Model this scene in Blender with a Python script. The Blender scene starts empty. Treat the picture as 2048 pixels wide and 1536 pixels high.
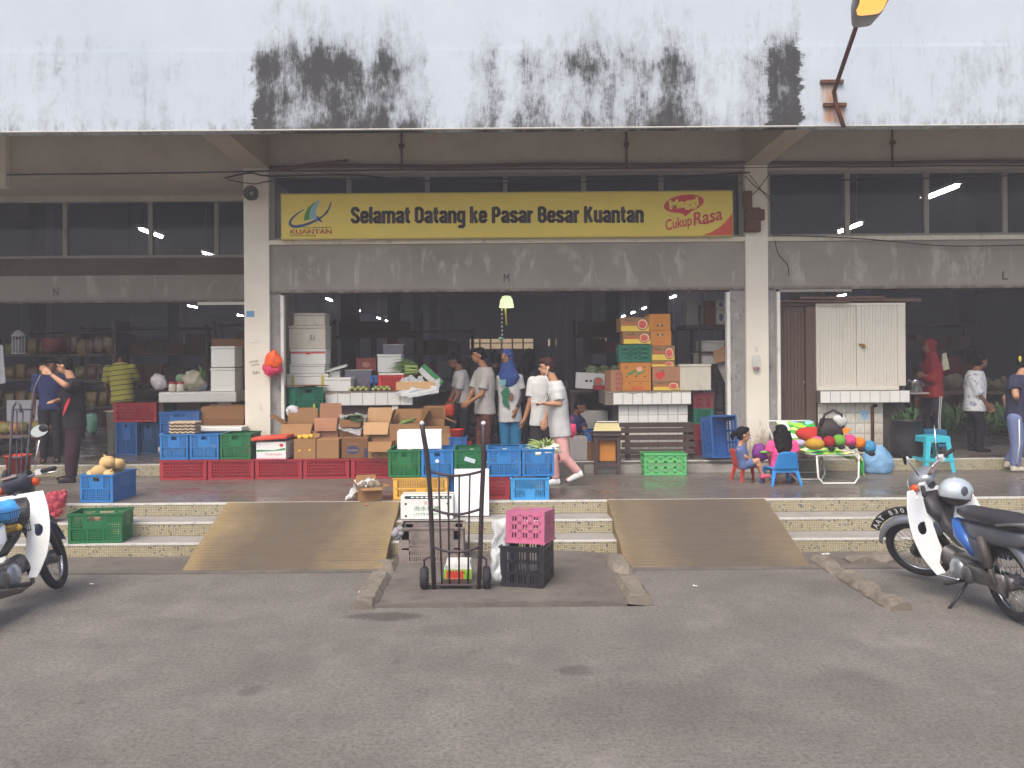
import bpy, bmesh, math, random
from math import sin, cos, pi, radians, sqrt
from mathutils import Vector, Matrix, noise
random.seed(7)
SC = bpy.context.scene
COL = SC.collection
# ---------------------------------------------------------------- camera
F, VX, VY, ROLL, CZ = 1771.0, 1003.0, 728.0, 0.0075, 2.06     # photo pixels (2048 x 1536)
cam_d = bpy.data.cameras.new('camera')
cam = bpy.data.objects.new('camera', cam_d); COL.objects.link(cam)
cam_d.sensor_width = 36.0; cam_d.lens = F / 2048 * 36.0
cam_d.shift_x = (1024 - VX) / 2048; cam_d.shift_y = (VY - 768) / 2048
cam_d.clip_start = 0.05; cam_d.clip_end = 600
cam.matrix_world = Matrix.Translation((0, 0, CZ)) @ Matrix.Rotation(pi/2, 4, 'X') @ Matrix.Rotation(-ROLL, 4, 'Z')
SC.camera = cam
# ---------------------------------------------------------------- sky, sun, exposure
SUN_EL, SUN_ROT = radians(54), radians(205)
wd = bpy.data.worlds.new('World'); SC.world = wd; wd.use_nodes = True
nt = wd.node_tree; nt.nodes.clear()
sk = nt.nodes.new('ShaderNodeTexSky'); sk.sky_type = 'NISHITA'; sk.sun_disc = False
sk.sun_elevation = SUN_EL; sk.sun_rotation = SUN_ROT
sk.air_density = 1.0; sk.dust_density = 5.0; sk.ozone_density = 1.0
bgn = nt.nodes.new('ShaderNodeBackground'); bgn.inputs[1].default_value = 0.13
on = nt.nodes.new('ShaderNodeOutputWorld')
nt.links.new(sk.outputs[0], bgn.inputs[0]); nt.links.new(bgn.outputs[0], on.inputs[0])
sun_d = bpy.data.lights.new('sun', 'SUN'); sun_d.energy = 1.0; sun_d.angle = radians(32); sun_d.color = (1.0, 0.95, 0.89)
sun = bpy.data.objects.new('sun', sun_d); COL.objects.link(sun)
sdir = Vector((sin(SUN_ROT)*cos(SUN_EL), cos(SUN_ROT)*cos(SUN_EL), sin(SUN_EL)))
sun.rotation_euler = (-sdir).to_track_quat('-Z', 'Y').to_euler(); sun.location = (0, -10, 20)
vs = SC.view_settings
vs.view_transform = 'Standard'; vs.look = 'None'; vs.gamma = 1.0; vs.exposure = 0.95; vs.use_curve_mapping = False
SC.render.engine = 'CYCLES'
cy = SC.cycles; cy.use_denoising = True; cy.max_bounces = 8; cy.diffuse_bounces = 5; cy.transparent_max_bounces = 16
cy.sample_clamp_indirect = 6.0; cy.use_adaptive_sampling = True; cy.adaptive_threshold = 0.01

# ---------------------------------------------------------------- photo pixels -> metres
def XZ(x, y, D):
    dx, dy = x - VX, y - VY
    return (dx - ROLL*dy)/F*D, CZ - (dy + ROLL*dx)/F*D
def P(x, y, D):
    X, Z = XZ(x, y, D); return Vector((X, D, Z))
def DZ(x, y, z):                                  # depth of a pixel on the horizontal plane z
    return F*(CZ - z)/((y - VY) + ROLL*(x - VX))
def G(x, y, z=0.0): return P(x, y, DZ(x, y, z))
def S(D): return F/D                              # pixels per metre at a depth
ZP, ZI = 0.452, 0.622                             # veranda floor, market floor
D1, DS, DF = 10.39, 13.0, 13.5                    # veranda edge, inner step, facade

# ---------------------------------------------------------------- mesh building
class MB:
    def __init__(s): s.v = []; s.f = []
    def add(s, vs, fs):
        o = len(s.v); s.v += [Vector(v) for v in vs]; s.f += [tuple(i+o for i in f) for f in fs]; return s
    def box(s, a, b):
        x0,y0,z0 = a; x1,y1,z1 = b
        return s.add([(x0,y0,z0),(x1,y0,z0),(x1,y1,z0),(x0,y1,z0),(x0,y0,z1),(x1,y0,z1),(x1,y1,z1),(x0,y1,z1)],
                     [(0,3,2,1),(4,5,6,7),(0,1,5,4),(1,2,6,5),(2,3,7,6),(3,0,4,7)])
    def cbox(s, c, size, m=None):
        sx,sy,sz = size[0]/2,size[1]/2,size[2]/2; o = len(s.v)
        s.box((-sx,-sy,-sz),(sx,sy,sz)); c = Vector(c)
        for i in range(o, len(s.v)): s.v[i] = (m @ s.v[i] if m else s.v[i]) + c
        return s
    def bbox(s, a, b, bev=0.01):                     # box with chamfered edges
        x0,y0,z0 = a; x1,y1,z1 = b
        bm = bmesh.new(); bmesh.ops.create_cube(bm, size=1.0)
        for v in bm.verts:
            v.co = ((x0+x1)/2+v.co.x*(x1-x0), (y0+y1)/2+v.co.y*(y1-y0), (z0+z1)/2+v.co.z*(z1-z0))
        bmesh.ops.bevel(bm, geom=bm.edges[:], offset=bev, segments=2, affect='EDGES', profile=0.5)
        bm.verts.index_update()
        s.add([v.co.copy() for v in bm.verts], [[v.index for v in f.verts] for f in bm.faces]); bm.free(); return s
    def cone(s, p, r, q, r2=None, n=10, cap=True):
        p, q = Vector(p), Vector(q); r2 = r if r2 is None else r2
        d = q - p
        if d.length < 1e-6: return s
        a = d.orthogonal().normalized(); b = d.cross(a).normalized()
        vs = [p+(a*cos(2*pi*i/n)+b*sin(2*pi*i/n))*r for i in range(n)] + [q+(a*cos(2*pi*i/n)+b*sin(2*pi*i/n))*r2 for i in range(n)]
        fs = [(i,(i+1)%n,n+(i+1)%n,n+i) for i in range(n)]
        if cap: fs += [tuple(range(n-1,-1,-1)), tuple(range(n,2*n))]
        return s.add(vs, fs)
    def ball(s, c, r, n=10, m=None):
        c = Vector(c); r = Vector((r,r,r)) if isinstance(r,(int,float)) else Vector(r); k = max(4, n*2//3)
        vs = []; fs = []
        for j in range(1, k):
            t = pi*j/k
            for i in range(n):
                u = Vector((r.x*sin(t)*cos(2*pi*i/n), r.y*sin(t)*sin(2*pi*i/n), r.z*cos(t)))
                vs.append((m @ u if m else u)+c)
        u = Vector((0,0,r.z)); vs.append((m@u if m else u)+c); vs.append(c-(m@u if m else u)); T = len(vs)-2; B = T+1
        for j in range(k-2):
            for i in range(n):
                a0 = j*n+i; a1 = j*n+(i+1)%n; fs.append((a0,a0+n,a1+n,a1))
        for i in range(n):
            fs.append((T,i,(i+1)%n)); fs.append((B,(k-2)*n+(i+1)%n,(k-2)*n+i))
        return s.add(vs, fs)
    def cap(s, p, r, q, r2=None, n=10):             # rounded limb
        r2 = r if r2 is None else r2
        s.cone(p, r, q, r2, n); s.ball(p, r, n); s.ball(q, r2, n); return s
    def tube(s, pts, r, n=8, closed=False):
        pts = [Vector(p) for p in pts]; N = len(pts); vs = []; prev = None
        for i, p in enumerate(pts):
            a = pts[i-1] if (i > 0 or closed) else p; b = pts[(i+1)%N] if (i < N-1 or closed) else p
            t = (b-a).normalized()
            if prev is None: u = t.orthogonal().normalized()
            else:
                u = prev - t*prev.dot(t); u = u.normalized() if u.length > 1e-6 else t.orthogonal().normalized()
            prev = u; w = t.cross(u); rr = r[i] if isinstance(r,(list,tuple)) else r
            vs += [p+(u*cos(2*pi*k/n)+w*sin(2*pi*k/n))*rr for k in range(n)]
        fs = []
        for i in range(N if closed else N-1):
            for k in range(n):
                a0 = i*n+k; a1 = i*n+(k+1)%n; j = (i+1)%N
                fs.append((a0,a1,j*n+(k+1)%n,j*n+k))
        if not closed: fs += [tuple(range(n-1,-1,-1)), tuple((N-1)*n+k for k in range(n))]
        return s.add(vs, fs)
    def loft(s, rings, n=16, power=2.0):              # rings: (centre, lateral axis*halfwidth, depth axis*halfdepth)
        vs = []; fs = []
        for c, a, b in rings:
            for i in range(n):
                t = 2*pi*i/n; ct, st = cos(t), sin(t)
                ct = math.copysign(abs(ct)**(2/power), ct); st = math.copysign(abs(st)**(2/power), st)
                vs.append(Vector(c)+Vector(a)*ct+Vector(b)*st)
        for j in range(len(rings)-1):
            for i in range(n):
                fs.append((j*n+i, j*n+(i+1)%n, (j+1)*n+(i+1)%n, (j+1)*n+i))
        fs += [tuple(range(n-1,-1,-1)), tuple((len(rings)-1)*n+i for i in range(n))]
        return s.add(vs, fs)
    def lathe(s, c, prof, n=20, axis='Z'):
        c = Vector(c); vs = []; fs = []
        for r, h in prof:
            for i in range(n):
                a, b = r*cos(2*pi*i/n), r*sin(2*pi*i/n)
                vs.append(c+(Vector((a,b,h)) if axis == 'Z' else Vector((h,a,b)) if axis == 'X' else Vector((b,h,a))))
        for j in range(len(prof)-1):
            for i in range(n): fs.append((j*n+i, j*n+(i+1)%n, (j+1)*n+(i+1)%n, (j+1)*n+i))
        return s.add(vs, fs)
    def prism(s, poly, h):                            # list of 3d points, extruded along vector h
        h = Vector(h); n = len(poly); poly = [Vector(p) for p in poly]
        return s.add(poly+[p+h for p in poly], [tuple(range(n-1,-1,-1)), tuple(range(n,2*n))]+[(i,(i+1)%n,n+(i+1)%n,n+i) for i in range(n)])
    def grid(s, fn, nu, nv, keep=None):
        vs = [fn(i/nu, j/nv) for j in range(nv+1) for i in range(nu+1)]; fs = []
        for j in range(nv):
            for i in range(nu):
                if keep is None or keep((i+.5)/nu, (j+.5)/nv):
                    a = j*(nu+1)+i; fs.append((a,a+1,a+nu+2,a+nu+1))
        return s.add(vs, fs)
    def xf(s, m, start=0):
        for i in range(start, len(s.v)): s.v[i] = m @ s.v[i]
        return s
    def mesh(s, name, off=(0,0,0)):
        me = bpy.data.meshes.new(name); off = Vector(off)
        me.from_pydata([v-off for v in s.v], [], s.f); me.validate(); return me
    def build(s, name, mat, parent=None, off=None, smooth=False, fix=True):
        if off is None: off = parent['_o'] if parent is not None and '_o' in parent else (0,0,0)
        me = s.mesh(name, off)
        if fix:
            bm = bmesh.new(); bm.from_mesh(me); bmesh.ops.recalc_face_normals(bm, faces=bm.faces[:]); bm.to_mesh(me); bm.free()
        return link(name, me, mat, parent, smooth)

def link(name, me, mat, parent=None, smooth=False):
    ob = bpy.data.objects.new(name, me); COL.objects.link(ob)
    if mat is not None and not me.materials: me.materials.append(mat)
    if smooth:
        for p in me.polygons: p.use_smooth = True
    if parent is not None: ob.parent = parent
    return ob
def tag(o, label=None, cat=None, group=None, kind=None):
    if label: o['label'] = label
    if cat: o['category'] = cat
    if group: o['group'] = group
    if kind: o['kind'] = kind
    return o
def thing(name, label, cat, loc=(0,0,0), rz=0, group=None, world=False):
    o = bpy.data.objects.new(name, None); COL.objects.link(o); o.empty_display_size = 0.1
    o.location = loc; o.rotation_euler = (0,0,rz); tag(o, label, cat, group)
    if world: o['_o'] = tuple(loc)                 # parts are given in world coordinates
    return o
def kids(o): return [c for c in KID.get(o.name, [])] if False else list(o.children)
def dup(o, loc=None, rz=None, label=None, group=None, mats=None, parent=None, scale=None):
    c = o.copy(); COL.objects.link(c); c.parent = parent
    if loc is not None: c.location = loc
    if rz is not None: c.rotation_euler = (0,0,rz) if isinstance(rz,(int,float)) else rz
    if scale is not None: c.scale = scale
    if label: c['label'] = label
    if group: c['group'] = group
    for ch in list(o.children): dup(ch, parent=c)
    return c
def remesh(mb, voxel=0.01, sm=4, wr=0.0, wf=9.0, seed=0.0):
    me = mb.mesh('tmp'); ob = bpy.data.objects.new('tmp', me); COL.objects.link(ob)
    m = ob.modifiers.new('r', 'REMESH'); m.mode = 'VOXEL'; m.voxel_size = voxel; m.use_smooth_shade = True
    if sm:
        k = ob.modifiers.new('s', 'SMOOTH'); k.factor = 0.5; k.iterations = sm
    dg = bpy.context.evaluated_depsgraph_get()
    r = bpy.data.meshes.new_from_object(ob.evaluated_get(dg))
    bpy.data.objects.remove(ob); bpy.data.meshes.remove(me)
    if wr:
        ns = [v.normal.copy() for v in r.vertices]
        for v, n in zip(r.vertices, ns):
            q = Vector((v.co.x*wf*1.3, v.co.y*wf*1.3, v.co.z*wf*0.8))+Vector((seed, seed*1.7, 0))
            v.co += n*wr*(noise.noise(q)+0.6*noise.noise(q*2.3))
    for p in r.polygons: p.use_smooth = True
    return r
def shift_mesh(me, off):
    me.transform(Matrix.Translation(-Vector(off))); return me

# ---------------------------------------------------------------- materials
def C(h, k=1.0):
    h = h.lstrip('#'); r = [int(h[i:i+2],16)/255 for i in (0,2,4)]
    return tuple(((c/12.92 if c <= 0.04045 else ((c+0.055)/1.055)**2.4)*k) for c in r)
MATS = {}
class NT:
    def __init__(s, name):
        s.m = bpy.data.materials.new(name); s.m.use_nodes = True; s.t = s.m.node_tree; s.t.nodes.clear()
        s.out = s.n('ShaderNodeOutputMaterial'); s.b = s.n('ShaderNodeBsdfPrincipled'); s.l(s.b.outputs[0], s.out.inputs[0])
    def n(s, typ, **k):
        x = s.t.nodes.new(typ)
        for a, b in k.items(): setattr(x, a, b)
        return x
    def l(s, a, b): s.t.links.new(a, b)
    def set(s, **k):
        for a, b in k.items():
            i = s.b.inputs[a.replace('_',' ')]
            if hasattr(b, 'links'): s.l(b, i)
            else: i.default_value = (*b, 1) if isinstance(b, tuple) and len(b) == 3 and i.type == 'RGBA' else b
    def pos(s, obj=False):
        if obj: return s.n('ShaderNodeTexCoord').outputs['Object']
        return s.n('ShaderNodeNewGeometry').outputs['Position']
    def map(s, v, scale=(1,1,1), loc=(0,0,0), rot=(0,0,0)):
        x = s.n('ShaderNodeMapping'); s.l(v, x.inputs[0]); x.inputs['Scale'].default_value = scale; x.inputs['Location'].default_value = loc
        x.inputs['Rotation'].default_value = rot; return x.outputs[0]
    def noise(s, v, scale=5, det=5, rough=0.55, dist=0):
        x = s.n('ShaderNodeTexNoise'); s.l(v, x.inputs['Vector']); x.inputs['Scale'].default_value = scale
        x.inputs['Detail'].default_value = det; x.inputs['Roughness'].default_value = rough; x.inputs['Distortion'].default_value = dist
        return x.outputs[0]
    def ramp(s, v, stops, inter='LINEAR'):
        x = s.n('ShaderNodeValToRGB'); s.l(v, x.inputs[0]); e = x.color_ramp.elements; x.color_ramp.interpolation = inter
        while len(e) < len(stops): e.new(0.5)
        for k, (p, c) in zip(e, stops):
            k.position = p; k.color = (c,c,c,1) if isinstance(c,(int,float)) else (*c, 1) if len(c) == 3 else c
        return x.outputs[0]
    def math(s, op, a, b=None, c=None, clamp=False):
        x = s.n('ShaderNodeMath', operation=op, use_clamp=clamp)
        for i, q in enumerate((a,b,c)):
            if q is None: continue
            if isinstance(q,(int,float)): x.inputs[i].default_value = q
            else: s.l(q, x.inputs[i])
        return x.outputs[0]
    def mix(s, f, a, b, typ='MIX'):
        x = s.n('ShaderNodeMix', data_type='RGBA', blend_type=typ)
        for i, q in ((0,f),(6,a),(7,b)):
            if isinstance(q,(int,float)): x.inputs[i].default_value = q
            elif isinstance(q, tuple): x.inputs[i].default_value = (*q, 1) if len(q) == 3 else q
            else: s.l(q, x.inputs[i])
        return x.outputs[2]
    def sep(s, v):
        x = s.n('ShaderNodeSeparateXYZ'); s.l(v, x.inputs[0]); return x.outputs
    def bump(s, h, st=0.3, dist=0.01):
        x = s.n('ShaderNodeBump'); s.l(h, x.inputs['Height']); x.inputs['Strength'].default_value = st; x.inputs['Distance'].default_value = dist
        s.l(x.outputs[0], s.b.inputs['Normal'])
    def rng(s, v, a, b, c=0.0, d=1.0, smooth=False):
        x = s.n('ShaderNodeMapRange'); x.interpolation_type = 'SMOOTHSTEP' if smooth else 'LINEAR'
        s.l(v, x.inputs[0])
        for i, q in enumerate((a,b,c,d)): x.inputs[i+1].default_value = q
        return x.outputs[0]

def M(name, col, rough=0.55, var=0.12, scale=6.0, bump=0.0, bscale=60, spec=0.35, metal=0.0, dirt=0.0, dcol='#3a322c', alpha=1.0, trans=0.0, emit=0.0, sss=0.0, obj=True, coat=0.0):
    if name in MATS: return MATS[name]
    t = NT(name); col = C(col) if isinstance(col, str) else col
    v = t.pos(obj)
    n = t.noise(v, scale, 5, 0.6)
    lo = tuple(c*(1-var) for c in col); hi = tuple(min(1, c*(1+var*0.8)) for c in col)
    c = t.ramp(n, [(0.3, lo), (0.7, hi)])
    ri = t.n('ShaderNodeObjectInfo').outputs['Random']
    c = t.mix(0.5, c, t.ramp(ri, [(0, tuple(q*0.9 for q in col)), (1, tuple(min(1,q*1.08) for q in col))]))
    if dirt:
        d = t.noise(t.map(v, (1,1,0.45)), scale*1.7, 8, 0.7)
        d = t.ramp(d, [(0.62-0.25*dirt, 0.0), (0.80, min(1.0, dirt*1.6))])
        c = t.mix(d, c, C(dcol))
    t.set(Base_Color=c, Roughness=rough, Specular_IOR_Level=spec, Metallic=metal)
    if coat: t.set(Coat_Weight=coat, Coat_Roughness=0.08)
    if bump: t.bump(t.noise(v, bscale, 4, 0.6), bump, 0.006)
    if alpha < 1: t.set(Alpha=alpha)
    if trans: t.set(Transmission_Weight=trans)
    if sss: t.set(Subsurface_Weight=sss, Subsurface_Radius=(0.01,0.004,0.002))
    if emit: t.set(Emission_Color=c, Emission_Strength=emit)
    MATS[name] = t.m; return t.m
def glow(name, col, st):
    if name in MATS: return MATS[name]
    t = NT(name); t.set(Base_Color=C(col), Emission_Color=C(col), Emission_Strength=st); MATS[name] = t.m; return t.m
# ---------------------------------------------------------------- writing
def text(name, body, size, mat, parent=None, loc=(0,0,0), width=None, height=None, rot=None, bold=0.0, shear=0.0, depth=0.002, align='CENTER', spacing=1.0):
    cu = bpy.data.curves.new(name, 'FONT'); cu.body = body; cu.size = size; cu.extrude = depth; cu.offset = bold; cu.shear = shear
    cu.resolution_u = 3; cu.space_character = spacing
    ob = bpy.data.objects.new('tmp', cu); COL.objects.link(ob)
    me = bpy.data.meshes.new_from_object(ob.evaluated_get(bpy.context.evaluated_depsgraph_get()))
    bpy.data.objects.remove(ob); bpy.data.curves.remove(cu)
    xs = [v.co.x for v in me.vertices] or [0,1]; ys = [v.co.y for v in me.vertices] or [0,1]
    cx, cyy = (min(xs)+max(xs))/2, (min(ys)+max(ys))/2
    sx = width/(max(xs)-min(xs)) if width else 1; sy = height/(max(ys)-min(ys)) if height else (sx if width else 1)
    if not width and height: sx = sy
    R = (rot.to_4x4() if rot is not None else Matrix.Identity(4)) @ Matrix.Rotation(pi/2, 4, 'X')
    me.transform(R @ Matrix.Diagonal((sx, sy, 1, 1)) @ Matrix.Translation((-cx,-cyy,0)))
    me.transform(Matrix.Translation(Vector(loc)))
    return link(name, me, mat, parent)
# ================================================================ surface materials
def x_at(px, D): return (px - VX)/F*D
def mat_road():
    t = NT('asphalt'); p = t.pos()
    big = t.noise(p, 0.35, 4, 0.6); mid = t.noise(p, 2.2, 6, 0.65); fine = t.noise(p, 34, 5, 0.8); grit = t.noise(p, 130, 3, 0.7)
    c = t.ramp(big, [(0.35, C('#6f6b64')), (0.65, C('#847f78'))])
    c = t.mix(t.ramp(mid, [(0.42,0.0),(0.75,0.55)]), c, C('#5a5553'))
    c = t.mix(t.ramp(fine, [(0.36,0.7),(0.58,0.0)]), c, C('#454140'))
    c = t.mix(t.ramp(grit, [(0.56,0.0),(0.72,0.75)]), c, C('#a39d97'))
    sp = t.noise(t.map(p,(1,1.6,1)), 3.1, 3, 0.5); c = t.mix(t.ramp(sp, [(0.69,0.0),(0.76,0.4)]), c, C('#413d3c'))
    sp = t.noise(t.map(p,(1,1.5,1),(7,3,0)), 9, 2, 0.5); c = t.mix(t.ramp(sp, [(0.70,0.0),(0.76,0.4)]), c, C('#3b3736'))
    sp = t.noise(t.map(p,(1.0,0.6,1),(3,9,0)), 1.6, 8, 0.72); c = t.mix(t.ramp(sp, [(0.54,0.0),(0.75,0.4)]), c, C('#958f8a'))
    wob = t.noise(p, 5, 4, 0.6)
    X, Y, Z = t.sep(p)
    for (px, py, rx, ry, k) in ((768,1233,0.3,0.14,0.6),(1152,1341,0.13,0.12,0.42),(1695,1178,0.5,0.35,0.25),(500,1382,0.08,0.10,0.35),(1250,1420,0.9,0.5,0.16),(905,1260,0.5,0.16,0.18),(310,1250,0.5,0.25,0.15),(1720,1380,0.25,0.5,0.16)):
        g = G(px, py)
        dx = t.math('DIVIDE', t.math('SUBTRACT', X, g.x), rx); dy = t.math('DIVIDE', t.math('SUBTRACT', Y, g.y), ry)
        r = t.math('ADD', t.math('ADD', t.math('MULTIPLY', dx, dx), t.math('MULTIPLY', dy, dy)), t.math('MULTIPLY', wob, 2.0))
        c = t.mix(t.rng(r, 2.2, 1.4, 0.0, k), c, C('#37322f'))
    v = t.n('ShaderNodeTexVoronoi', feature='DISTANCE_TO_EDGE'); t.l(t.map(t.noise(p,1.3,3), (1,1,1)), v.inputs['Vector'])
    vv = t.n('ShaderNodeTexVoronoi', feature='DISTANCE_TO_EDGE'); vv.inputs['Scale'].default_value = 0.33
    wv = t.n('ShaderNodeVectorMath', operation='ADD'); t.l(p, wv.inputs[0]); nz = t.n('ShaderNodeTexNoise'); t.l(p, nz.inputs['Vector']); nz.inputs['Scale'].default_value = 1.6
    t.l(nz.outputs['Color'], wv.inputs[1]); t.l(wv.outputs[0], vv.inputs['Vector'])
    crack = t.ramp(vv.outputs[0], [(0.0, 0.3), (0.005, 0.0)])
    c = t.mix(t.math('MULTIPLY', crack, t.ramp(t.noise(p,0.5,2),[(0.5,0.0),(0.62,1.0)])), c, C('#2e2a29'))
    t.set(Base_Color=c, Roughness=0.88, Specular_IOR_Level=0.25)
    t.bump(t.math('ADD', t.math('MULTIPLY', fine, 0.7), t.math('MULTIPLY', grit, 0.5)), 0.55, 0.006); return t.m
def mat_concrete(name, a, b, dark='#4a443f', sc=1.5, rough=0.85, dk=0.6, bump=0.35, grooves=False):
    t = NT(name); p = t.pos()
    c = t.ramp(t.noise(p, sc, 6, 0.65), [(0.3, C(a)), (0.7, C(b))])
    c = t.mix(t.ramp(t.noise(p, sc*3.1, 8, 0.7), [(0.5,0.0),(0.78,dk)]), c, C(dark))
    f = t.noise(p, 70, 4, 0.7); c = t.mix(t.ramp(f, [(0.3,0.3),(0.6,0.0)]), c, C(dark))
    t.set(Base_Color=c, Roughness=rough, Specular_IOR_Level=0.25); t.bump(f, bump, 0.006); return t.m
def mat_ramp():
    t = NT('ramp_concrete'); p = t.pos(); X, Y, Z = t.sep(p)
    c = t.ramp(t.noise(p, 1.6, 6, 0.65), [(0.3, C('#6e5d46')), (0.7, C('#837252'))])
    ax = t.math('ABSOLUTE', X)
    mid = t.math('ABSOLUTE', t.math('SUBTRACT', ax, 2.3)); wob = t.noise(t.map(p,(1.3,0.8,1)), 2.0, 6, 0.65)
    st = t.math('ADD', t.rng(mid, 0.2, 1.0, 0.85, 0.2), t.math('MULTIPLY', wob, 0.75))
    c = t.mix(t.rng(st, 0.75, 1.15, 0.0, 0.85), c, C('#564b40'))
    c = t.mix(t.math('MULTIPLY', t.math('GREATER_THAN', X, 0.0), 0.45), c, C('#574e46'))
    e = t.math('ABSOLUTE', t.math('SUBTRACT', ax, 2.19)); edge = t.rng(e, 0.86, 0.99, 0.0, 0.42)
    c = t.mix(t.math('MULTIPLY', edge, t.ramp(t.noise(p, 9, 5), [(0.3,0.3),(0.6,1.0)])), c, C('#a08a56'))
    wv = t.math('SINE', t.math('ADD', t.math('MULTIPLY', Y, 125), t.math('MULTIPLY', t.noise(p,3,2), 5)))
    gr = t.rng(wv, 0.55, 0.95, 0.0, 1.0)
    broken = t.ramp(t.noise(t.map(p,(0.8,6,1)), 1.5, 4, 0.6), [(0.42,0.0),(0.6,1.0)])
    c = t.mix(t.math('MULTIPLY', t.math('MULTIPLY', gr, broken), 0.5), c, C('#3f3832'))
    f = t.noise(p, 80, 4, 0.7)
    t.set(Base_Color=c, Roughness=0.85); t.bump(t.math('SUBTRACT', t.math('MULTIPLY', f, 0.5), gr), 0.4, 0.008); return t.m
def mat_mosaic(name, base='#b3ab92', spots=0.06):
    t = NT(name); p = t.pos()
    q = t.map(p, (1/0.0195, 1/0.0195, 1/0.0195)); fl = t.n('ShaderNodeVectorMath', operation='FLOOR'); fr = t.n('ShaderNodeVectorMath', operation='FRACTION')
    t.l(q, fl.inputs[0]); t.l(q, fr.inputs[0])
    X, Y, Z = t.sep(fl.outputs[0]); cx = t.n('ShaderNodeCombineXYZ'); t.l(X, cx.inputs[0]); t.l(Z, cx.inputs[2])
    wn = t.n('ShaderNodeTexWhiteNoise', noise_dimensions='3D'); t.l(cx.outputs[0], wn.inputs['Vector'])
    c = t.ramp(wn.outputs[0], [(0, C('#6f6a55')), (spots*0.5, C('#55606e')), (spots, C('#b5aa86')), (0.5, C(base)), (0.85, C('#c2bb9f'))], 'CONSTANT')
    fx, fy, fz = t.sep(fr.outputs[0])
    def gl(f): return t.math('MAXIMUM', t.math('LESS_THAN', f, 0.11), t.math('GREATER_THAN', f, 0.89))
    g = t.math('MAXIMUM', gl(fx), gl(fz)); c = t.mix(g, c, C('#6e6553'))
    c = t.mix(t.ramp(t.noise(p, 2.5, 6, 0.7), [(0.45,0.0),(0.8,0.55)]), c, C('#7b6d54'))
    t.set(Base_Color=c, Roughness=0.45); t.bump(t.math('SUBTRACT', 1.0, g), 0.4, 0.003); return t.m
def mat_terrazzo():
    t = NT('terrazzo_floor'); p = t.pos()
    c = t.ramp(t.noise(p, 1.1, 6, 0.65), [(0.3, C('#5d5752')), (0.7, C('#716a63'))])
    c = t.mix(t.ramp(t.noise(p, 45, 3, 0.7), [(0.55,0.0),(0.75,0.5)]), c, C('#4d4743'))
    wet = t.noise(t.map(p,(0.7,1.2,1)), 0.9, 4, 0.6)
    c = t.mix(t.ramp(t.noise(p, 3.5, 7, 0.7), [(0.52,0.0),(0.8,0.5)]), c, C('#57504b'))
    t.set(Base_Color=c, Roughness=t.ramp(wet, [(0.42,0.2),(0.62,0.5)]), Specular_IOR_Level=0.5); t.bump(t.noise(p,30,3), 0.05, 0.003); return t.m
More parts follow.
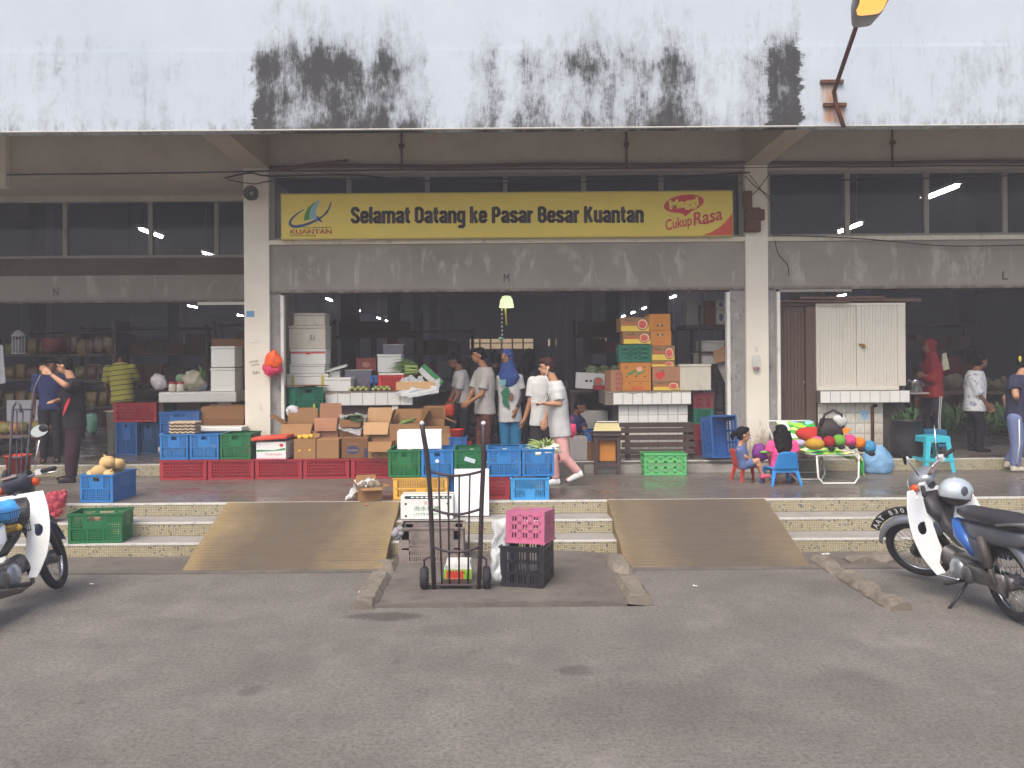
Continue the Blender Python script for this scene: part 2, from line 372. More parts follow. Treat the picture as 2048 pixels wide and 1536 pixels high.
def mat_fascia():
    t = NT('stained_white_paint'); p = t.pos(); X, Y, Z = t.sep(p); Df = 11.3
    base = t.ramp(t.noise(p, 0.6, 5, 0.6), [(0.3, C('#aeb8c2')), (0.7, C('#bbc4cc'))])
    streak = t.noise(t.map(p, (4.2, 1, 0.75)), 1.6, 8, 0.72, 0.4)
    spot = t.noise(t.map(p, (1.3, 1, 1.0)), 3.4, 12, 0.8)
    fine = t.noise(t.map(p, (9, 1, 1.6)), 6.0, 8, 0.75)
    XW = t.math('ADD', X, t.math('ADD', t.math('MULTIPLY', t.math('SUBTRACT', t.noise(t.map(p,(0.6,1,1.6)), 2.6, 8, 0.75), 0.5), 0.55), t.math('MULTIPLY', t.math('SUBTRACT', t.noise(p, 14, 5, 0.7), 0.5), 0.16)))
    xs = [(-60,.12),(60,.20),(88,.36),(112,.38),(125,.18),(270,.14),(295,.27),(312,.12),(440,.14),(460,.27),(478,.15),(508,.17),(514,.86),(640,.88),(700,.78),(740,.74),(800,.86),(858,.80),(862,.26),(930,.20),(950,.66),(1000,.62),(1012,.24),(1030,.30),(1048,.64),(1090,.55),(1118,.60),(1215,.74),(1240,.72),(1320,.58),(1345,.66),(1440,.42),(1535,.48),(1545,.84),(1604,.80),(1609,.16),(1690,.14),(1850,.12),(1925,.34),(1990,.30),(2110,.16)]
    xs = xs[:]                                                # a ramp holds 32 stops: keep two ramps
    def dens(part, lo, hi):
        a, b = x_at(lo, Df), x_at(hi, Df)
        return t.ramp(t.rng(XW, a, b), [((q-lo)/(hi-lo), w) for q, w in part])
    A = [q for q in xs if q[0] <= 862]; B = [q for q in xs if q[0] >= 862]
    d = t.mix(t.math('GREATER_THAN', XW, x_at(862, Df)), dens(A, -60, 862), dens(B, 862, 2110))
    top = 6.16
    zt = t.math('ADD', Z, t.math('MULTIPLY', t.math('SUBTRACT', t.noise(t.map(p,(1.6,1,0.5)), 2.2, 9, 0.75), 0.5), 0.95))
    v = t.ramp(t.rng(zt, 5.05, 6.75), [(0.0,1.05),(0.10,0.86),(0.3,0.78),(0.5,0.98),(0.62,0.6),(0.75,0.25),(1.0,0.12)])
    blob = t.rng(t.noise(t.map(p, (1.0,1,0.3), (4,0,2)), 1.35, 3, 0.6), 0.36, 0.62, 0.55, 1.28)
    d = t.math('MULTIPLY', d, blob)
    m = t.math('ADD', t.math('MULTIPLY', t.math('MULTIPLY', d, v), 1.25), t.math('ADD', t.math('MULTIPLY', t.math('SUBTRACT', streak, 0.5), 1.0), t.math('ADD', t.math('MULTIPLY', t.math('SUBTRACT', spot, 0.5), 1.5), t.math('MULTIPLY', t.math('SUBTRACT', fine, 0.5), 0.7))))
    soft = t.rng(m, 0.2, 0.9, 0.0, 0.8); hard = t.rng(m, 0.55, 0.92, 0.0, 0.92)
    drip = t.noise(t.map(p, (16, 1, 0.5), (2,0,5)), 1.4, 6, 0.7)
    dk = t.math('MULTIPLY', t.rng(drip, 0.58, 0.72, 0.0, 0.7), t.rng(m, 0.05, 0.5))
    c = t.mix(soft, base, C('#77787b')); c = t.mix(dk, c, C('#55565a')); c = t.mix(hard, c, C('#343434'))
    low = t.math('MULTIPLY', t.rng(Z, 5.25, 5.07, 0.0, 1.0), t.rng(t.noise(t.map(p,(5,1,2)), 2.5, 7, 0.75), 0.48, 0.66, 0.0, 0.75))
    c = t.mix(low, c, C('#595450'))
    r = G  # rust under the lamp brackets
    for (px, py0, py1, hw) in ((1662,165,208,0.10),(1672,212,247,0.14)):
        cx = x_at(px, Df); z0 = P(px, py1, Df).z; z1 = P(px, py0, Df).z
        rx = t.rng(t.math('ABSOLUTE', t.math('SUBTRACT', X, cx)), hw*1.2, hw*0.7, 0.0, 1.0)
        rz = t.math('MULTIPLY', t.rng(Z, z0-0.02, z0+0.04), t.rng(Z, z1+0.02, z1-0.01))
        k = t.math('MULTIPLY', t.math('MULTIPLY', rx, rz), t.rng(t.noise(t.map(p,(8,1,0.5)), 5, 5, 0.6), 0.25, 0.62, 0.15, 1.0))
        c = t.mix(t.math('MULTIPLY', k, 0.85), c, C('#a9713a'))
    t.set(Base_Color=c, Roughness=0.8, Specular_IOR_Level=0.2); t.bump(t.math('ADD', spot, t.noise(p, 40, 4)), 0.12, 0.01); return t.m
def mat_lintel():
    t = NT('grey_render'); p = t.pos()
    c = t.ramp(t.noise(p, 1.2, 6, 0.6), [(0.3, C('#8a847b')), (0.7, C('#9b958b'))])
    pt = t.noise(t.map(p,(3.0,1,0.8)), 1.5, 6, 0.62, 0.6)
    X, Y, Z = t.sep(p)
    band = t.math('MULTIPLY', t.rng(Z, 3.2, 3.35), t.rng(Z, 3.88, 3.76))
    c = t.mix(t.math('MULTIPLY', t.rng(pt, 0.54, 0.64, 0.0, 0.6), band), c, C('#bdb9b2'))
    c = t.mix(t.math('MULTIPLY', t.rng(Z, 3.23, 3.17), t.rng(t.noise(p,6,5,0.7), 0.3, 0.55)), c, C('#5d4a40'))
    c = t.mix(t.rng(t.noise(p, 5, 8, 0.75), 0.62, 0.78, 0.0, 0.5), c, C('#6a645e'))
    t.set(Base_Color=c, Roughness=0.85); t.bump(t.noise(p, 50, 4), 0.2, 0.005); return t.m
def mat_pillar():
    t = NT('cream_paint'); p = t.pos(); X, Y, Z = t.sep(p)
    c = t.ramp(t.noise(p, 1.5, 5, 0.6), [(0.3, C('#e0d8c6')), (0.7, C('#ebe5d6'))])
    n = t.noise(t.map(p,(1.4,1,0.6)), 5, 8, 0.72)
    low = t.rng(Z, 1.45, 0.6, 0.0, 0.30)
    c = t.mix(t.rng(t.math('ADD', n, low), 0.66, 0.8, 0.0, 0.75), c, C('#8a7b64'))
    c = t.mix(t.rng(t.math('ADD', t.noise(p, 16, 5, 0.7), t.math('MULTIPLY', low, 0.35)), 0.72, 0.76, 0.0, 0.9), c, C('#5b544c'))
    t.set(Base_Color=c, Roughness=0.7); t.bump(n, 0.15, 0.006); return t.m
def mat_jamb():
    t = NT('peeling_grey_render'); p = t.pos()
    c = t.ramp(t.noise(p, 3, 6, 0.65), [(0.3, C('#85837f')), (0.7, C('#a09e9a'))])
    c = t.mix(t.rng(t.noise(t.map(p,(2,1,0.8)), 6, 8, 0.75), 0.56, 0.66, 0.0, 0.8), c, C('#4f4c49'))
    c = t.mix(t.rng(t.noise(t.map(p,(3,1,0.7),(5,2,1)), 5, 8, 0.75), 0.60, 0.66, 0.0, 0.8), c, C('#c9c7c1'))
    t.set(Base_Color=c, Roughness=0.85); t.bump(t.noise(p, 40, 4), 0.25, 0.006); return t.m

ROAD = mat_road(); RAMP = mat_ramp(); MOSAIC = mat_mosaic('mosaic_riser_tiles'); MOSAIC2 = mat_mosaic('grey_mosaic_tiles', '#a9a695', 0.04)
TERR = mat_terrazzo(); FASC = mat_fascia(); LINT = mat_lintel(); PILL = mat_pillar(); JAMB = mat_jamb()
TREAD = mat_concrete('step_concrete', '#8f8c88', '#a39f98', '#6b655f', 2.0, 0.7, 0.5, 0.15)
APRON = mat_concrete('apron_concrete', '#5f5953', '#766f68', '#403a36', 1.8)
KERB = mat_concrete('broken_kerb_concrete', '#6c645a', '#8c8376', '#443c35', 4.0, 0.9, 0.8, 0.7)
SOFF = mat_concrete('soffit_paint', '#a89e8c', '#b5ab98', '#857b6c', 1.0, 0.85, 0.35, 0.1)
BEAM = mat_concrete('dull_beam_paint', '#bdb4a5', '#cbc2b3', '#9a9082', 1.1, 0.85, 0.5, 0.1)
BROWNB = mat_concrete('dark_brown_band', '#5c5047', '#6b5e53', '#3d342e', 1.4, 0.8, 0.5, 0.1)
NOSE = M('nosing_white', '#c9c7bf', 0.5, 0.15, 8, dirt=0.4, obj=False)
TRIM = M('trim_cream', '#ddd5c2', 0.55, 0.1, 6, dirt=0.35, obj=False)
STRIP = M('white_post_paint', '#e6e3da', 0.5, 0.08, 5, dirt=0.3, obj=False)
MULL = M('mullion_grey', '#9b968c', 0.6, 0.15, 5, dirt=0.3, obj=False)
RUST = M('rusty_steel', '#5a3a2e', 0.8, 0.35, 20, bump=0.4, dirt=0.5, dcol='#8a5a38')
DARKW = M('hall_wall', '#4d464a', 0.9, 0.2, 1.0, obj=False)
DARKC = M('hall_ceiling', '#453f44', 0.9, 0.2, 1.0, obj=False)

# ================================================================ ground
def ground_sheet():
    b = MB(); xs = [-60,-20,-10,-6,-3,0,3,6,10,20,60]; ys = [-30,-8,0,3,5,7,8,9.2,11,40,120]
    b.grid(lambda u, v: Vector((xs[round(u*10)], ys[round(v*10)], 0.0)), 10, 10)
    return tag(b.build('road', ROAD, fix=False), kind='structure')
ground_sheet()
tag(MB().box((-40, 8.78, -0.05), (40, 9.56, 0.012)).build('gutter_strip', APRON), kind='structure')
def rough_block(name, a, b, mat, div=(6,24,4), amp=0.02, sk=0.0, seed=1.0, dips=True):
    """a kerb cast in place, its edges broken away"""
    m = MB(); x0,y0,z0 = a; x1,y1,z1 = b
    bm = bmesh.new(); bmesh.ops.create_cube(bm, size=1.0)
    bmesh.ops.subdivide_edges(bm, edges=[e for e in bm.edges if abs((e.verts[0].co-e.verts[1].co).x) > .5], cuts=div[0], use_grid_fill=True)
    bmesh.ops.subdivide_edges(bm, edges=[e for e in bm.edges if abs((e.verts[0].co-e.verts[1].co).y) > .5], cuts=div[1], use_grid_fill=True)
    bmesh.ops.subdivide_edges(bm, edges=[e for e in bm.edges if abs((e.verts[0].co-e.verts[1].co).z) > .5], cuts=div[2], use_grid_fill=True)
    bm.verts.index_update()
    for v in bm.verts:
        u = v.co.copy(); q = Vector(((x0+x1)/2+u.x*(x1-x0), (y0+y1)/2+u.y*(y1-y0), (z0+z1)/2+u.z*(z1-z0)))
        if u.z > 0:
            e = min(0.5-abs(u.x), 0.4)
            q.z -= max(0, 0.18-e)*(z1-z0)*1.6
            q.z += amp*noise.noise(q*7+Vector((seed,0,0)))+amp*0.8*noise.noise(q*19); q.x += amp*noise.noise(q*9+Vector((0,seed,0)))
            k = noise.noise(q*2.3+Vector((seed*3,1,0)))
            if dips and k > 0.12: q.z -= min(0.6*(z1-z0), (k-0.12)*0.25)
        q.x += sk*(u.y)
        v.co = q
    m.add([v.co.copy() for v in bm.verts], [[v.index for v in f.verts] for f in bm.faces]); bm.free()
    return m.build(name, mat, smooth=False)
tag(rough_block('concrete_apron', (-1.25, 7.5, -0.1), (1.22, 9.55, 0.045), APRON, (60,44,1), 0.005, seed=4.0, dips=False), kind='structure')
tag(rough_block('kerb', (-1.29, 7.46, -0.1), (-1.07, 9.05, 0.075), KERB, (10,70,4), 0.010, seed=1.0), kind='structure')
tag(rough_block('kerb', (1.05, 7.5, -0.1), (1.27, 9.2, 0.085), KERB, (10,70,4), 0.011, seed=2.0), kind='structure')
tag(rough_block('kerb', (3.17, 7.3, -0.1), (3.37, 9.15, 0.07), KERB, (10,70,4), 0.011, seed=3.3), kind='structure')
tag(rough_block('kerb', (3.52, 8.95, -0.1), (4.5, 9.18, 0.09), KERB, (40,10,4), 0.011, seed=5.3), kind='structure')
# veranda and steps
tag(MB().box((-40, D1, 0.0), (40, DS+0.02, ZP)).build('veranda_floor', TERR), kind='structure')
for k, (y0, y1, z) in enumerate(((9.97, D1-0.003, 0.302), (9.55, 9.967, 0.151))):
    st = tag(MB().box((-40, y0, 0.0), (40, y1, z)).build('step', TREAD), kind='structure')
    MB().box((-40, y0-0.006, z-0.149 if k == 0 else 0.004), (40, y0-0.001, z-0.016)).build('mosaic_riser', MOSAIC, st)
    MB().box((-40, y0-0.012, z-0.016), (40, y0+0.03, z+0.003)).build('nosing', NOSE, st)
vf = bpy.data.objects['veranda_floor']
MB().box((-40, D1-0.006, 0.306), (40, D1-0.001, ZP-0.016)).build('mosaic_riser', MOSAIC, vf)
MB().box((-40, D1-0.012, ZP-0.016), (40, D1+0.05, ZP+0.003)).build('nosing', NOSE, vf)
tag(MB().box((-40, DS, 0.0), (40, 75, ZI)).build('market_floor', TERR), kind='structure')
mf = bpy.data.objects['market_floor']
MB().box((-40, DS-0.006, ZP+0.004), (-3.2, DS-0.001, ZI-0.012)).build('mosaic_riser', MOSAIC2, mf)
MB().box((4.3, DS-0.006, ZP+0.004), (40, DS-0.001, ZI-0.012)).build('mosaic_riser', MOSAIC2, mf)
MB().box((1.2, DS-0.08, ZP+0.002), (4.295, DS-0.001, ZI-0.05)).build('lower_step', TREAD, mf)
MB().box((-40, DS-0.01, ZI-0.012), (40, DS+0.04, ZI+0.003)).build('nosing', NOSE, mf)
for x0, x1 in ((-3.22, -1.2), (1.23, 3.07)):
    b = MB(); n = 14; top = []
    yb, yt = 8.86, D1-0.014
    def rp(u, v, x0=x0, x1=x1):
        y = yb+(yt-yb)*v; z = (ZP+0.004)*v + 0.004 + 0.02*sin(pi*v); x = x0+(x1-x0)*u
        return Vector((x + 0.012*noise.noise(Vector((y*4, u*3, x0))), y + (0.03*noise.noise(Vector((x*3,0,1))) if v == 0 else 0), z))
    b.grid(rp, 10, n)
    for s_, u in ((x0, 0), (x1, 1)):
        pts = [rp(u, j/n) for j in range(n+1)]
        b.add([p for p in pts]+[Vector((p.x, p.y, -0.02)) for p in pts], [(j, j+1, n+2+j, n+1+j) for j in range(n)])
    tag(b.build('ramp', RAMP), kind='structure')

# ================================================================ the market building
bld = thing('market_building', 'long concrete market hall with stained white roof edge and open bays', 'building', (0, DF, 0), world=True)
def part(name, mat, *boxes, parent=None, smooth=False):
    b = MB()
    for a, c in boxes: b.box(a, c)
    o = b.build(name, mat, parent or bld, off=(0, DF, 0), smooth=smooth); return o
fa = part('fascia', FASC, ((-20, 11.3, 5.07), (20, 11.5, 6.08)))
part('parapet', FASC, ((-20, 11.322, 6.08), (20, 11.5, 9.0)))
part('soffit', SOFF, ((-20, 11.5, 5.82), (20, 13.5, 6.0)))
part('drip_edge', NOSE, ((-20, 11.29, 5.062), (20, 11.34, 5.075)))
for x0, x1 in ((-11.5,-11.1), (-3.9,-3.52), (3.72,4.06), (11.4,11.75)):
    pl = part('pillar', PILL, ((x0, 13.45, ZI), (x1, 13.85, 5.06)))
    b = MB(); b.prism([(x0,11.5,5.07),(x0,13.5,5.06),(x0,13.5,5.82),(x0,11.5,5.82)], (x1-x0,0,0)); b.build('cantilever_beam', SOFF, bld, off=(0,DF,0))
part('wall_beam', BEAM, ((-20, 13.5, 5.0), (-3.9, 13.7, 6.2)), ((-3.9, 13.502, 4.99), (20, 13.7, 6.2)))
part('hanging_bracket', TRIM, ((-7.75, 13.38, 4.78), (-7.47, 13.5, 5.82)))
lm = part('lintel', LINT, ((-3.518, 13.5, 3.165), (3.718, 13.72, 3.90)))
part('sill', TRIM, ((-3.518, 13.455, 3.90), (3.718, 13.72, 3.965)), parent=lm)
lr = part('lintel', LINT, ((4.062, 13.5, 3.165), (11.4, 13.72, 3.90)))
part('sill', TRIM, ((4.062, 13.455, 3.90), (11.4, 13.72, 3.965)), parent=lr)
ll = part('lintel', LINT, ((-11.1, 15.2, 3.16), (-3.9, 15.4, 3.63)))
part('brown_band', BROWNB, ((-11.1, 15.23, 3.63), (-3.9, 15.4, 3.93)), parent=ll)  # band browner and darker than the lintel below it
part('recess_soffit', BEAM, ((-11.1, 13.7, 5.0), (-3.9, 15.2, 5.1)))
part('return_wall', BEAM, ((-3.897, 13.85, ZI), (-3.6, 15.39, 5.0)))
part('upper_wall', BEAM, ((-11.1, 15.2, 4.9), (-3.9, 15.4, 6.2)))
for x0, x1 in ((-3.518,-3.36), (3.49,3.718), (4.062,4.2)):
    part('jamb', JAMB, ((x0, 13.53, ZI), (x1, 13.72, 3.165)))
for x0, x1 in ((-3.36,-3.312), (3.435,3.488), (4.202,4.25)):
    part('door_post', STRIP, ((x0, 13.48, ZI), (x1, 13.6, 3.13)))
part('head_rail', MULL, ((4.25, 13.5, 3.125), (5.35, 13.53, 3.162)))
part('head_rail', STRIP, ((-5.2, 15.17, 3.11), (-3.9, 15.2, 3.16)))
GLASS = M('window_glass', '#2b2c33', 0.06, 0.0, 1, alpha=0.22, spec=0.5)
def window(x0, x1, y, z0, z1, xs, depth=0.07):
    w = part('window', MULL, ((x0, y, z0), (x1, y+depth, z0+0.05)), ((x0, y, z1-0.05), (x1, y+depth, z1)))
    ed = [x0]+xs+[x1]
    for x in [x0+0.03]+xs+[x1-0.03]: part('mullion', MULL, ((x-0.035, y-0.012, z0+0.05), (x+0.035, y+depth+0.01, z1-0.05)), parent=w)
    for a, c in zip(ed[:-1], ed[1:]):
        part('pane', GLASS, ((a+0.036, y+0.03, z0+0.05), (c-0.036, y+0.036, z1-0.05)), parent=w)
window(-3.518, 3.718, 13.56, 3.965, 4.99, [x_at(q, 13.56) for q in (700, 857, 1013, 1170, 1325)])
window(4.062, 11.4, 13.56, 3.965, 4.99, [x_at(q, 13.56) for q in (1697, 1855, 2012)]+[8.95, 10.15])
window(-11.1, -3.9, 15.25, 3.93, 4.97, [x_at(q, 15.25) for q in (435, 303, 132)]+[-8.8, -10.0])
# hall behind the facade
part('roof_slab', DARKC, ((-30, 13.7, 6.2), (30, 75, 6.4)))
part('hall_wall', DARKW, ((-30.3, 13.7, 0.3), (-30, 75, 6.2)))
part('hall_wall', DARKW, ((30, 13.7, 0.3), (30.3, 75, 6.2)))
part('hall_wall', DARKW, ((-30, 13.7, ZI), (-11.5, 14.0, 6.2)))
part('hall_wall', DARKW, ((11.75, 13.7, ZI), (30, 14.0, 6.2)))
# back wall with openings that let daylight in
def opn(px0, py0, px1, py1, D=72.0):
    a = P(px0, py0, D); c = P(px1, py1, D); return (a.x, c.x, c.z, a.z)
ops = sorted([opn(903,677,910,690), opn(938,678,1068,697), opn(1096,678,1101,692), opn(1108,677,1113,692), opn(1122,677,1128,695), opn(1140,675,1150,690), opn(1199,675,1203,688), opn(1210,674,1217,688)])
xs = [-30]; bk = []; x = -30
for (a, c, z0, z1) in ops:
    bk += [((x,72,ZI),(a,72.3,6.2)), ((a,72,ZI),(c,72.3,z0)), ((a,72,z1),(c,72.3,6.2))]; x = c
bk.append(((x,72,ZI),(30,72.3,6.2)))
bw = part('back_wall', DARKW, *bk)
a, c, z0, z1 = ops[1]
part('window_bar', DARKW, *[((a+(c-a)*k/6-0.06, 71.9, z0), (a+(c-a)*k/6+0.06, 72.05, z1)) for k in range(7)], ((a, 71.9, z0+0.42), (c, 72.0, z0+0.5)), parent=bw)
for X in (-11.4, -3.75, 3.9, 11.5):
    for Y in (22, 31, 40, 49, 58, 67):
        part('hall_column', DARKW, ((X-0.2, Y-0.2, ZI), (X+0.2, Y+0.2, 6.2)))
tag(MB().box((-12, 82, 0), (12, 82.4, 6.0)).build('yard_wall', M('yard_wall_cream', '#b8a27e', 0.8, 0.15, 1, obj=False)), 'cream wall of the yard seen through the far hall windows', 'wall')
# ================================================================ sign board
sg = P(1014, 431, 13.35)
sign = thing('signboard', 'long yellow welcome signboard with dark lettering over the middle bay', 'sign', (sg.x, 13.35, 3.96), world=True)
def sp(px, py, d=0.0):                              # a point on the sign's face (face plane at 13.35)
    return P(px, py + ROLL*(px-VX)*0.45 - ROLL*0, 13.35 - d)
YEL = M('sign_yellow', '#e8cf52', 0.35, 0.10, 1.2, dirt=0.15, dcol='#9c8a48')
INK = M('sign_ink_brown', '#3b2a2c', 0.5, 0.1)
RED = M('sign_red', '#c8333c', 0.45, 0.1); REDO = M('sign_corner_red', '#d8502e', 0.45, 0.1)
BLU = M('logo_blue', '#2d3f7c', 0.45); GRN = M('logo_green', '#4d9440', 0.45); LBL = M('logo_light_blue', '#86b8cc', 0.45); PUR = M('logo_purple', '#453a7c', 0.45)
x0, zt = XZ(563, 389, 13.35); x1, zb = XZ(1465, 472, 13.35); zt = 4.635; zb = 3.975
so = sign['_o']
MB().box((x0, 13.352, zb), (x1, 13.44, zt)).build('panel', YEL, sign)
fr = MB(); [fr.box(a, b) for a, b in (((x0-.012,13.347,zt),(x1+.012,13.445,zt+.018)), ((x0-.012,13.347,zb-.018),(x1+.012,13.445,zb)), ((x0-.012,13.347,zb),(x0,13.445,zt)), ((x1,13.347,zb),(x1+.012,13.445,zt)))]
fr.build('frame', M('sign_edge', '#b7a24a', 0.4), sign)
def su(u, v): return (x0+(x1-x0)*u, zb+(zt-zb)*v)    # sign face coordinates, 0..1
def loc(u, v, d=0.003):
    X, Z = su(u, v); return Vector((X, 13.350-d, Z)) - Vector(so)
W = x1-x0; H = zt-zb
def upx(px): return (px-563)/902
def vpx(py, px): return 1-(py-(389-(px-563)*5/902))/86.0
def tl(name, s, px0, px1, py0, py1, mat, bold=0.0, shear=0.0, rot=0.0, spacing=1.0, parent=None):
    cx, cy_ = (px0+px1)/2, (py0+py1)/2
    R = Matrix.Rotation(-rot, 3, 'Y')
    return text(name, s, 0.3, mat, parent or sign, loc(upx(cx), vpx(cy_, cx)), width=(px1-px0)/132.7, height=(py1-py0)/132.7, bold=bold, shear=shear, rot=R, spacing=spacing)
GL={'l':(.24,[[(.12,0),(.12,1)]]),'m':(.88,[[(.12,0),(.12,.76)],[(.12,.6),(.2,.67),(.36,.67),(.44,.58),(.44,0)],[(.44,.6),(.52,.67),(.68,.67),(.76,.58),(.76,0)]]),
'n':(.56,[[(.12,0),(.12,.76)],[(.12,.6),(.2,.67),(.36,.67),(.44,.58),(.44,0)]]),'u':(.56,[[(.12,.76),(.12,.19),(.19,.1),(.34,.1),(.44,.2)],[(.44,.76),(.44,0)]]),
'e':(.56,[[(.13,.39),(.44,.39),(.44,.57),(.36,.67),(.2,.67),(.12,.57),(.12,.2),(.2,.1),(.36,.1),(.44,.2),(.44,.26)]]),'a':(.56,[[(.12,.54),(.12,.58),(.2,.67),(.36,.67),(.44,.58),(.44,0)],[(.44,.43),(.24,.37),(.12,.28),(.12,.19),(.19,.1),(.3,.1),(.44,.22)]]),
't':(.38,[[(.17,.95),(.17,.19),(.24,.1),(.35,.1)],[(.01,.68),(.36,.68)]]),'g':(.56,[[(.44,.76),(.44,-.12),(.36,-.2),(.19,-.2),(.12,-.13)],[(.44,.58),(.36,.67),(.2,.67),(.12,.57),(.12,.22),(.2,.12),(.36,.12),(.44,.22)]]),
'k':(.56,[[(.12,0),(.12,1)],[(.44,.74),(.2,.38)],[(.26,.45),(.45,.02)]]),'s':(.54,[[(.42,.53),(.42,.58),(.35,.67),(.2,.67),(.12,.59),(.12,.5),(.2,.42),(.35,.34),(.43,.26),(.43,.18),(.35,.1),(.19,.1),(.11,.18),(.11,.25)]]),
'r':(.40,[[(.12,0),(.12,.76)],[(.12,.53),(.22,.65),(.37,.66)]]),'S':(.60,[[(.47,.7),(.47,.8),(.38,.9),(.22,.9),(.13,.8),(.13,.68),(.22,.56),(.38,.45),(.48,.33),(.48,.2),(.38,.1),(.21,.1),(.12,.2),(.12,.3)]]),
'D':(.60,[[(.12,.1),(.12,.9),(.35,.9),(.48,.78),(.48,.22),(.35,.1),(.12,.1)]]),'P':(.58,[[(.12,0),(.12,.9),(.36,.9),(.46,.8),(.46,.55),(.36,.44),(.12,.44)]]),'B':(.60,[[(.12,.1),(.12,.9),(.36,.9),(.46,.8),(.46,.62),(.36,.52),(.12,.52)],[(.36,.52),(.48,.4),(.48,.2),(.36,.1),(.12,.1)]]),
'K':(.62,[[(.12,0),(.12,1)],[(.48,.96),(.2,.45)],[(.27,.58),(.5,.04)]])}
def headline(words,px0,px1,base,cap):
    tot=sum((GL[c][0] if c!=' ' else .26) for c in words); k=(px1-px0)/tot; x=px0
    for c in words:
        if c==' ': x+=.26*k; continue
        b=MB(); w,ps=GL[c]; hw=0.105*0.5*2
        for li,pl in enumerate(ps):
            q=[]
            for (u,v) in pl: 
                px=x+u*k; py=base-v*cap-(px-1000)*0.0012; q.append(loc(upx(px),vpx(py,px),0.003+0.0002*li))
            for i in range(len(q)-1):
                A,B_=q[i],q[i+1]; d=(B_-A); L=d.length; d.normalize(); nn=Vector((-d.z,0,d.x)); vert=abs(d.z); r=(0.112*k*vert+0.094*cap*(1-vert))/132.7
                e=r*0.42 if 0<i else 0; e2=r*0.42 if i<len(q)-2 else 0
                b.prism([A-d*e+nn*r,B_+d*e2+nn*r,B_+d*e2-nn*r,A-d*e-nn*r],(0,0.001+0.00003*i,0))
        b.build('letter',INK,sign,off=(0,0,0)); x+=w*k
headline('Selamat Datang ke Pasar Besar Kuantan',701,1288,445.5,33)
def flat(name, pts, mat, d=0.0025, parent=None):
    b = MB(); b.prism([loc(upx(x), vpx(y, x), d) for x, y in pts], (0, 0.0012, 0)); return b.build(name, mat, parent or sign, off=(0,0,0))
def ribbon(name, pts, ws, mat, d=0.003):
    L = []; R = []
    for i, (x, y) in enumerate(pts):
        a = pts[max(0,i-1)]; b = pts[min(len(pts)-1,i+1)]; tx, ty = b[0]-a[0], b[1]-a[1]; l = sqrt(tx*tx+ty*ty) or 1
        nx, ny = -ty/l, tx/l; w = ws[i]/2; L.append((x+nx*w, y+ny*w)); R.append((x-nx*w, y-ny*w))
    m = MB()
    for i in range(len(pts)-1): m.prism([loc(upx(x), vpx(y,x), d) for x, y in (L[i],L[i+1],R[i+1],R[i])], (0,0.001,0))
    return m.build(name, mat, sign, off=(0,0,0))
pts = [(621+42*cos(radians(t))*0.99 - 10*sin(radians(t))*0.2, 428 - 8*cos(radians(t))*2.0 + 17*sin(radians(t))) for t in range(28, 262, 13)]
ribbon('logo_swoosh', pts, [1.5+4.2*sin(pi*min(1,max(0,i/(len(pts)-1)))) for i in range(len(pts))], BLU)
pts = [(637,437),(645,431),(652,424),(658,416),(661,408),(662,402)]
ribbon('logo_swoosh', pts, [1.0,2,3,3,2.5,1.0], BLU)
flat('logo_sail', [(607,440),(610,425),(616,414),(626,406),(634,402),(624,412),(619,425),(619,438)], GRN)
flat('logo_sail', [(620,437),(620,424),(625,412),(634,403),(641,396),(636,408),(632,420),(632,432),(637,445),(628,438)], LBL)
flat('logo_sail', [(634,429),(646,444),(638,441),(633,434)], PUR)
tl('city_name', 'KUANTAN', 580, 663, 457, 466, M('sign_brick_red', '#b2452e', 0.5), bold=0.006)
tl('small_print', 'MAJLIS PERBANDARAN', 607, 662, 452.5, 455.0, INK); tl('small_print', 'MUNICIPAL COUNCIL', 580, 632, 468, 470.5, INK)
el = [(1368+40*cos(t), 408-2.5*cos(t)*2+17.5*sin(t)) for t in [2*pi*i/28 for i in range(28)]]
flat('speech_bubble', el, RED, 0.002); flat('bubble_tail', [(1352,424),(1386,420),(1376,429),(1371,433),(1366,428)], RED, 0.0024)
el = [(1368+37*cos(t), 408-2.5*cos(t)*2+15.2*sin(t)) for t in [2*pi*i/28 for i in range(28)]]
tl('brand_lettering', 'Maggi', 1339, 1398, 397, 421, M('sign_yellow_ink', '#ecd25a', 0.4), bold=0.014, rot=radians(8))
tl('brand_script', 'Cukup', 1331, 1384, 434, 462, RED, bold=0.004, shear=0.25, rot=radians(12)); tl('brand_script', 'Rasa', 1384, 1444, 420, 446, RED, bold=0.004, shear=0.25, rot=radians(12))
ribbon('script_flourish', [(1392,444),(1400,447),(1412,447),(1424,444),(1432,440)], [0.8,2,2.4,2,0.8], RED)
flat('red_corner', [(1464.5,427),(1464.5,469.5),(1404,470),(1422,464),(1438,455),(1452,443)], REDO, 0.002)
MB().tube([Vector((x0+0.25,13.33,zb-0.02)), Vector((x0+0.55,13.33,zb-0.065)), Vector((x0+1.4,13.33,zb-0.012))], 0.006).build('hanging_wire', M('white_wire','#c9c4b6',0.5), sign)
# bay letters
for s_, px, py, D in (('M',1013,556,13.5), ('L',2010,551,13.5), ('N',112,584,15.2)):
    X, Z = XZ(px, py, D); t_ = text('bay_letter', s_, 0.16, M('stencil_paint','#34302f',0.7), None, (0,0,0), height=0.125, width=0.085)
    t_.location = (X, D-0.003, Z); tag(t_, f'stencilled black letter {s_} on the grey lintel', 'letter', 'bay letters')
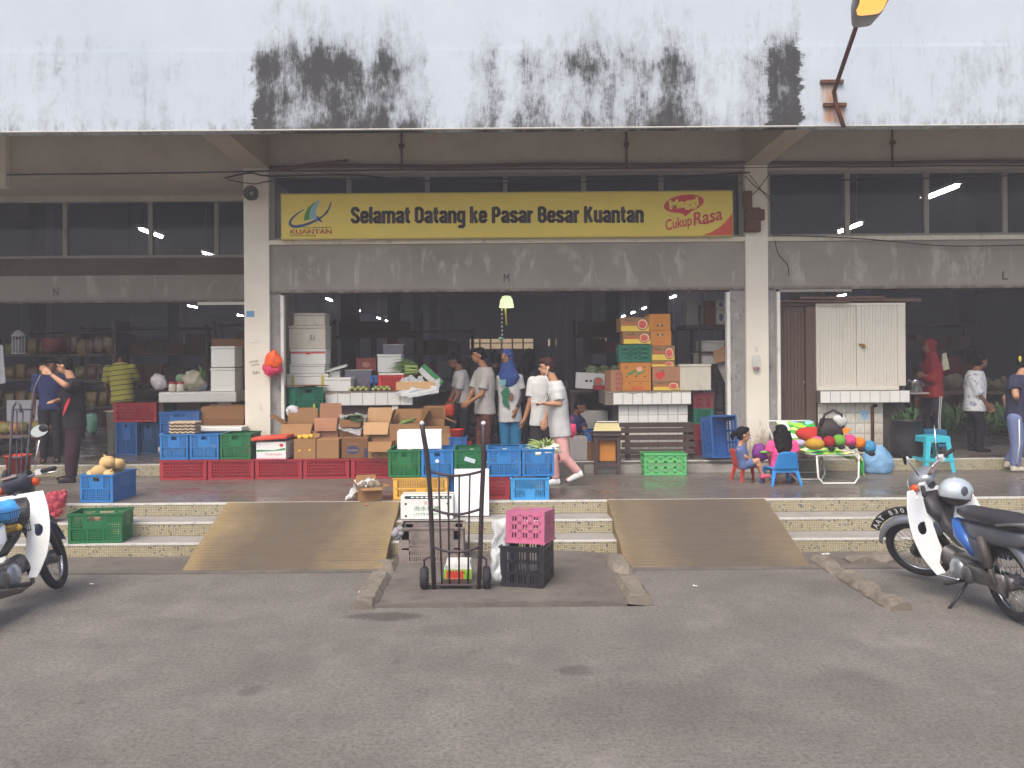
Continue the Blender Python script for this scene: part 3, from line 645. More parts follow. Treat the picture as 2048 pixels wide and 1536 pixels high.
# ================================================================ pipes, cables, boxes on the facade
CAB = M('black_cable', '#2a2526', 0.6); PIPE = M('rusty_conduit', '#5c4238', 0.75, 0.3, 20, dirt=0.5)
for px in (803, 1253, 1785):
    X, _ = XZ(px, 290, 13.48)
    c = thing('conduit_pipe', {803:'thin rusty conduit on the beam left of the middle',1253:'thin rusty conduit on the beam right of the middle',1785:'thin rusty conduit on the beam above the right windows'}[px], 'pipe', (X,13.48,5.1), group='vertical conduits on the beam', world=True)
    MB().tube([(X,13.485,5.02),(X,13.485,5.6),(X+0.04,13.47,5.72),(X+0.05,13.2,5.8)], 0.017).build('pipe', PIPE, c)
    MB().bbox((X-0.04,13.455,5.36),(X+0.04,13.5,5.42),0.006).build('junction_box', PIPE, c)
b = MB(); b.tube([(x,13.45,5.075+0.01*sin(x*2)) for x in [-3.5+i*0.6 for i in range(26)]], 0.028); b.tube([(x,13.46,5.02+0.006*sin(x*3)) for x in [-3.5+i*0.6 for i in range(26)]], 0.012)
tag(b.build('cable_conduit', PIPE, smooth=True), 'long brown conduit running along the foot of the beam', 'pipe')
b = MB(); b.tube([P(545,341,13.4), P(600,333,13.3), P(696,322,13.25)], 0.03); tag(b.build('loose_pipe', RUST, smooth=True), 'loose dark pipe end tilted on the beam beside the left pillar', 'pipe')
def cable(pts, r, label, D=13.4):
    q = [P(x, y, D if len(p) == 0 else p[0]) for x, y, *p in pts]
    b = MB(); out = []
    for i in range(len(q)-1):
        for k in range(4):
            t = k/4; a = q[max(0,i-1)]; d = q[min(len(q)-1,i+2)]
            out.append(0.5*((2*q[i])+(q[i+1]-a)*t+(2*a-5*q[i]+4*q[i+1]-d)*t*t+(3*q[i]-a-3*q[i+1]+d)*t**3))
    out.append(q[-1]); b.tube(out, r, 6); return tag(b.build('cable', CAB, smooth=True), label, 'cable', 'cables on the facade')
cable([(450,356),(500,346),(540,352),(700,350),(860,362),(1100,356),(1330,354),(1500,345)], 0.012, 'black cable sagging along the top of the middle windows')
cable([(455,360),(510,368),(545,362),(700,358),(1000,366),(1300,362),(1485,366)], 0.008, 'thin cable under the top edge of the middle windows')
cable([(1490,352),(1510,372),(1540,395),(1545,420)], 0.007, 'cable crossing the top of the right pillar downwards'); cable([(1540,346),(1515,380),(1492,400)], 0.007, 'cable crossing the top of the right pillar to the meter box')
cable([(1500,350),(1530,390),(1545,410),(1560,440)], 0.006, 'wire looping off the right pillar beside the window'); 
cable([(1545,352),(1700,360),(1870,356),(2060,350)], 0.012, 'black cable running above the right bay windows')
cable([(1545,470),(1700,476),(1800,484),(1900,492),(2060,490)], 0.008, 'cable sagging along the sill of the right bay windows')
cable([(1550,482),(1557,508),(1575,530),(1578,552)], 0.007, 'short wire dangling over the right lintel')
cable([(540,342),(400,345),(250,347),(-40,350)], 0.012, 'black cable along the recessed left bay beam', 13.42)
# loudspeaker on the left pillar
p0 = P(505, 388, 13.3)
ls = thing('horn_loudspeaker', 'small grey horn loudspeaker on top of the left pillar', 'loudspeaker', p0, world=True)
HORN = M('horn_grey', '#6f675e', 0.5, 0.15)
MB().lathe(p0, [(0.115,-0.09),(0.11,-0.085),(0.06,0.0),(0.035,0.06)], 20, 'Y').build('horn', HORN, ls, smooth=True)
MB().ball(p0+Vector((0,-0.05,0)), 0.03).build('horn_core', M('horn_core','#a39a8e',0.5), ls); MB().cone(p0+Vector((0,0.06,0)),0.05,p0+Vector((0,0.13,0)),0.05).build('driver', HORN, ls)
MB().box(p0+Vector((-0.02,0.1,-0.06)), p0+Vector((0.02,0.16,0.06))).build('bracket', RUST, ls)
# meter box
X, Z = XZ(1505, 425, 13.42)
mb_ = thing('meter_box', 'rusty brown electric meter boxes on the right pillar', 'meter box', (X,13.42,Z), world=True)
MB().bbox((X-0.13,13.32,Z-0.3),(X+0.1,13.45,Z+0.06),0.01).build('box', RUST, mb_); MB().bbox((X-0.15,13.35,Z+0.07),(X-0.02,13.45,Z+0.32),0.01).build('upper_box', RUST, mb_)
MB().bbox((X+0.1,13.36,Z-0.12),(X+0.17,13.45,Z+0.04),0.006).build('side_box', RUST, mb_); MB().box((X-0.13,13.315,Z-0.12),(X+0.1,13.322,Z-0.11)).build('door_edge', M('dark_steel','#2e2725',0.6), mb_)
# street lamp on the fascia
LD = 11.3
a0 = P(1662,165,LD-0.06); a1 = P(1668,212,LD-0.06)
lamp = thing('street_lamp', 'lit street lamp on a rusty arm bracketed to the white fascia', 'lamp', (a0.x, LD, a0.z), world=True)
for q, w in ((P(1662,165,LD), 0.145), (P(1668,211,LD), 0.145)):
    MB().box((q.x-w,LD-0.05,q.z-0.02),(q.x+w,LD+0.001,q.z+0.022)).build('bracket', RUST, lamp)
tip = P(1714,48,10.0); base = P(1668,183,LD-0.09)
MB().tube([P(1688,255,LD-0.1), P(1673,213,LD-0.09), base, base.lerp(tip,0.5), tip], 0.028).build('arm', RUST, lamp, smooth=True)
h0 = P(1722,46,9.95); h1 = P(1752,-30,9.15); ax = (h1-h0).normalized(); lat = Vector((1,0.1,0)).normalized(); lat = (lat-ax*lat.dot(ax)).normalized(); up = ax.cross(lat)*-1
if up.z < 0: up = -up
b = MB(); L = (h1-h0).length
b.loft([(h0+ax*(L*t), lat*w, up*h) for t, w, h in ((0,0.085,0.05),(0.05,0.11,0.07),(0.4,0.165,0.10),(0.8,0.18,0.11),(1.0,0.15,0.08))], 20, 3.5)
b.build('housing', M('lamp_housing','#8d8c84',0.45,0.1), lamp, smooth=True)
b = MB(); b.loft([(h0+ax*(L*t)-up*(0.085), lat*w, ax.cross(lat)*h) for t, w, h in ((0.5,0.12,0.03),(0.6,0.14,0.035),(0.95,0.14,0.035))], 16, 3); b.build('lens', glow('sodium_glow','#ffab52',0.75), lamp, smooth=True)
# papers and bags on the pillars
q = P(500.5,628,13.449); st = MB().box((q.x-0.06,13.446,q.z-0.045),(q.x+0.06,13.449,q.z+0.045)).build('number_sticker', M('sticker_blue','#6f9cc4',0.5)); tag(st, 'small blue number sticker on the left pillar', 'sticker')
for s_, px, py, w in (('LOOK',508,723,0.13),('number',511,729,0.13),('Sdn',512,745,0.10),('.. .. .',510,685,0.14)):
    t_ = text('scribble', s_, 0.1, M('marker_ink','#4b4440',0.7), None, (0,0,0), width=w, depth=0.0005, rot=Matrix.Rotation(-0.12,3,'Y')); X, Z = XZ(px, py, 13.447); t_.location = (X, 13.4465, Z)
    tag(t_, {'LOOK':'handwritten capital scribble halfway up the left pillar','number':'second line of handwriting on the left pillar','Sdn':'lowest handwritten scribble on the left pillar','.. .. .':'faint row of marks above the scribbles on the left pillar'}[s_], 'writing', 'marker scribbles')
def bag(name, label, px, py, D, rx, ry, rz, mat, seed, cat='bag', lump=0.25, voxel=0.012, knot=True, z_floor=None):
    c = P(px, py, D); t = thing(name, label, cat, c - Vector((0,0,rz)), world=True)
    b = MB(); b.ball(c, (rx,ry,rz), 34)
    for i, v in enumerate(b.v):
        d = (v-c); k = 1+lump*noise.noise(d*9+Vector((seed,seed,0)))+lump*0.6*noise.noise(d*23+Vector((seed,0,0)))
        f = (d.z/rz+1)/2
        k *= 1.0-0.5*max(0,f-0.72)/0.28 if knot else 1
        w = c+d*k
        if z_floor is not None: w.z = max(w.z, z_floor+0.002)
        b.v[i] = w
    b.build('bag_body', mat, t, smooth=True)
    if knot:
        k = MB(); top = c+Vector((0,0,rz*0.86))
        for s2 in (-1,1): k.tube([top, top+Vector((s2*rx*0.3,0,rz*0.22)), top+Vector((s2*rx*0.12,0,rz*0.42)), top+Vector((0,0,rz*0.5))], min(rx,rz)*0.07, 6)
        k.build('handle', mat, t, smooth=True)
    return t
ORB = M('orange_bag','#f0602a',0.35,0.15,20,bump=0.5,bscale=25); PKB = M('pink_bag','#dc3f66',0.35,0.2,20,bump=0.5,bscale=25)
t = thing('hanging_bag', 'orange and pink plastic bag hanging on the left pillar', 'bag', P(545,752,13.36), world=True)
def crumple(c, r, sd, a=0.3):
    b = MB(); b.ball(c, r, 44)
    for i, v in enumerate(b.v):
        d = v-c; q = Vector((d.x*11, d.y*11, d.z*6))+Vector((sd,0,0)); f = 1-0.22*max(0, d.z/r[2])
        b.v[i] = c+Vector((d.x*f,d.y,d.z))*(1+a*noise.noise(q)+a*0.8*abs(noise.noise(q*2.7))-a*0.3)
    return b
crumple(P(544,734,13.37),(0.165,0.09,0.135),1.0).build('pink_bag', PKB, t, smooth=True)
crumple(P(547,718,13.32),(0.13,0.075,0.15),7.0).build('orange_bag', ORB, t, smooth=True)
CLEAR = M('clear_plastic','#d9dcdc',0.15,0.05,20,alpha=0.30,bump=0.6,bscale=30,spec=0.6)
CLEAR2 = M('cloudy_plastic','#dfe2e2',0.2,0.08,20,alpha=0.55,bump=0.6,bscale=30,spec=0.6)
t = bag('hanging_bag','small clear bag with red sauce hanging on the right pillar',1513,722,13.40,0.07,0.04,0.16,CLEAR,4.0)
q = P(1513,737,13.40); MB().ball(q,(0.05,0.03,0.035)).build('red_sauce', M('sauce','#8e4a44',0.4), t, smooth=True)
# hanging lamp in the doorway
q = P(1013,604,14.2)
hl = thing('pendant_lamp', 'lit pale green lampshade hanging under the middle lintel', 'lamp', q, world=True)
MB().lathe(q,[(0.03,0.10),(0.07,0.09),(0.10,0.03),(0.118,-0.075),(0.122,-0.09),(0.115,-0.085)],20).build('lamp_shade', glow('shade_glow','#d8e6b4',0.62), hl, smooth=True)
MB().cone(q+Vector((0,0,0.1)),0.008,q+Vector((0,0,0.6)),0.008).build('cord', CAB, hl)
MB().ball(q+Vector((0,0,-0.02)),0.035).build('bulb', glow('bulb_glow','#fff3cf',9.0), hl, smooth=True)
MB().prism([q+Vector((-0.03,0.0,-0.1)),q+Vector((-0.005,0.0,-0.1)),q+Vector((0.01,0.0,-0.38)),q+Vector((-0.02,0.0,-0.36))],(0,0.004,0)).build('ribbon', M('yellow_ribbon','#b7a637',0.5), hl)
q = P(1004,645,14.15)
fs = thing('beaded_hanging', 'black and white beaded strand with mint cap hanging by the lamp', 'ornament', q, world=True)
for k in range(14): MB().ball(q+Vector((0.004*(k%2),0,0.2-0.033*k)),0.016,8).build('bead', M('bead_white','#dfe4df',0.4) if k%2 == 0 else M('bead_black','#2a2728',0.4), fs, smooth=True)
MB().lathe(q+Vector((-0.02,0,-0.26)),[(0.01,0.03),(0.035,0.02),(0.045,0.0),(0.03,-0.02),(0.0,-0.022)],14).build('cap', M('mint_plastic','#8fcfae',0.4), fs, smooth=True)
MB().cone(q+Vector((0,0,-0.24)),0.003,q+Vector((0,0,0.6)),0.003).build('string', CAB, fs)
# fluorescent tubes in two long rows
TUBE = glow('tube_glow','#fbf4ff',52.0); HOUS = M('tube_housing','#b9b7b2',0.5)
pr = None; kk = 0
for X in (7.7, -7.7, -15.2, 15.2):
    for k in range(14):
        Y = 15.5+4.02*k
        if (X < -8 or X > 8) and k not in (2,4,6,7,9): continue
        if X == -7.7 and k in (0, 3, 5, 9): continue
        if X == 7.7 and k in (2, 3): continue
        lab = 'nearest lit tube seen through the right bay window' if (X, k) == (7.7, 0) else 'second lit tube seen through the right bay window' if (X, k) == (7.7, 1) else 'left lit tube seen through the left bay window' if (X, k) == (-7.7, 1) else 'lower lit tube seen through the left bay window by the pillar' if (X, k) == (-7.7, 2) else f"distant fluorescent tube in the hall, {'right' if X > 0 else 'left'} of the aisle"
        if pr is None:
            pr = thing('fluorescent_light', lab, 'lamp', (X,Y,5.0), group='fluorescent lights in the hall')
            MB().box((-0.06,-0.65,0.03),(0.06,0.65,0.09)).build('housing', HOUS, pr)
            MB().cone((0,-0.6,0.0),0.028,(0,0.6,0.0),0.028,8).build('tube', TUBE, pr)
            [MB().box((-0.008,q-0.01,0.09),(0.008,q+0.01,1.2)).build('hanger', HOUS, pr) for q in (-0.39, 0.39)]
        else: dup(pr, (X,Y,5.0), 0, lab)
# ================================================================ crates, cartons, foam boxes
PL = dict(rough=0.42, var=0.12, scale=7, spec=0.4, dirt=0.22, dcol='#5b5148')
CR = {k: M('crate_'+k, c, **PL) for k, c in dict(blue='#2d74b4', green='#1f6c40', red='#9c2a34', yellow='#e0ad4c', navy='#2a5f9c', black='#26242a', pink='#b96484', lime='#5cb46c', teal='#1f6f56', grey='#8b7d76', maroon='#7d3238', sky='#3c93cf').items()}
WHT = M('white_print', '#e6e6e2', 0.5, 0.05); BLK = M('black_print', '#2c2829', 0.6, 0.1)
CACHE = {}
def crate_meshes(w, d, h, style):
    key = (round(w,2), round(d,2), round(h,2), style)
    if key in CACHE: return CACHE[key]
    out = []; T = 0.012
    def panel(L, Hh, ends):
        b = MB()
        def put(u0, u1, v0, v1, t=T): b.box((u0-L/2, -t/2, v0), (u1-L/2, t/2, v1))
        def lat(u0, u1, v0, v1, pu, pv, bu=0.008, bv=0.008):
            n = max(1, round((u1-u0)/pu)); m = max(1, round((v1-v0)/pv))
            for i in range(1, n): put(u0+(u1-u0)*i/n-bu/2, u0+(u1-u0)*i/n+bu/2, v0, v1, T*0.7)
            for j in range(1, m): put(u0, u1, v0+(v1-v0)*j/m-bv/2, v0+(v1-v0)*j/m+bv/2, T*0.62)
        put(0, 0.03, 0, Hh); put(L-0.03, L, 0, Hh); put(0.03, L-0.03, 0, 0.03); put(0.03, L-0.03, Hh-0.03, Hh)
        a, z = 0.03, Hh-0.03; W_ = L-0.06
        if style == 'grid':
            put(0.03, 0.055, 0.03, z); put(L-0.055, L-0.03, 0.03, z)
            lat(0.055, L-0.055, 0.03, z, 0.021, (z-0.03)/5, 0.010, 0.011)
        elif style == 'perf':
            m_ = Hh*0.47; put(a, L-a, m_, m_+0.018)
            nst = 1 if L < 0.5 else 2
            ed = [a+W_*k/(nst+1) for k in range(nst+2)]
            for k in range(1, nst+1): put(ed[k]-0.011, ed[k]+0.011, 0.03, m_)
            for k in range(nst+1): lat(ed[k]+0.011, ed[k+1]-0.011, 0.03, m_, 0.020, 0.020, 0.009, 0.009)
            q = W_*0.24
            put(a+q, a+q+0.014, m_+0.018, z); put(L-a-q-0.014, L-a-q, m_+0.018, z)
            if ends:
                hh = z-0.045; put(a+q+0.014, L-a-q-0.014, m_+0.018, hh-0.0)
                put(a+q+0.014, a+q+0.05, hh, z); put(L-a-q-0.05, L-a-q-0.014, hh, z)
            else: put(a+q+0.014, L-a-q-0.014, m_+0.018, z)
            lat(a, a+q, m_+0.018, z, 0.020, 0.020, 0.009, 0.009); lat(L-a-q, L-a, m_+0.018, z, 0.020, 0.020, 0.009, 0.009)
        elif style == 'slot':
            rows = 3
            for k in range(rows+1):
                v = 0.03+(z-0.03)*k/rows; put(a, L-a, max(0.03, v-0.014), min(z, v+0.014))
            n = max(3, round(W_/0.15))
            for k in range(n+1): put(max(a, a+W_*k/n-0.018), min(L-a, a+W_*k/n+0.018), 0.03, z)
            lat(a, L-a, 0.03, z, 0.026, 9, 0.011)
        elif style == 'bars':
            put(a, L-a, 0.03+(z-0.03)*0.5-0.006, 0.03+(z-0.03)*0.5+0.006)
            lat(a+0.02, L-a-0.02, 0.03, z, 0.021, 9, 0.010); put(a, a+0.02, 0.03, z); put(L-a-0.02, L-a, 0.03, z)
            if ends: put(L/2-0.06, L/2+0.06, 0.03, 0.12)
        elif style == 'solid':
            put(a, L-a, Hh*0.68, z); put(a, L-a, Hh*0.40, Hh*0.45); put(a, a+W_*0.12, 0.03, z); put(L-a-W_*0.12, L-a, 0.03, z)
            lat(a+W_*0.12, L-a-W_*0.12, 0.03, Hh*0.68, 0.022, 0.05, 0.013, 0.014)
        return b
    P_ = panel(w, h, True)
    f = MB().add(P_.v, P_.f).xf(Matrix.Translation((0,-d/2+T/2,0))); out.append(('side_panel', f))
    g = MB().add(P_.v, P_.f).xf(Matrix.Translation((0,d/2-T/2,0))); out.append(('side_panel', g))
    Q = panel(d-2*T-0.002, h, False); R = Matrix.Rotation(pi/2, 4, 'Z')
    out.append(('side_panel', MB().add(Q.v, Q.f).xf(Matrix.Translation((-w/2+T/2,0,0)) @ R)))
    out.append(('side_panel', MB().add(Q.v, Q.f).xf(Matrix.Translation((w/2-T/2,0,0)) @ R)))
    out.append(('base', MB().box((-w/2+T,-d/2+T,0.004),(w/2-T,d/2-T,0.016))))
    r = MB(); e = 0.010
    r.box((-w/2-e,-d/2-e,h-0.012),(w/2+e,-d/2+T,h+0.006)); r.box((-w/2-e,d/2-T,h-0.012),(w/2+e,d/2+e,h+0.006))
    r.box((-w/2-e,-d/2+T,h-0.012),(-w/2+T,d/2-T,h+0.006)); r.box((w/2-T,-d/2+T,h-0.012),(w/2+e,d/2-T,h+0.006)); out.append(('rim', r))
    CACHE[key] = [(n_, m.mesh(n_)) for n_, m in out]; return CACHE[key]
def crate(label, w, d, h, style, mat, loc, rz=0, group='plastic crates', rx=0, ry=0, name='plastic_crate', cat='crate'):
    t = thing(name, label, cat, loc, rz, group); t.rotation_euler = (rx, ry, rz)
    for n_, me in crate_meshes(w, d, h, style):
        k = (me.name, mat.name)
        if k not in CACHE:
            m2 = me.copy(); m2.materials.clear(); m2.materials.append(mat); CACHE[k] = m2
        o = bpy.data.objects.new(n_, CACHE[k]); COL.objects.link(o); o.parent = t
    return t
def pxw(px0, px1, D): return (px1-px0)/S(D)
def cratep(label, px0, px1, D, z, h, d, style, mat, rz=0, group='plastic crates', **k):
    """front face between two photo columns at depth D, standing at height z"""
    w = pxw(px0, px1, D); X = x_at((px0+px1)/2, D)
    return crate(label, round(w,2), d, h, style, mat, (X, D+d/2, z+0.002), rz, group, **k)
def ztop(px, py, D): return XZ(px, py, D)[1]
CARD = {k: M('card_'+k, c, 0.8, 0.14, 5, bump=0.15, bscale=40, spec=0.15, dirt=0.22, dcol='#6b4d36') for k, c in dict(tan='#98734f', brown='#7a583c', orange='#c2813f', pale='#b8946c', white='#dcdcd8', grey='#9d9a98', dark='#6a4c37', pinky='#a87a5e').items()}
def carton(label, w, d, h, mat, loc, rz=0, flaps=None, group='cartons', cat='carton', tape=True, name='carton', rx=0, ry=0, fl=None):
    t = thing(name, label, cat, loc, rz, group); t.rotation_euler = (rx, ry, rz); T = 0.005
    b = MB()
    if flaps is None:
        b.bbox((-w/2,-d/2,0),(w/2,d/2,h),0.006); b.build('body', mat, t)
        if tape: MB().box((-w/2-0.0008,-0.025,h+0.0002),(w/2+0.0008,0.025,h+0.0012)).build('tape', M('parcel_tape','#b48f62',0.25), t)
    else:
        b.box((-w/2,-d/2,0),(w/2,d/2,T)); b.box((-w/2,-d/2,T),(w/2,-d/2+T,h)); b.box((-w/2,d/2-T,T),(w/2,d/2,h))
        b.box((-w/2,-d/2+T,T),(-w/2+T,d/2-T,h)); b.box((w/2-T,-d/2+T,T),(w/2,d/2-T,h)); b.build('body', mat, t)
        for s_, a in flaps.items():
            L = (fl or (d*0.48 if s_ in 'fb' else w*0.45)); L = min(L, 0.24); a = radians(a)
            e = w if s_ in 'fb' else d
            m = MB(); N = 4; R = [(0,0)]
            for k in range(1, N+1):
                aa = a*(0.85+0.15*k/N); R.append((R[-1][0]+L/N*sin(aa), R[-1][1]+L/N*cos(aa)))
            for k in range(N):
                (o0,z0),(o1,z1) = R[k], R[k+1]
                m.add([(-e/2+0.004,o0,z0),(e/2-0.004,o0,z0),(e/2-0.004-0.004*(k+1),o1,z1),(-e/2+0.004+0.004*(k+1),o1,z1)], [(0,1,2,3)])
            A = {'f':pi,'b':0,'l':pi/2,'r':-pi/2}[s_]; off = {'f':(0,-d/2,h),'b':(0,d/2,h),'l':(-w/2,0,h),'r':(w/2,0,h)}[s_]
            m.xf(Matrix.Translation(off) @ Matrix.Rotation(A,4,'Z'))
            o = m.build('flap', mat, t); md = o.modifiers.new('s','SOLIDIFY'); md.thickness = 0.004; md.offset = 0
    t['_d'] = d; t['_h'] = h; t['_w'] = w
    return t
def cartonp(label, px0, py0, px1, D, z, d, mat, **k):
    w = pxw(px0, px1, D); h = ztop((px0+px1)/2, py0, D)-z; X = x_at((px0+px1)/2, D)
    return carton(label, w, d, h, mat, (X, D+d/2, z+0.002), **k)
def dec(t, name, pts, mat, e=0.001):                 # flat print on the front face; u,v in 0..1
    w, d, h = t['_w'], t['_d'], t['_h']
    MB().prism([(-w/2+w*u, -d/2-e, h*v) for u, v in pts], (0, 0.0008, 0)).build(name, mat, t)
def dell(t, name, u, v, ru, rv, mat, e=0.001, n=20): dec(t, name, [(u+ru*cos(2*pi*i/n), v+rv*sin(2*pi*i/n)) for i in range(n)], mat, e)
def drect(t, name, u0, v0, u1, v1, mat, e=0.001): dec(t, name, [(u0,v0),(u1,v0),(u1,v1),(u0,v1)], mat, e)
def dtext(t, name, s, u, v, wu, mat, hv=None, bold=0.0, e=0.0015):
    w, d, h = t['_w'], t['_d'], t['_h']
    return text(name, s, 0.1, mat, t, (-w/2+w*u, -d/2-e, h*v), width=wu*w, height=hv*h if hv else None, bold=bold, depth=0.0003)
FOAM = M('foam_white', '#e4e3dc', 0.75, 0.05, 8, bump=0.12, bscale=120, dirt=0.16, dcol='#a99c84'); FOAMD = M('foam_grubby', '#cfcab9', 0.75, 0.1, 8, bump=0.12, bscale=120, dirt=0.35, dcol='#8f8064')
FOAMC = M('foam_clean', '#f1f1ee', 0.7, 0.03, 8, bump=0.1, bscale=120)
def foam(label, w, d, h, loc, rz=0, mat=None, lid=True, group='foam boxes', open_=False, rx=0, ry=0):
    mat = mat or FOAM; t = thing('foam_box', label, 'foam box', loc, rz, group); t.rotation_euler = (rx, ry, rz); lh = min(0.045, h*0.22) if lid else 0
    b = MB()
    if open_:
        k = 0.03
        for a, c in (((-w/2,-d/2,0),(w/2,d/2,k)), ((-w/2,-d/2,k),(w/2,-d/2+k,h)), ((-w/2,d/2-k,k),(w/2,d/2,h)), ((-w/2,-d/2+k,k),(-w/2+k,d/2-k,h)), ((w/2-k,-d/2+k,k),(w/2,d/2-k,h))): b.box(a, c)
    else: b.bbox((-w/2+0.006,-d/2+0.006,0),(w/2-0.006,d/2-0.006,h-lh), 0.012)
    b.build('body', mat, t)
    if lid: MB().bbox((-w/2,-d/2,h-lh+0.002),(w/2,d/2,h), 0.010).build('lid', mat, t)
    t['_d'] = d; t['_h'] = h; t['_w'] = w
    return t
def foamp(label, px0, py0, px1, py1, D, d, **k):
    w = pxw(px0, px1, D); z = ztop((px0+px1)/2, py1, D); h = ztop((px0+px1)/2, py0, D)-z; X = x_at((px0+px1)/2, D)
    z = k.pop('z', z); h = k.pop('h', h)
    return foam(label, w, d, h, (X, D+d/2, z), **k)
def lumps(b, cs, r, seed=0, amp=0.12, n=10):
    for i, c in enumerate(cs):
        o = len(b.v); rr = r(i) if callable(r) else r; b.ball(c, rr, n)
        for k in range(o, len(b.v)):
            d = b.v[k]-Vector(c); b.v[k] = Vector(c)+d*(1+amp*noise.noise(d*14+Vector((seed+i*3.1,0,0))))
    return b
def leaf(b, base, tip, width, bend=0.05, n=5, nrm=None):
    base, tip = Vector(base), Vector(tip); ax = tip-base; L = ax.length
    up = nrm or Vector((0,-0.3,1)); lat = ax.cross(up)
    lat = lat.normalized() if lat.length > 1e-5 else Vector((1,0,0)); up2 = lat.cross(ax).normalized(); vs = []; fs = []
    for i in range(n+1):
        t = i/n; w = width*sin(pi*min(0.97,0.06+t*0.93))**0.8
        c = base+ax*t+up2*bend*L*sin(pi*t)
        vs += [c-lat*w-up2*w*0.25, c, c+lat*w-up2*w*0.25]
    for i in range(n):
        o = i*3; fs += [(o,o+1,o+4,o+3),(o+1,o+2,o+5,o+4)]
    return b.add(vs, fs)
# ================================================================ stacks at the veranda edge
D_ = 10.55
cratep('yellow slotted crate under the green crate at the veranda edge', 785, 895, D_, ZP, 0.255, 0.42, 'bars', CR['yellow'], group='front crate stack')
cratep('dark red crate beside the foam sheet in the bottom row', 962, 1017, D_, ZP, 0.255, 0.5, 'grid', CR['red'], group='front crate stack')
cratep('blue slotted crate at the right end of the bottom row', 1020, 1096, D_-0.12, ZP, 0.255, 0.5, 'bars', CR['sky'], group='front crate stack')
cratep('blue crate hidden between the yellow crate and the red crate', 898, 960, D_+0.05, ZP, 0.255, 0.5, 'grid', CR['navy'], group='front crate stack')
Z2 = ZP+0.268
row = [(775,839,'green','green crate at the left end of the upper row, under the foam box'),(841,905,'blue','blue crate behind the left handle of the hand truck'),(907,970,'green','green crate with a torn label between two blue crates'),(973,1040,'blue','blue crate left of the crate holding radishes'),(1043,1107,'blue','blue crate holding leafy white radishes')]
for px0, px1, c, lab in row:
    t = cratep(lab, px0, px1, D_-0.02, Z2, 0.318, 0.6, 'perf', CR[c], group='front crate stack')
    w = pxw(px0, px1, D_)
    if px0 != 1043:
        MB().box((-0.11,0.293,0.262),(-0.04,0.2945,0.272)).build('white_print', WHT, t); MB().box((-0.02,0.293,0.258),(0.09,0.2945,0.276)).build('white_print', WHT, t)
    if px0 == 907: MB().cbox((0.0,-0.3135,0.20),(0.13,0.001,0.05),Matrix.Rotation(0.3,3,'Y')).build('torn_label', M('label_paper','#b9cbd0',0.6), t)
    if px0 == 841: MB().lathe((0.0,-0.312,0.19),[(0.0,-0.002),(0.022,0.0)],12,'Y').build('sticker', WHT, t)
# greens in crates: loose vegetables fill
VEG = M('veg_green','#6f8a4a',0.6,0.3,15); VEGD = M('veg_dark_green','#3d5a35',0.6,0.35,15); RAD = M('radish_white','#dfe0c4',0.5,0.1,10); STALK = M('stalk_green','#9db368',0.5,0.2,15)
for px, lab in ((807,'heap of pale greens inside the left green crate'),(873,'heap of greens inside the blue crate by the hand truck'),(938,'heap of greens inside the labelled green crate'),(1006,'heap of greens inside the blue crate left of the radishes')):
    X = x_at(px, D_+0.3); b = MB(); lumps(b, [(X+random.uniform(-.12,.12), D_+0.3+random.uniform(-.2,.2), Z2+0.07+random.uniform(0,.05)) for _ in range(12)], 0.065, px); o = b.build('greens', VEG if px%2 else VEGD, smooth=True); tag(o, lab, 'vegetables', kind='stuff')
for k in range(6):
    X = x_at(1075, D_)+random.uniform(-.12,.10); Y = D_+0.12+0.06*k; zz = Z2+0.25+0.03*(k%3)
    t = thing('radish', ['front left white radish lying in the blue crate','front right white radish lying in the blue crate','middle left white radish lying in the blue crate','middle right white radish lying in the blue crate','rear left white radish lying in the blue crate','rear right white radish lying in the blue crate'][k], 'radish', (X,Y,zz), group='white radishes')
    a = random.uniform(-0.4,0.5); dx = Vector((cos(a),sin(a)*0.4,0.1))
    MB().tube([dx*-0.02, dx*0.05, dx*0.14, dx*0.22], [0.022,0.032,0.026,0.006], 10).build('root', RAD, t, smooth=True)
    b = MB(); 
    for q in range(9): leaf(b, dx*-0.02, dx*-0.14+Vector((random.uniform(-.09,.07),random.uniform(-.08,.08),random.uniform(0.0,.11))), 0.012, 0.2, 4)
    b.build('leaves', STALK, t)
for k in range(4):
    b = MB(); X = x_at(1092, D_)+0.02*k; 
    for q in range(9): leaf(b, (X,D_+0.3,Z2+0.26), (X+random.uniform(-.10,.08),D_+0.25+random.uniform(-.1,.1),Z2+0.40+random.uniform(-.05,.04)), 0.011, 0.15, 4)
    tag(b.build('greens', STALK), 'tuft of green tops rising from the radish crate', 'vegetables', 'radish tops', kind='stuff') if k == 0 else tag(b.build('greens', STALK), 'tuft of green tops rising from the radish crate', 'vegetables', 'radish tops', kind='stuff')
foam('clean white foam box on top of the green and blue crates', pxw(792,880,10.6), 0.36, 0.21, (x_at(836,10.6)+0.0, 10.62+0.16, Z2+0.332), 0.05, FOAMC, lid=False, open_=True)
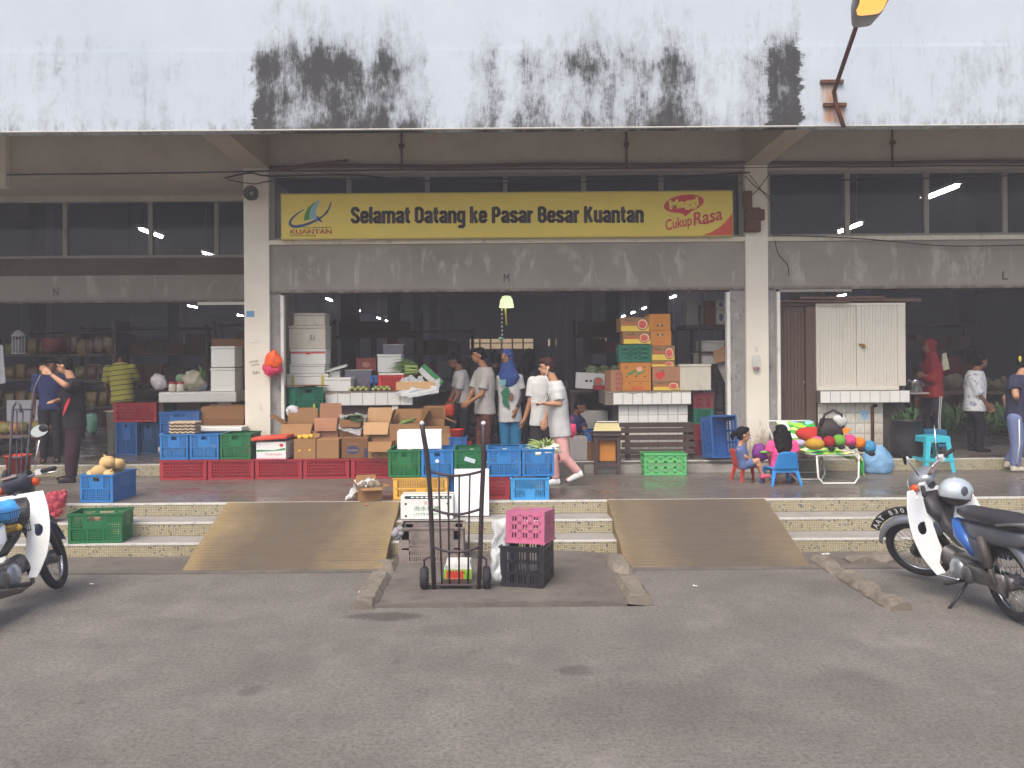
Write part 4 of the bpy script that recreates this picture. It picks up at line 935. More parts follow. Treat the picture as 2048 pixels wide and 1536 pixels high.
# foam sheet, white carton, grey basket on the steps
q = P(940,1032,10.02)
t = MB().bbox((-0.2,-0.02,0),(0.2,0.02,0.54),0.008).build('foam_sheet', FOAMC); t.location = (x_at(941,10.12), 10.20, 0.312); t.rotation_euler = (radians(-9),0,0.02); tag(t, 'white foam sheet leaning on the crates above the steps', 'foam sheet')
t = cartonp('white vegetable carton with red and green Chinese print on the step', 799, 992, 904, 10.02, 0.307, 0.30, CARD['white'], rz=0.0)
drect(t,'print_band',0.08,0.87,0.97,0.999,M('print_dark_green','#2c4a40',0.6)); GT = M('print_green','#3c8a55',0.6); RT = M('print_red','#cf3a38',0.6)
for k in range(8): drect(t,'print_mark',0.2+0.09*k+(0.05 if k > 3 else 0),0.91,0.2+0.09*k+0.055+(0.05 if k > 3 else 0),0.96,WHT,0.002)
dtext(t,'red_characters','优质',0.52,0.70,0.16,RT,0.14); dtext(t,'green_characters','洗水蘿蔔',0.50,0.46,0.5,GT,0.2); dtext(t,'green_latin','LOTEX 1001',0.50,0.22,0.5,GT,0.1)
for u,v in ((0.1,0.66),(0.9,0.66),(0.1,0.14),(0.9,0.14)): dell(t,'hand_hole',u,v,0.022,0.05,BLK)
t = crate('tall grimy grey plastic basket at the foot of the steps', 0.66, 0.42, 0.37, 'solid', M('crate_grimy','#857a74',0.7,0.25,5,dirt=0.6,dcol='#544b46'), (x_at(862,9.2), 9.27, 0.016), 0.0, group='plastic crates', name='plastic_basket', cat='basket')
b = MB(); lumps(b,[(x_at(798,9.2)+random.uniform(-.04,.03),9.07+random.uniform(-.02,.02),0.36+random.uniform(-.06,.05)) for _ in range(6)],0.035,3,0.5); tag(b.build('rag', M('rag_grey','#8f8d90',0.9,0.3,30), smooth=True),'grey rag hanging on the corner of the grimy basket','rag')
# open carton at the top of the left ramp
t = cartonp('small open carton with plastic lining at the top of the left ramp', 709, 976, 754, 10.42, ZP+0.004, 0.30, CARD['tan'], flaps={'f':105,'r':95,'l':40,'b':20}, rz=0.32, fl=0.12)
b = MB(); lumps(b,[(x_at(735,10.5)+random.uniform(-.1,.12),10.6+random.uniform(-.1,.1),ZP+0.14+random.uniform(0,.05)) for _ in range(9)],0.045,9,0.3); tag(b.build('vegetable_scraps', M('scraps','#7d7163',0.8,0.4,20), smooth=True),'wilted vegetable scraps in the small open carton','vegetables',kind='stuff')
def sheet(name, label, pts, mat, cat='plastic sheet', amp=0.03, nu=14, nv=10, seed=0, thick=0.0015):
    """a crumpled sheet stretched between four corners"""
    p00,p10,p11,p01 = [Vector(p) for p in pts]; b = MB(); n_ = (p10-p00).cross(p01-p00).normalized()
    def f(u, v):
        q = p00*(1-u)*(1-v)+p10*u*(1-v)+p11*u*v+p01*(1-u)*v
        k = noise.noise(Vector((u*4+seed,v*4,seed)))+0.5*noise.noise(Vector((u*11+seed,v*11,0)))
        return q+n_*amp*k+Vector((noise.noise(Vector((v*6,seed,u*3))),0,noise.noise(Vector((u*6,seed,3))))) * amp*0.4
    b.grid(f, nu, nv); o = b.build(name, mat, smooth=True); md = o.modifiers.new('s','SOLIDIFY'); md.thickness = thick
    return tag(o, label, cat)
sheet('plastic_sheet','cloudy plastic sheet spilling from the small open carton', [P(690,1001,10.45),P(745,965,10.6),P(752,957,10.75),P(712,958,10.75)], CLEAR2, amp=0.04, seed=2)
t = MB().cbox((0,0,0.02),(0.03,0.05,0.012)).build('wood_chip', CARD['tan']); t.location = (x_at(731,10.3),10.28,ZP-0.03); t.rotation_euler=(0.27,0,0.2); tag(t,'small cardboard scrap on the ramp under the open carton','scrap')
# pink crate on black crate, with a clear bag
zc = 0.036
crate('black slotted crate on the concrete apron beside the hand truck', 0.40, 0.50, 0.37, 'slot', CR['black'], (x_at(1053,8.1), 8.22, zc), radians(-14))
t = crate('faded pink crate upside down on the black crate', 0.36, 0.42, 0.28, 'slot', CR['pink'], (x_at(1060,8.1)+0.0, 8.2, zc+0.385+0.29), radians(-16), rx=pi-0.07)
MB().bbox((-0.17,-0.2,0.0),(0.17,0.2,0.003),0.001).build('base_plate', CR['pink'], t)
MB().lathe((-0.06,0.0,-0.003),[(0.0,-0.002),(0.05,-0.001),(0.055,0.0)],18).build('emblem', M('emblem_gold','#b79a62',0.5), t)
sheet('plastic_bag','crumpled clear plastic bag hanging beside the pink crate',[P(980,1160,8.0),P(1018,1165,8.05),P(1022,1032,8.1),P(985,1040,8.15)],CLEAR2,'bag',0.07,14,20,5)
sheet('plastic_bag','clear plastic bag drooping behind the black crate',[P(985,1130,8.15),P(1012,1120,8.2),P(1020,1045,8.2),P(990,1060,8.25)],CLEAR2,'bag',0.06,12,16,8)
# small fruit box by the hand truck
t = carton('small red and green fruit box standing behind the hand truck', 0.255, 0.22, 0.125, CARD['white'], (x_at(912,8.15), 8.32, zc), 0.0, flaps={'b':10,'r':-20}, fl=0.06)
drect(t,'green_print',0.0,0.02,1.0,0.98,M('print_lime','#9bc23c',0.5)); drect(t,'red_print',0.08,0.05,0.70,0.80,M('print_scarlet','#d8442c',0.5),0.002)
dell(t,'fruit_print',0.86,0.5,0.11,0.3,M('print_green2','#7cb52f',0.5),0.003); dtext(t,'red_letters','HARVEST',0.38,0.28,0.5,M('print_pale','#f0c9a8',0.5),0.16,e=0.003)
dec(t,'flame_print',[(0.08,0.8)]+[(0.08+0.62*k/12,0.8+(0.14 if k%2 else 0.0)) for k in range(13)]+[(0.7,0.8)],M('print_scarlet','#d8442c',0.5),0.0022)
for u in (0.22,0.72): dell(t,'hand_hole',u,0.75,0.03,0.06,BLK,0.004)
# crates on the left part of the veranda and steps
crate('green crate with roots standing on the left steps', 0.56, 0.40, 0.315, 'perf', CR['green'], (x_at(172,9.5)+0.03, 9.77, 0.157), radians(6))
b = MB(); lumps(b,[(x_at(172,9.7)+random.uniform(-.14,.1),9.75+random.uniform(-.1,.1),0.38+random.uniform(-.03,.03)) for _ in range(14)],0.05,2,0.4); tag(b.build('dry_roots', M('roots','#8d7a62',0.9,0.4,40), smooth=True),'heap of dry roots in the green crate on the steps','vegetables',kind='stuff')
crate('bright blue crate piled with yam beans at the veranda edge', 0.40, 0.60, 0.325, 'perf', CR['blue'], (x_at(183,10.5)+0.06, 10.80, ZP+0.002), radians(-3))
YAM = M('yam_bean','#c9a873',0.75,0.2,12,bump=0.3,bscale=30,dirt=0.3,dcol='#8a6a45')
yl = ['yam bean at the front left of the blue crate','large yam bean at the front middle of the blue crate','yam bean at the front right of the blue crate','topmost large yam bean on the pile','small yam bean right of the topmost one','yam bean at the back left of the blue crate','yam bean at the back right of the blue crate']
for k, (dx, dy, dz, r) in enumerate(((-.10,-.18,.30,.085),(-.02,-.19,.35,.10),(.10,-.2,.32,.075),(.02,-.05,.45,.10),(.13,.0,.42,.08),(-.1,.05,.34,.09),(.05,.15,.34,.1))):
    b = MB(); lumps(b,[(0,0,0)],(r,r*0.95,r*0.82),k*5,0.2,14); b.tube([(0,0,r*0.7),(0.01,0,r*0.95),(0.02,0,r*1.05)],[0.02,0.01,0.005])
    o = b.build('yam_bean', YAM, smooth=True); o.location = (x_at(183,10.5)+0.06+dx, 10.78+dy, ZP+dz); o.rotation_euler = (random.uniform(-.5,.5),random.uniform(-.5,.5),k); tag(o, yl[k], 'yam bean', 'yam beans in the blue crate')
ONI = M('shallot_red','#a83e48',0.5,0.3,25); b = MB()
t = thing('onion_sack','red net sack of onions leaning on the left steps','sack',(x_at(106,10.1),10.02,0.306),world=True); o0 = Vector(t['_o'])
for k in range(70):
    f = k/70; b.ball(o0+Vector((-0.04+0.05*f+random.uniform(-.09,.09), 0.07+0.10*f+random.uniform(-.06,.06), 0.03+0.26*f+random.uniform(0,.04))), random.uniform(.028,.038), 8)
s_ = b.build('onions', ONI, t, smooth=True); s_['kind'] = 'stuff'
b = MB(); c = o0+Vector((-0.015,0.12,0.17)); b.ball(c,(0.14,0.11,0.18),18,Matrix.Rotation(-0.3,3,'X')); b.build('net', M('red_net','#c0485a',0.6,0.2,60,alpha=0.3), t, smooth=True)
# red crates row on the veranda with crates and cartons on top
DR = 12.53; ZR = ZP+0.285
rl = ['leftmost dark red crate of the long row on the veranda','second dark red crate from the left in the long row','third dark red crate from the left, under the fruit carton','fourth dark red crate from the left in the long row','dark red crate at the right end of the long row']
for k, (a, c) in enumerate(((318,411),(414,506),(509,602),(605,697),(700,784))): cratep(rl[k], a, c, DR, ZP, 0.275, 0.45, 'grid', CR['red'], group='long row of red crates')
for k in range(5): cratep(['hidden red crate behind the pillar foot, second row leftmost','red crate in the second row behind the fruit carton','red crate in the second row behind the plain cartons','red crate in the second row behind the logo carton','red crate in the second row nearest the shoppers'][k], 470+95*k, 560+95*k, 13.06, ZI, 0.262, 0.42, 'grid', CR['red'], group='second row of red crates')
for a, c, m, lab in ((318,375,'blue','left blue crate on the red crates'),(378,436,'blue','right blue crate on the red crates, beside the green one'),(439,500,'green','deep green crate on the red crates by the left pillar')):
    cratep(lab, a, c, DR+0.02, ZR, 0.355, 0.55, 'perf', CR[m], group='crates on the red row')
for px, lab in ((346,'pale goods inside the left blue crate on the red row'),(407,'white goods inside the right blue crate on the red row'),(468,'greens inside the deep green crate on the red row')):
    b = MB(); X = x_at(px,DR+0.25); lumps(b,[(X+random.uniform(-.14,.14),DR+0.3+random.uniform(-.18,.18),ZR+0.1+random.uniform(0,.06)) for _ in range(12)],0.07,px); tag(b.build('vegetables', M('pale_goods','#a39e8b',0.7,0.3,9), smooth=True),lab,'vegetables',kind='stuff')
t = cartonp('white fruit carton with red lid and green band on the red crates', 512, 884, 572, DR-0.02, ZR, 0.42, CARD['white'], rz=-0.04, tape=False)
MB().bbox((-0.26,-0.25,0.275),(0.25,0.235,0.32),0.01).xf(Matrix.Rotation(-0.06,4,'Y')).build('red_lid', M('lid_red','#cf4a35',0.5,0.15), t); dec(t,'green_band',[(0.02,0.42),(0.98,0.52),(0.98,0.66),(0.6,0.52),(0.02,0.55)],M('print_green','#3c8a55',0.6)); dec(t,'pink_band',[(0.0,0.0),(1,0.0),(1,0.08),(0,0.08)],M('print_pink','#e59aa8',0.5))
dtext(t,'red_script','Fresh Apples',0.6,0.28,0.55,M('print_red','#cf3a38',0.6),0.14); dell(t,'fruit_print',0.85,0.8,0.07,0.1,M('print_red','#cf3a38',0.6))
t = cartonp('plain brown carton with two yellow round holes', 586, 878, 629, DR+0.01, ZR, 0.34, CARD['tan'], flaps={'b':60}, rz=0.03)
for u in (0.25,0.72): dell(t,'vent_hole',u,0.42 if u < .5 else 0.44,0.055,0.055,M('mango_yellow','#e3b23c',0.5))
b = MB(); lumps(b,[(x_at(600+k*7,DR+0.15),DR+0.12+0.05*(k%2),ZR+0.30) for k in range(4)],0.04,1); tag(b.build('mangoes', M('mango_yellow','#e3b23c',0.5), smooth=True),'yellow fruit heaped in the brown carton with round holes','fruit',kind='stuff')
t = cartonp('plain brown carton between the holed carton and the logo carton', 632, 879, 677, DR, ZR, 0.34, CARD['tan'], rz=-0.02); dtext(t,'faint_print','No. 25',0.5,0.72,0.3,M('faint_ink','#9a7a58',0.7))
t = cartonp('brown carton with dark blue oval logo on the red crates', 681, 877, 733, DR, ZR, 0.36, CARD['brown'], rz=0.05)
dell(t,'oval_logo',0.42,0.42,0.26,0.2,M('logo_navy','#323a5c',0.6)); dtext(t,'logo_script','Sunshine',0.42,0.42,0.42,CARD['pale'],0.13,e=0.002); dec(t,'bar_print',[(0.86,0.05),(0.99,0.05),(0.99,0.5),(0.86,0.5)],M('logo_navy','#323a5c',0.6)); dtext(t,'blue_note','Fresh Farm',0.45,0.72,0.5,M('faint_ink','#9a7a58',0.7))
t = cartonp('brown carton with flap folded out and three arrow marks', 735, 884, 783, DR-0.02, ZR, 0.34, CARD['tan'], flaps={'f':150,'b':10}, fl=0.17)
for u in (0.2,0.5,0.8): dell(t,'arrow_mark',u,0.2,0.05,0.06,BLK)
# upper row of open cartons
ZU = ZI+0.27
t = cartonp('open brown carton with a wide drooping flap behind the fruit carton', 562, 848, 625, 12.98, ZU, 0.36, CARD['tan'], flaps={'f':150,'b':10,'l':60}, fl=0.22)
t = cartonp('crumpled pinkish paper carton behind the plain cartons', 628, 836, 675, 12.98, ZU, 0.36, CARD['pinky'], flaps={'f':172,'b':0}, fl=0.2); 
t = cartonp('carton covered by clear plastic over green leaves', 678, 840, 722, 12.98, ZU, 0.36, CARD['brown'], flaps={'f':160}, fl=0.12)
sheet('plastic_sheet','clear plastic sheet draped over a carton of leaves',[P(676,858,12.9),P(720,872,12.85),P(736,828,13.2),P(680,828,13.2)],CLEAR,amp=0.05,seed=12)
b = MB()
for q in range(26): leaf(b,P(705+random.uniform(-18,18),842,13.1),P(705+random.uniform(-26,30),838+random.uniform(-8,8),13.0+random.uniform(-.1,.15)),0.03,0.2)
tag(b.build('leafy_vegetables',VEGD),'green leaves under the plastic sheet in the carton','vegetables',kind='stuff')
t = cartonp('open carton with pale front flap next to the plastic sheet', 726, 845, 778, 12.9, ZU, 0.36, CARD['pale'], flaps={'f':158,'b':10}, fl=0.2); 
t = cartonp('wide open carton with aubergines in front of the counter', 778, 848, 842, 12.85, ZU, 0.42, CARD['tan'], flaps={'b':10,'r':30,'l':-15}, fl=0.2)
EGG = M('aubergine','#3a3042',0.3,0.2,8); CUC = M('cucumber','#6b7f3c',0.5,0.3,20)
b = MB()
for q in range(7):
    c = P(822+random.uniform(-12,10),843,13.0+random.uniform(-.1,.15)); d = Vector((random.uniform(.08,.13),random.uniform(-.05,.05),random.uniform(.0,.05))); b.tube([c-d,c-d*.4,c+d*.4,c+d],[0.014,0.024,0.024,0.01],8)
tag(b.build('gourds', CUC, smooth=True),'dark green gourds in the wide open carton','vegetables',kind='stuff')
t = cartonp('brown carton standing behind the wide open carton', 842, 838, 888, 13.25, ZU, 0.36, CARD['tan'], flaps={'f':20,'b':5,'r':120}, fl=0.18)
t = cartonp('low carton with pale flap beside the red tub', 848, 866, 900, 12.75, ZP+0.43, 0.34, CARD['tan'], flaps={'f':15}, fl=0.1)
cratep('blue crate under the low carton behind the front stack', 846, 905, 12.72, ZP, 0.42, 0.4, 'perf', CR['navy'], group='plastic crates')
b = MB(); c = P(914,874,12.75); t = thing('red_tub','small red plastic tub at the end of the carton row','tub',c,world=True)
b.lathe(c,[(0.0,0.0),(0.085,0.0),(0.11,0.11),(0.12,0.115),(0.10,0.105),(0.075,0.02)],20).build('tub', M('tub_red','#d23a30',0.35), t, smooth=True); cratep('blue crate holding up the red tub beside the shoppers',897,932,12.66,ZP,c.z-ZP-0.004,0.3,'perf',CR['navy'])
# ================================================================ tiled counters
TILE = M('white_glazed_tile','#e2e1da',0.18,0.05,3,spec=0.5,dirt=0.16,dcol='#8c8374'); TILEB = M('broken_tile_bed','#9b8f80',0.85,0.2,6,dirt=0.5); CONC = M('counter_concrete','#7d766d',0.85,0.15,4,dirt=0.4)
TILED = M('grubby_tile','#d3d0c3',0.25,0.08,3,spec=0.5,dirt=0.5,dcol='#6d6042')
TMESH = {}
def tiles(t, x0, x1, z0, z1, y, nx, nz, mat=TILE, skip=(), dz=0.0):
    w = (x1-x0)/nx; h = (z1-z0)/nz; key = (round(w,3), round(h,3), mat.name); o0 = Vector(t['_o'])
    if key not in TMESH:
        b = MB(); g = 0.0025; e = 0.003
        b.add([(-w/2+g,0,-h/2+g),(w/2-g,0,-h/2+g),(w/2-g,0,h/2-g),(-w/2+g,0,h/2-g),(-w/2+g+e,-0.008,-h/2+g+e),(w/2-g-e,-0.008,-h/2+g+e),(w/2-g-e,-0.008,h/2-g-e),(-w/2+g+e,-0.008,h/2-g-e)],
              [(4,5,6,7),(0,1,5,4),(1,2,6,5),(2,3,7,6),(3,0,4,7)])
        me = b.mesh('tile'); me.materials.append(mat); TMESH[key] = me
    for j in range(nz):
        for i in range(nx):
            if (i, j) in skip: continue
            o = bpy.data.objects.new('tile', TMESH[key]); COL.objects.link(o); o.parent = t
            o.location = Vector((x0+w*(i+.5), y-0.0005, z0+h*(j+.5)))-o0
            o.rotation_euler = (random.uniform(-.006,.006), random.uniform(-.004,.004), random.uniform(-.008,.008))
# left counter
Dc = 13.75; xa, xb = x_at(650,Dc), x_at(825,Dc); zt_ = 1.645
t = thing('tiled_counter','white tiled stall counter left of the doorway with chipped top edge','counter',((xa+xb)/2,Dc,ZI),world=True)
MB().box((xa,Dc,1.43),(xb,Dc+1.0,zt_)).build('slab',CONC,t); MB().box((xa+0.1,Dc+0.1,ZI),(xb-0.26,Dc+0.95,1.43)).build('base',M('base_brown','#5d4a40',0.8),t)
MB().box((x_at(783,Dc),Dc+0.02,ZI),(x_at(795,Dc),Dc+0.12,1.43)).build('post',TRIM,t)
tiles(t, xa, xb, 1.432, zt_-0.012, Dc, 7, 1, skip=()); 
b = MB(); pts = [(0,0.03),(0.06,0.04),(0.12,0.022),(0.25,0.028),(0.33,0.012),(0.5,0.018),(0.7,0.01),(1.0,0.006)]
for (u0,h0_),(u1,h1_) in zip(pts[:-1],pts[1:]):
    X0,X1 = xa+(xb-xa)*u0, xa+(xb-xa)*u1; b.prism([(X0,Dc-0.012,zt_-h0_),(X1,Dc-0.012,zt_-h1_),(X1,Dc-0.012,zt_+0.004),(X0,Dc-0.012,zt_+0.004)],(0,0.02,0))
b.build('chipped_edge',TILEB,t)
# right counter
Dr = 13.5; xa2, xb2 = x_at(1210,Dr), x_at(1382,Dr); zr = 1.625
t = thing('tiled_counter','white tiled stall counter stacked with cartons right of the doorway','counter',((xa2+xb2)/2,Dr,ZI),world=True)
MB().box((xa2,Dr+0.01,1.42),(xb2,Dr+0.9,zr)).build('slab',CONC,t)
tiles(t, x_at(1226,Dr), xb2, 1.425, zr-0.004, Dr+0.01, 8, 1)
MB().box((x_at(1238,Dr),Dr+0.12,ZI),(x_at(1378,Dr),Dr+0.85,1.42)).build('base',CONC,t); tiles(t, x_at(1238,Dr), x_at(1378,Dr), ZI+0.02, 1.415, Dr+0.12, 7, 5)
b = MB(); random.seed(5)
n=16
for k in range(n):
    X0 = x_at(1212,Dr)+(xb2-x_at(1212,Dr))*k/n; X1 = x_at(1212,Dr)+(xb2-x_at(1212,Dr))*(k+1)/n; h0_ = 0.015+0.03*abs(noise.noise(Vector((k*.7,1,2)))); h1_ = 0.015+0.03*abs(noise.noise(Vector(((k+1)*.7,1,2))))
    b.prism([(X0,Dr-0.002,zr-h0_),(X1,Dr-0.002,zr-h1_),(X1,Dr-0.002,zr+0.004),(X0,Dr-0.002,zr+0.004)],(0,0.02,0))
b.build('chipped_edge',TILEB,t)
# slatted bench before the right counter
WOOD = M('dark_wood','#4d3f3b',0.7,0.3,3,bump=0.2,bscale=20); WOODB = M('worn_wood','#6b5347',0.7,0.3,4,bump=0.2,bscale=25)
xa3, xb3 = x_at(1240,13.2), x_at(1390,13.2)
t = thing('slatted_bench','dark slatted wooden bench in front of the right counter','bench',((xa3+xb3)/2,13.2,ZI),world=True)
for k, z in enumerate((0.70,0.80,0.905,1.01,1.09)): MB().bbox((xa3+0.02*(k%2),13.2+0.03*k,z),(xb3-0.015*((k+1)%2),13.225+0.03*k,z+0.075),0.006).build('plank',WOOD,t)
for X in (xa3+0.12,xb3-0.12): MB().box((X-0.03,13.228,ZI),(X+0.03,13.27,0.95)).build('leg',WOOD,t); 
for X in (xa3+0.12,xb3-0.12): MB().box((X-0.03,13.346,ZI),(X+0.03,13.38,1.14)).build('back_post',WOOD,t)
# ---- goods on the right counter
TOM = M('print_tomato','#cf5a4e',0.6,0.15); PYEL = M('print_yellow','#e2c14e',0.6,0.1); POR = M('print_orange_red','#d9603c',0.6)
def tomato_carton(label, px0, py0, px1, z, D=13.62, d=0.34, rz=0.0, h=None):
    t = cartonp(label, px0, py0, px1, D, z, d, CARD['tan'], rz=rz, group='round-logo cartons'); 
    drect(t,'yellow_band',0.03,0.04,0.97,0.42,PYEL); dell(t,'ring',0.76,0.52,0.2,0.42,M('ring_brown','#5d4637',0.6),0.0014); dell(t,'disc',0.76,0.52,0.175,0.36,M('disc_cream','#e0b98e',0.6),0.0019); dell(t,'tomato',0.75,0.5,0.13,0.27,TOM,0.0024)
    dtext(t,'brand_word','Fresh',0.3,0.8,0.24,BLK,0.13); dtext(t,'brand_name','Tomatoes',0.32,0.58,0.46,POR,0.2,bold=0.002)
    return t
def orange_carton(label, px0, py0, px1, z, D=13.62, d=0.34, rz=0.0, face=False):
    t = cartonp(label, px0, py0, px1, D, z, d, CARD['orange'], rz=rz, group='orange cartons')
    return t
zz = zr+0.004
def rise(t): return t.location.z+t['_h']
a = orange_carton('orange carton with red characters at the bottom left of the stack',1241,763,1302,zz); dtext(a,'red_characters','福安',0.55,0.3,0.42,M('print_red','#cf3a38',0.6),0.42)
for u in (0.3,0.68): dell(a,'vent_hole',u,0.75,0.025,0.06,BLK)
a2 = orange_carton('orange carton printed with green chillies in the left stack',1241,724,1302,rise(a))
for k in range(6): dell(a2,'chilli_print',0.28+0.09*k,0.45+0.08*((k*7)%3-1),0.09,0.05,VEG if k%2 else GT,0.001+0.0004*k)
dell(a2,'garlic_print',0.62,0.62,0.1,0.13,M('print_rose','#e3a58c',0.6),0.004)
for u,v in ((0.2,0.72),(0.78,0.72),(0.2,0.24),(0.5,0.24),(0.8,0.24)): dell(a2,'vent_hole',u,v,0.025,0.04,BLK,0.0045)
g = cratep('dark green crate wedged in the left carton stack',1238,1303,13.6,rise(a2),0.255,0.36,'slot',CR['teal'])
a3 = tomato_carton('second carton from the top of the left stack, with round red logo',1246,664,1303,g.location.z+0.268)
a4 = tomato_carton('topmost carton of the left stack, with round red logo',1240,635,1299,rise(a3),rz=0.05)
b1 = tomato_carton('bottom carton of the right stack, with round red logo',1305,763,1360,zz)
b2 = cartonp('brown carton printed with strawberries in the right stack',1305,734,1360,13.62,rise(b1),0.34,CARD['pinky'])
for (u,v,r) in ((0.2,0.42,0.1),(0.34,0.5,0.11),(0.26,0.3,0.09)): dell(b2,'strawberry_print',u,v,r,r*1.9,M('print_red','#cf3a38',0.6),0.001+u*0.002)
dec(b2,'leaf_print',[(0.3,0.75),(0.45,0.85),(0.4,0.68)],GT,0.003); dell(b2,'stamp',0.62,0.35,0.06,0.12,M('faint_ink','#9a7a58',0.7)); dell(b2,'stamp',0.76,0.35,0.06,0.12,M('faint_ink','#9a7a58',0.7))
b3 = tomato_carton('partly hidden carton with round logo above the strawberry carton',1303,722,1350,rise(b2),rz=-0.02)
b4 = tomato_carton('carton with round red logo in the middle of the right stack',1303,692,1350,rise(b3))
b5 = orange_carton('second orange carton from the top of the right stack',1300,661,1344,rise(b4),rz=-0.05)
b6 = orange_carton('topmost orange carton of the right stack',1298,628,1341,rise(b5),rz=0.03)
for t_, s_ in ((b5,'MIN'),(b6,'VITTO')):
    for u in (0.4,0.6): dell(t_,'vent_hole',u,0.72 if t_ is b5 else 0.3,0.04,0.07,BLK,0.002)
    dell(t_,'white_oval',0.5,0.72 if t_ is b5 else 0.34,0.14,0.1,CARD['pale'],0.0012); dtext(t_,'red_word',s_,0.5,0.2 if t_ is b5 else 0.47,0.3,M('print_red','#cf3a38',0.6),0.1); dtext(t_,'dark_word','OHL',0.5,0.88 if t_ is b5 else 0.8,0.2,M('faint_ink','#9a7a58',0.7),0.1)
t = cartonp('reddish carton leaning at the left end of the right counter',1217,741,1240,13.55,zz,0.3,CARD['pinky'],rz=0.2)
for k in range(12): drect(t,'print_patch',0.45+0.17*(k%3),0.05+0.23*(k//3),0.57+0.17*(k%3),0.22+0.23*(k//3),M('print_maroon','#9c4c4c',0.6))
foamp('yellowed foam box with lid on the right counter',1358,728,1423,781,13.62,0.4,mat=FOAMD,z=zz)
foamp('foam box behind the yellowed one, under the newspaper',1396,705,1452,728,14.5,0.4,mat=FOAM); foamp('upper foam box behind the newspaper',1402,681,1450,703,14.6,0.4,mat=FOAM)
t = thing('storage_rack','dark rack behind the right doorpost holding foam boxes','rack',(x_at(1430,14.7),14.7,ZI),world=True)
zr1 = ztop(1424,728,14.5)-0.004
for X in (x_at(1388,14.9),x_at(1454,14.9)):
    for Y in (14.45,15.1): MB().box((X-0.02,Y-0.02,ZI),(X+0.02,Y+0.02,3.0)).build('post',WOOD,t)
MB().box((x_at(1386,14.9),14.43,zr1-0.04),(x_at(1456,14.9),15.12,zr1)).build('shelf',WOOD,t)
zr2 = ztop(1424,649,14.5)-0.004; MB().box((x_at(1360,14.9),14.43,zr2-0.06),(x_at(1456,14.9)+0.3,15.12,zr2)).build('shelf',WOOD,t)
MB().box((x_at(1386,14.9),14.43,ztop(1424,703,14.6)-0.03),(x_at(1456,14.9),15.12,ztop(1424,703,14.6)-0.004)).build('shelf',WOOD,t)
for (x0_,y0_,x1_,y1_,m,lab) in ((1433,620,1453,645,'white','lower small white carton on the high shelf'),(1433,600,1453,619,'white','upper small white carton on the high shelf'),(1410,602,1431,648,'brown','brown carton on the high shelf beside the white ones'),(1374,598,1408,648,'grey','tall grey carton at the left of the high shelf')):
    D = 14.55; z = ztop(1424,y1_,D) if y1_ < 640 else zr2; w = pxw(x0_,x1_,D); t = carton(lab, w, 0.4, ztop(1424,y0_,D)-z, CARD[m], (x_at((x0_+x1_)/2,D), D+0.2, z+0.002))
    if m == 'white': dell(t,'blue_print',0.5,0.5,0.22,0.26,M('print_blue','#6d7fb0',0.6)); dell(t,'hole',0.8,0.85,0.05,0.06,BLK); dell(t,'hole',0.8,0.15,0.05,0.06,BLK)
b = MB(); NEWS = M('newspaper','#b8b4ab',0.8,0.25,12); 
sheet('newspaper','newspaper sheets hanging inside the right doorpost',[P(1452,770,14.0),P(1454,690,14.0),P(1432,700,14.1),P(1436,735,14.05)],NEWS,'newspaper',0.04,8,10,3,0.003)
sheet('newspaper','newspaper picture page hanging over the foam box',[P(1430,728,13.95),P(1453,722,13.9),P(1452,690,14.0),P(1426,702,14.0)],M('news_photo','#a07c5c',0.7,0.5,10),'newspaper',0.03,8,8,6,0.003)
# stacked low red crates and standing blue crate at the right jamb
for k in range(4): cratep(['lowest of four maroon crates under the yellowed foam box','second lowest maroon crate under the yellowed foam box','third maroon crate under the yellowed foam box','uppermost maroon crate right under the yellowed foam box'][k],1386,1426,13.72,ZI+0.242*k,0.235,0.4,'solid' if k%2 else 'grid',CR['maroon'] if k != 2 else CR['teal'],group='maroon crates')
t = crate('blue crate standing on end against the right doorpost',0.40,0.60,0.34,'slot',M('crate_deep_blue','#2f5fa0',0.5,0.15,6,dirt=0.3,dcol='#24365c'),(x_at(1425,13.25),13.28,ZI+0.305),0.0,rx=pi/2,ry=0,group='plastic crates')
t.rotation_euler = (pi/2-0.12,0,0.25); t.location = (x_at(1425,13.25),13.22,ZI+0.32)
t = thing('metal_stand','black metal stand behind the blue crate','stand',(x_at(1438,13.8),13.8,ZI),world=True)
for X in (x_at(1430,13.8),x_at(1447,13.8)): MB().cone((X,13.8,ZI),0.013,(X+0.03,13.85,1.75),0.013).build('leg',CAB,t)
MB().cone((x_at(1430,13.8),13.82,1.35),0.01,(x_at(1447,13.8),13.82,1.35),0.01).build('crossbar',CAB,t)
crate('light green basket resting on the step before the bench', 0.60, 0.38, 0.30, 'slot', CR['lime'], (x_at(1323,12.9), 12.83, ZP+0.002), 0.0, name='plastic_basket', cat='basket')
# ---- goods on the left counter
zl = zt_+0.006
foamp('white foam box at the left end of the left counter',648,757,702,785,13.78,0.35,z=zl)
foamp('small foam lid leaning over the foam box on the left counter',657,742,680,757,14.15,0.25,z=zl,h=ztop(668,742,14.15)-zl,lid=False)
t = MB().bbox((-0.2,-0.15,-0.012),(0.2,0.15,0.012),0.006).build('foam_slab',FOAM); t.location = P(670,737,14.2); t.rotation_euler = (0.1,-0.26,0.1); tag(t,'tilted foam lid lying on the small foam piece','foam lid')
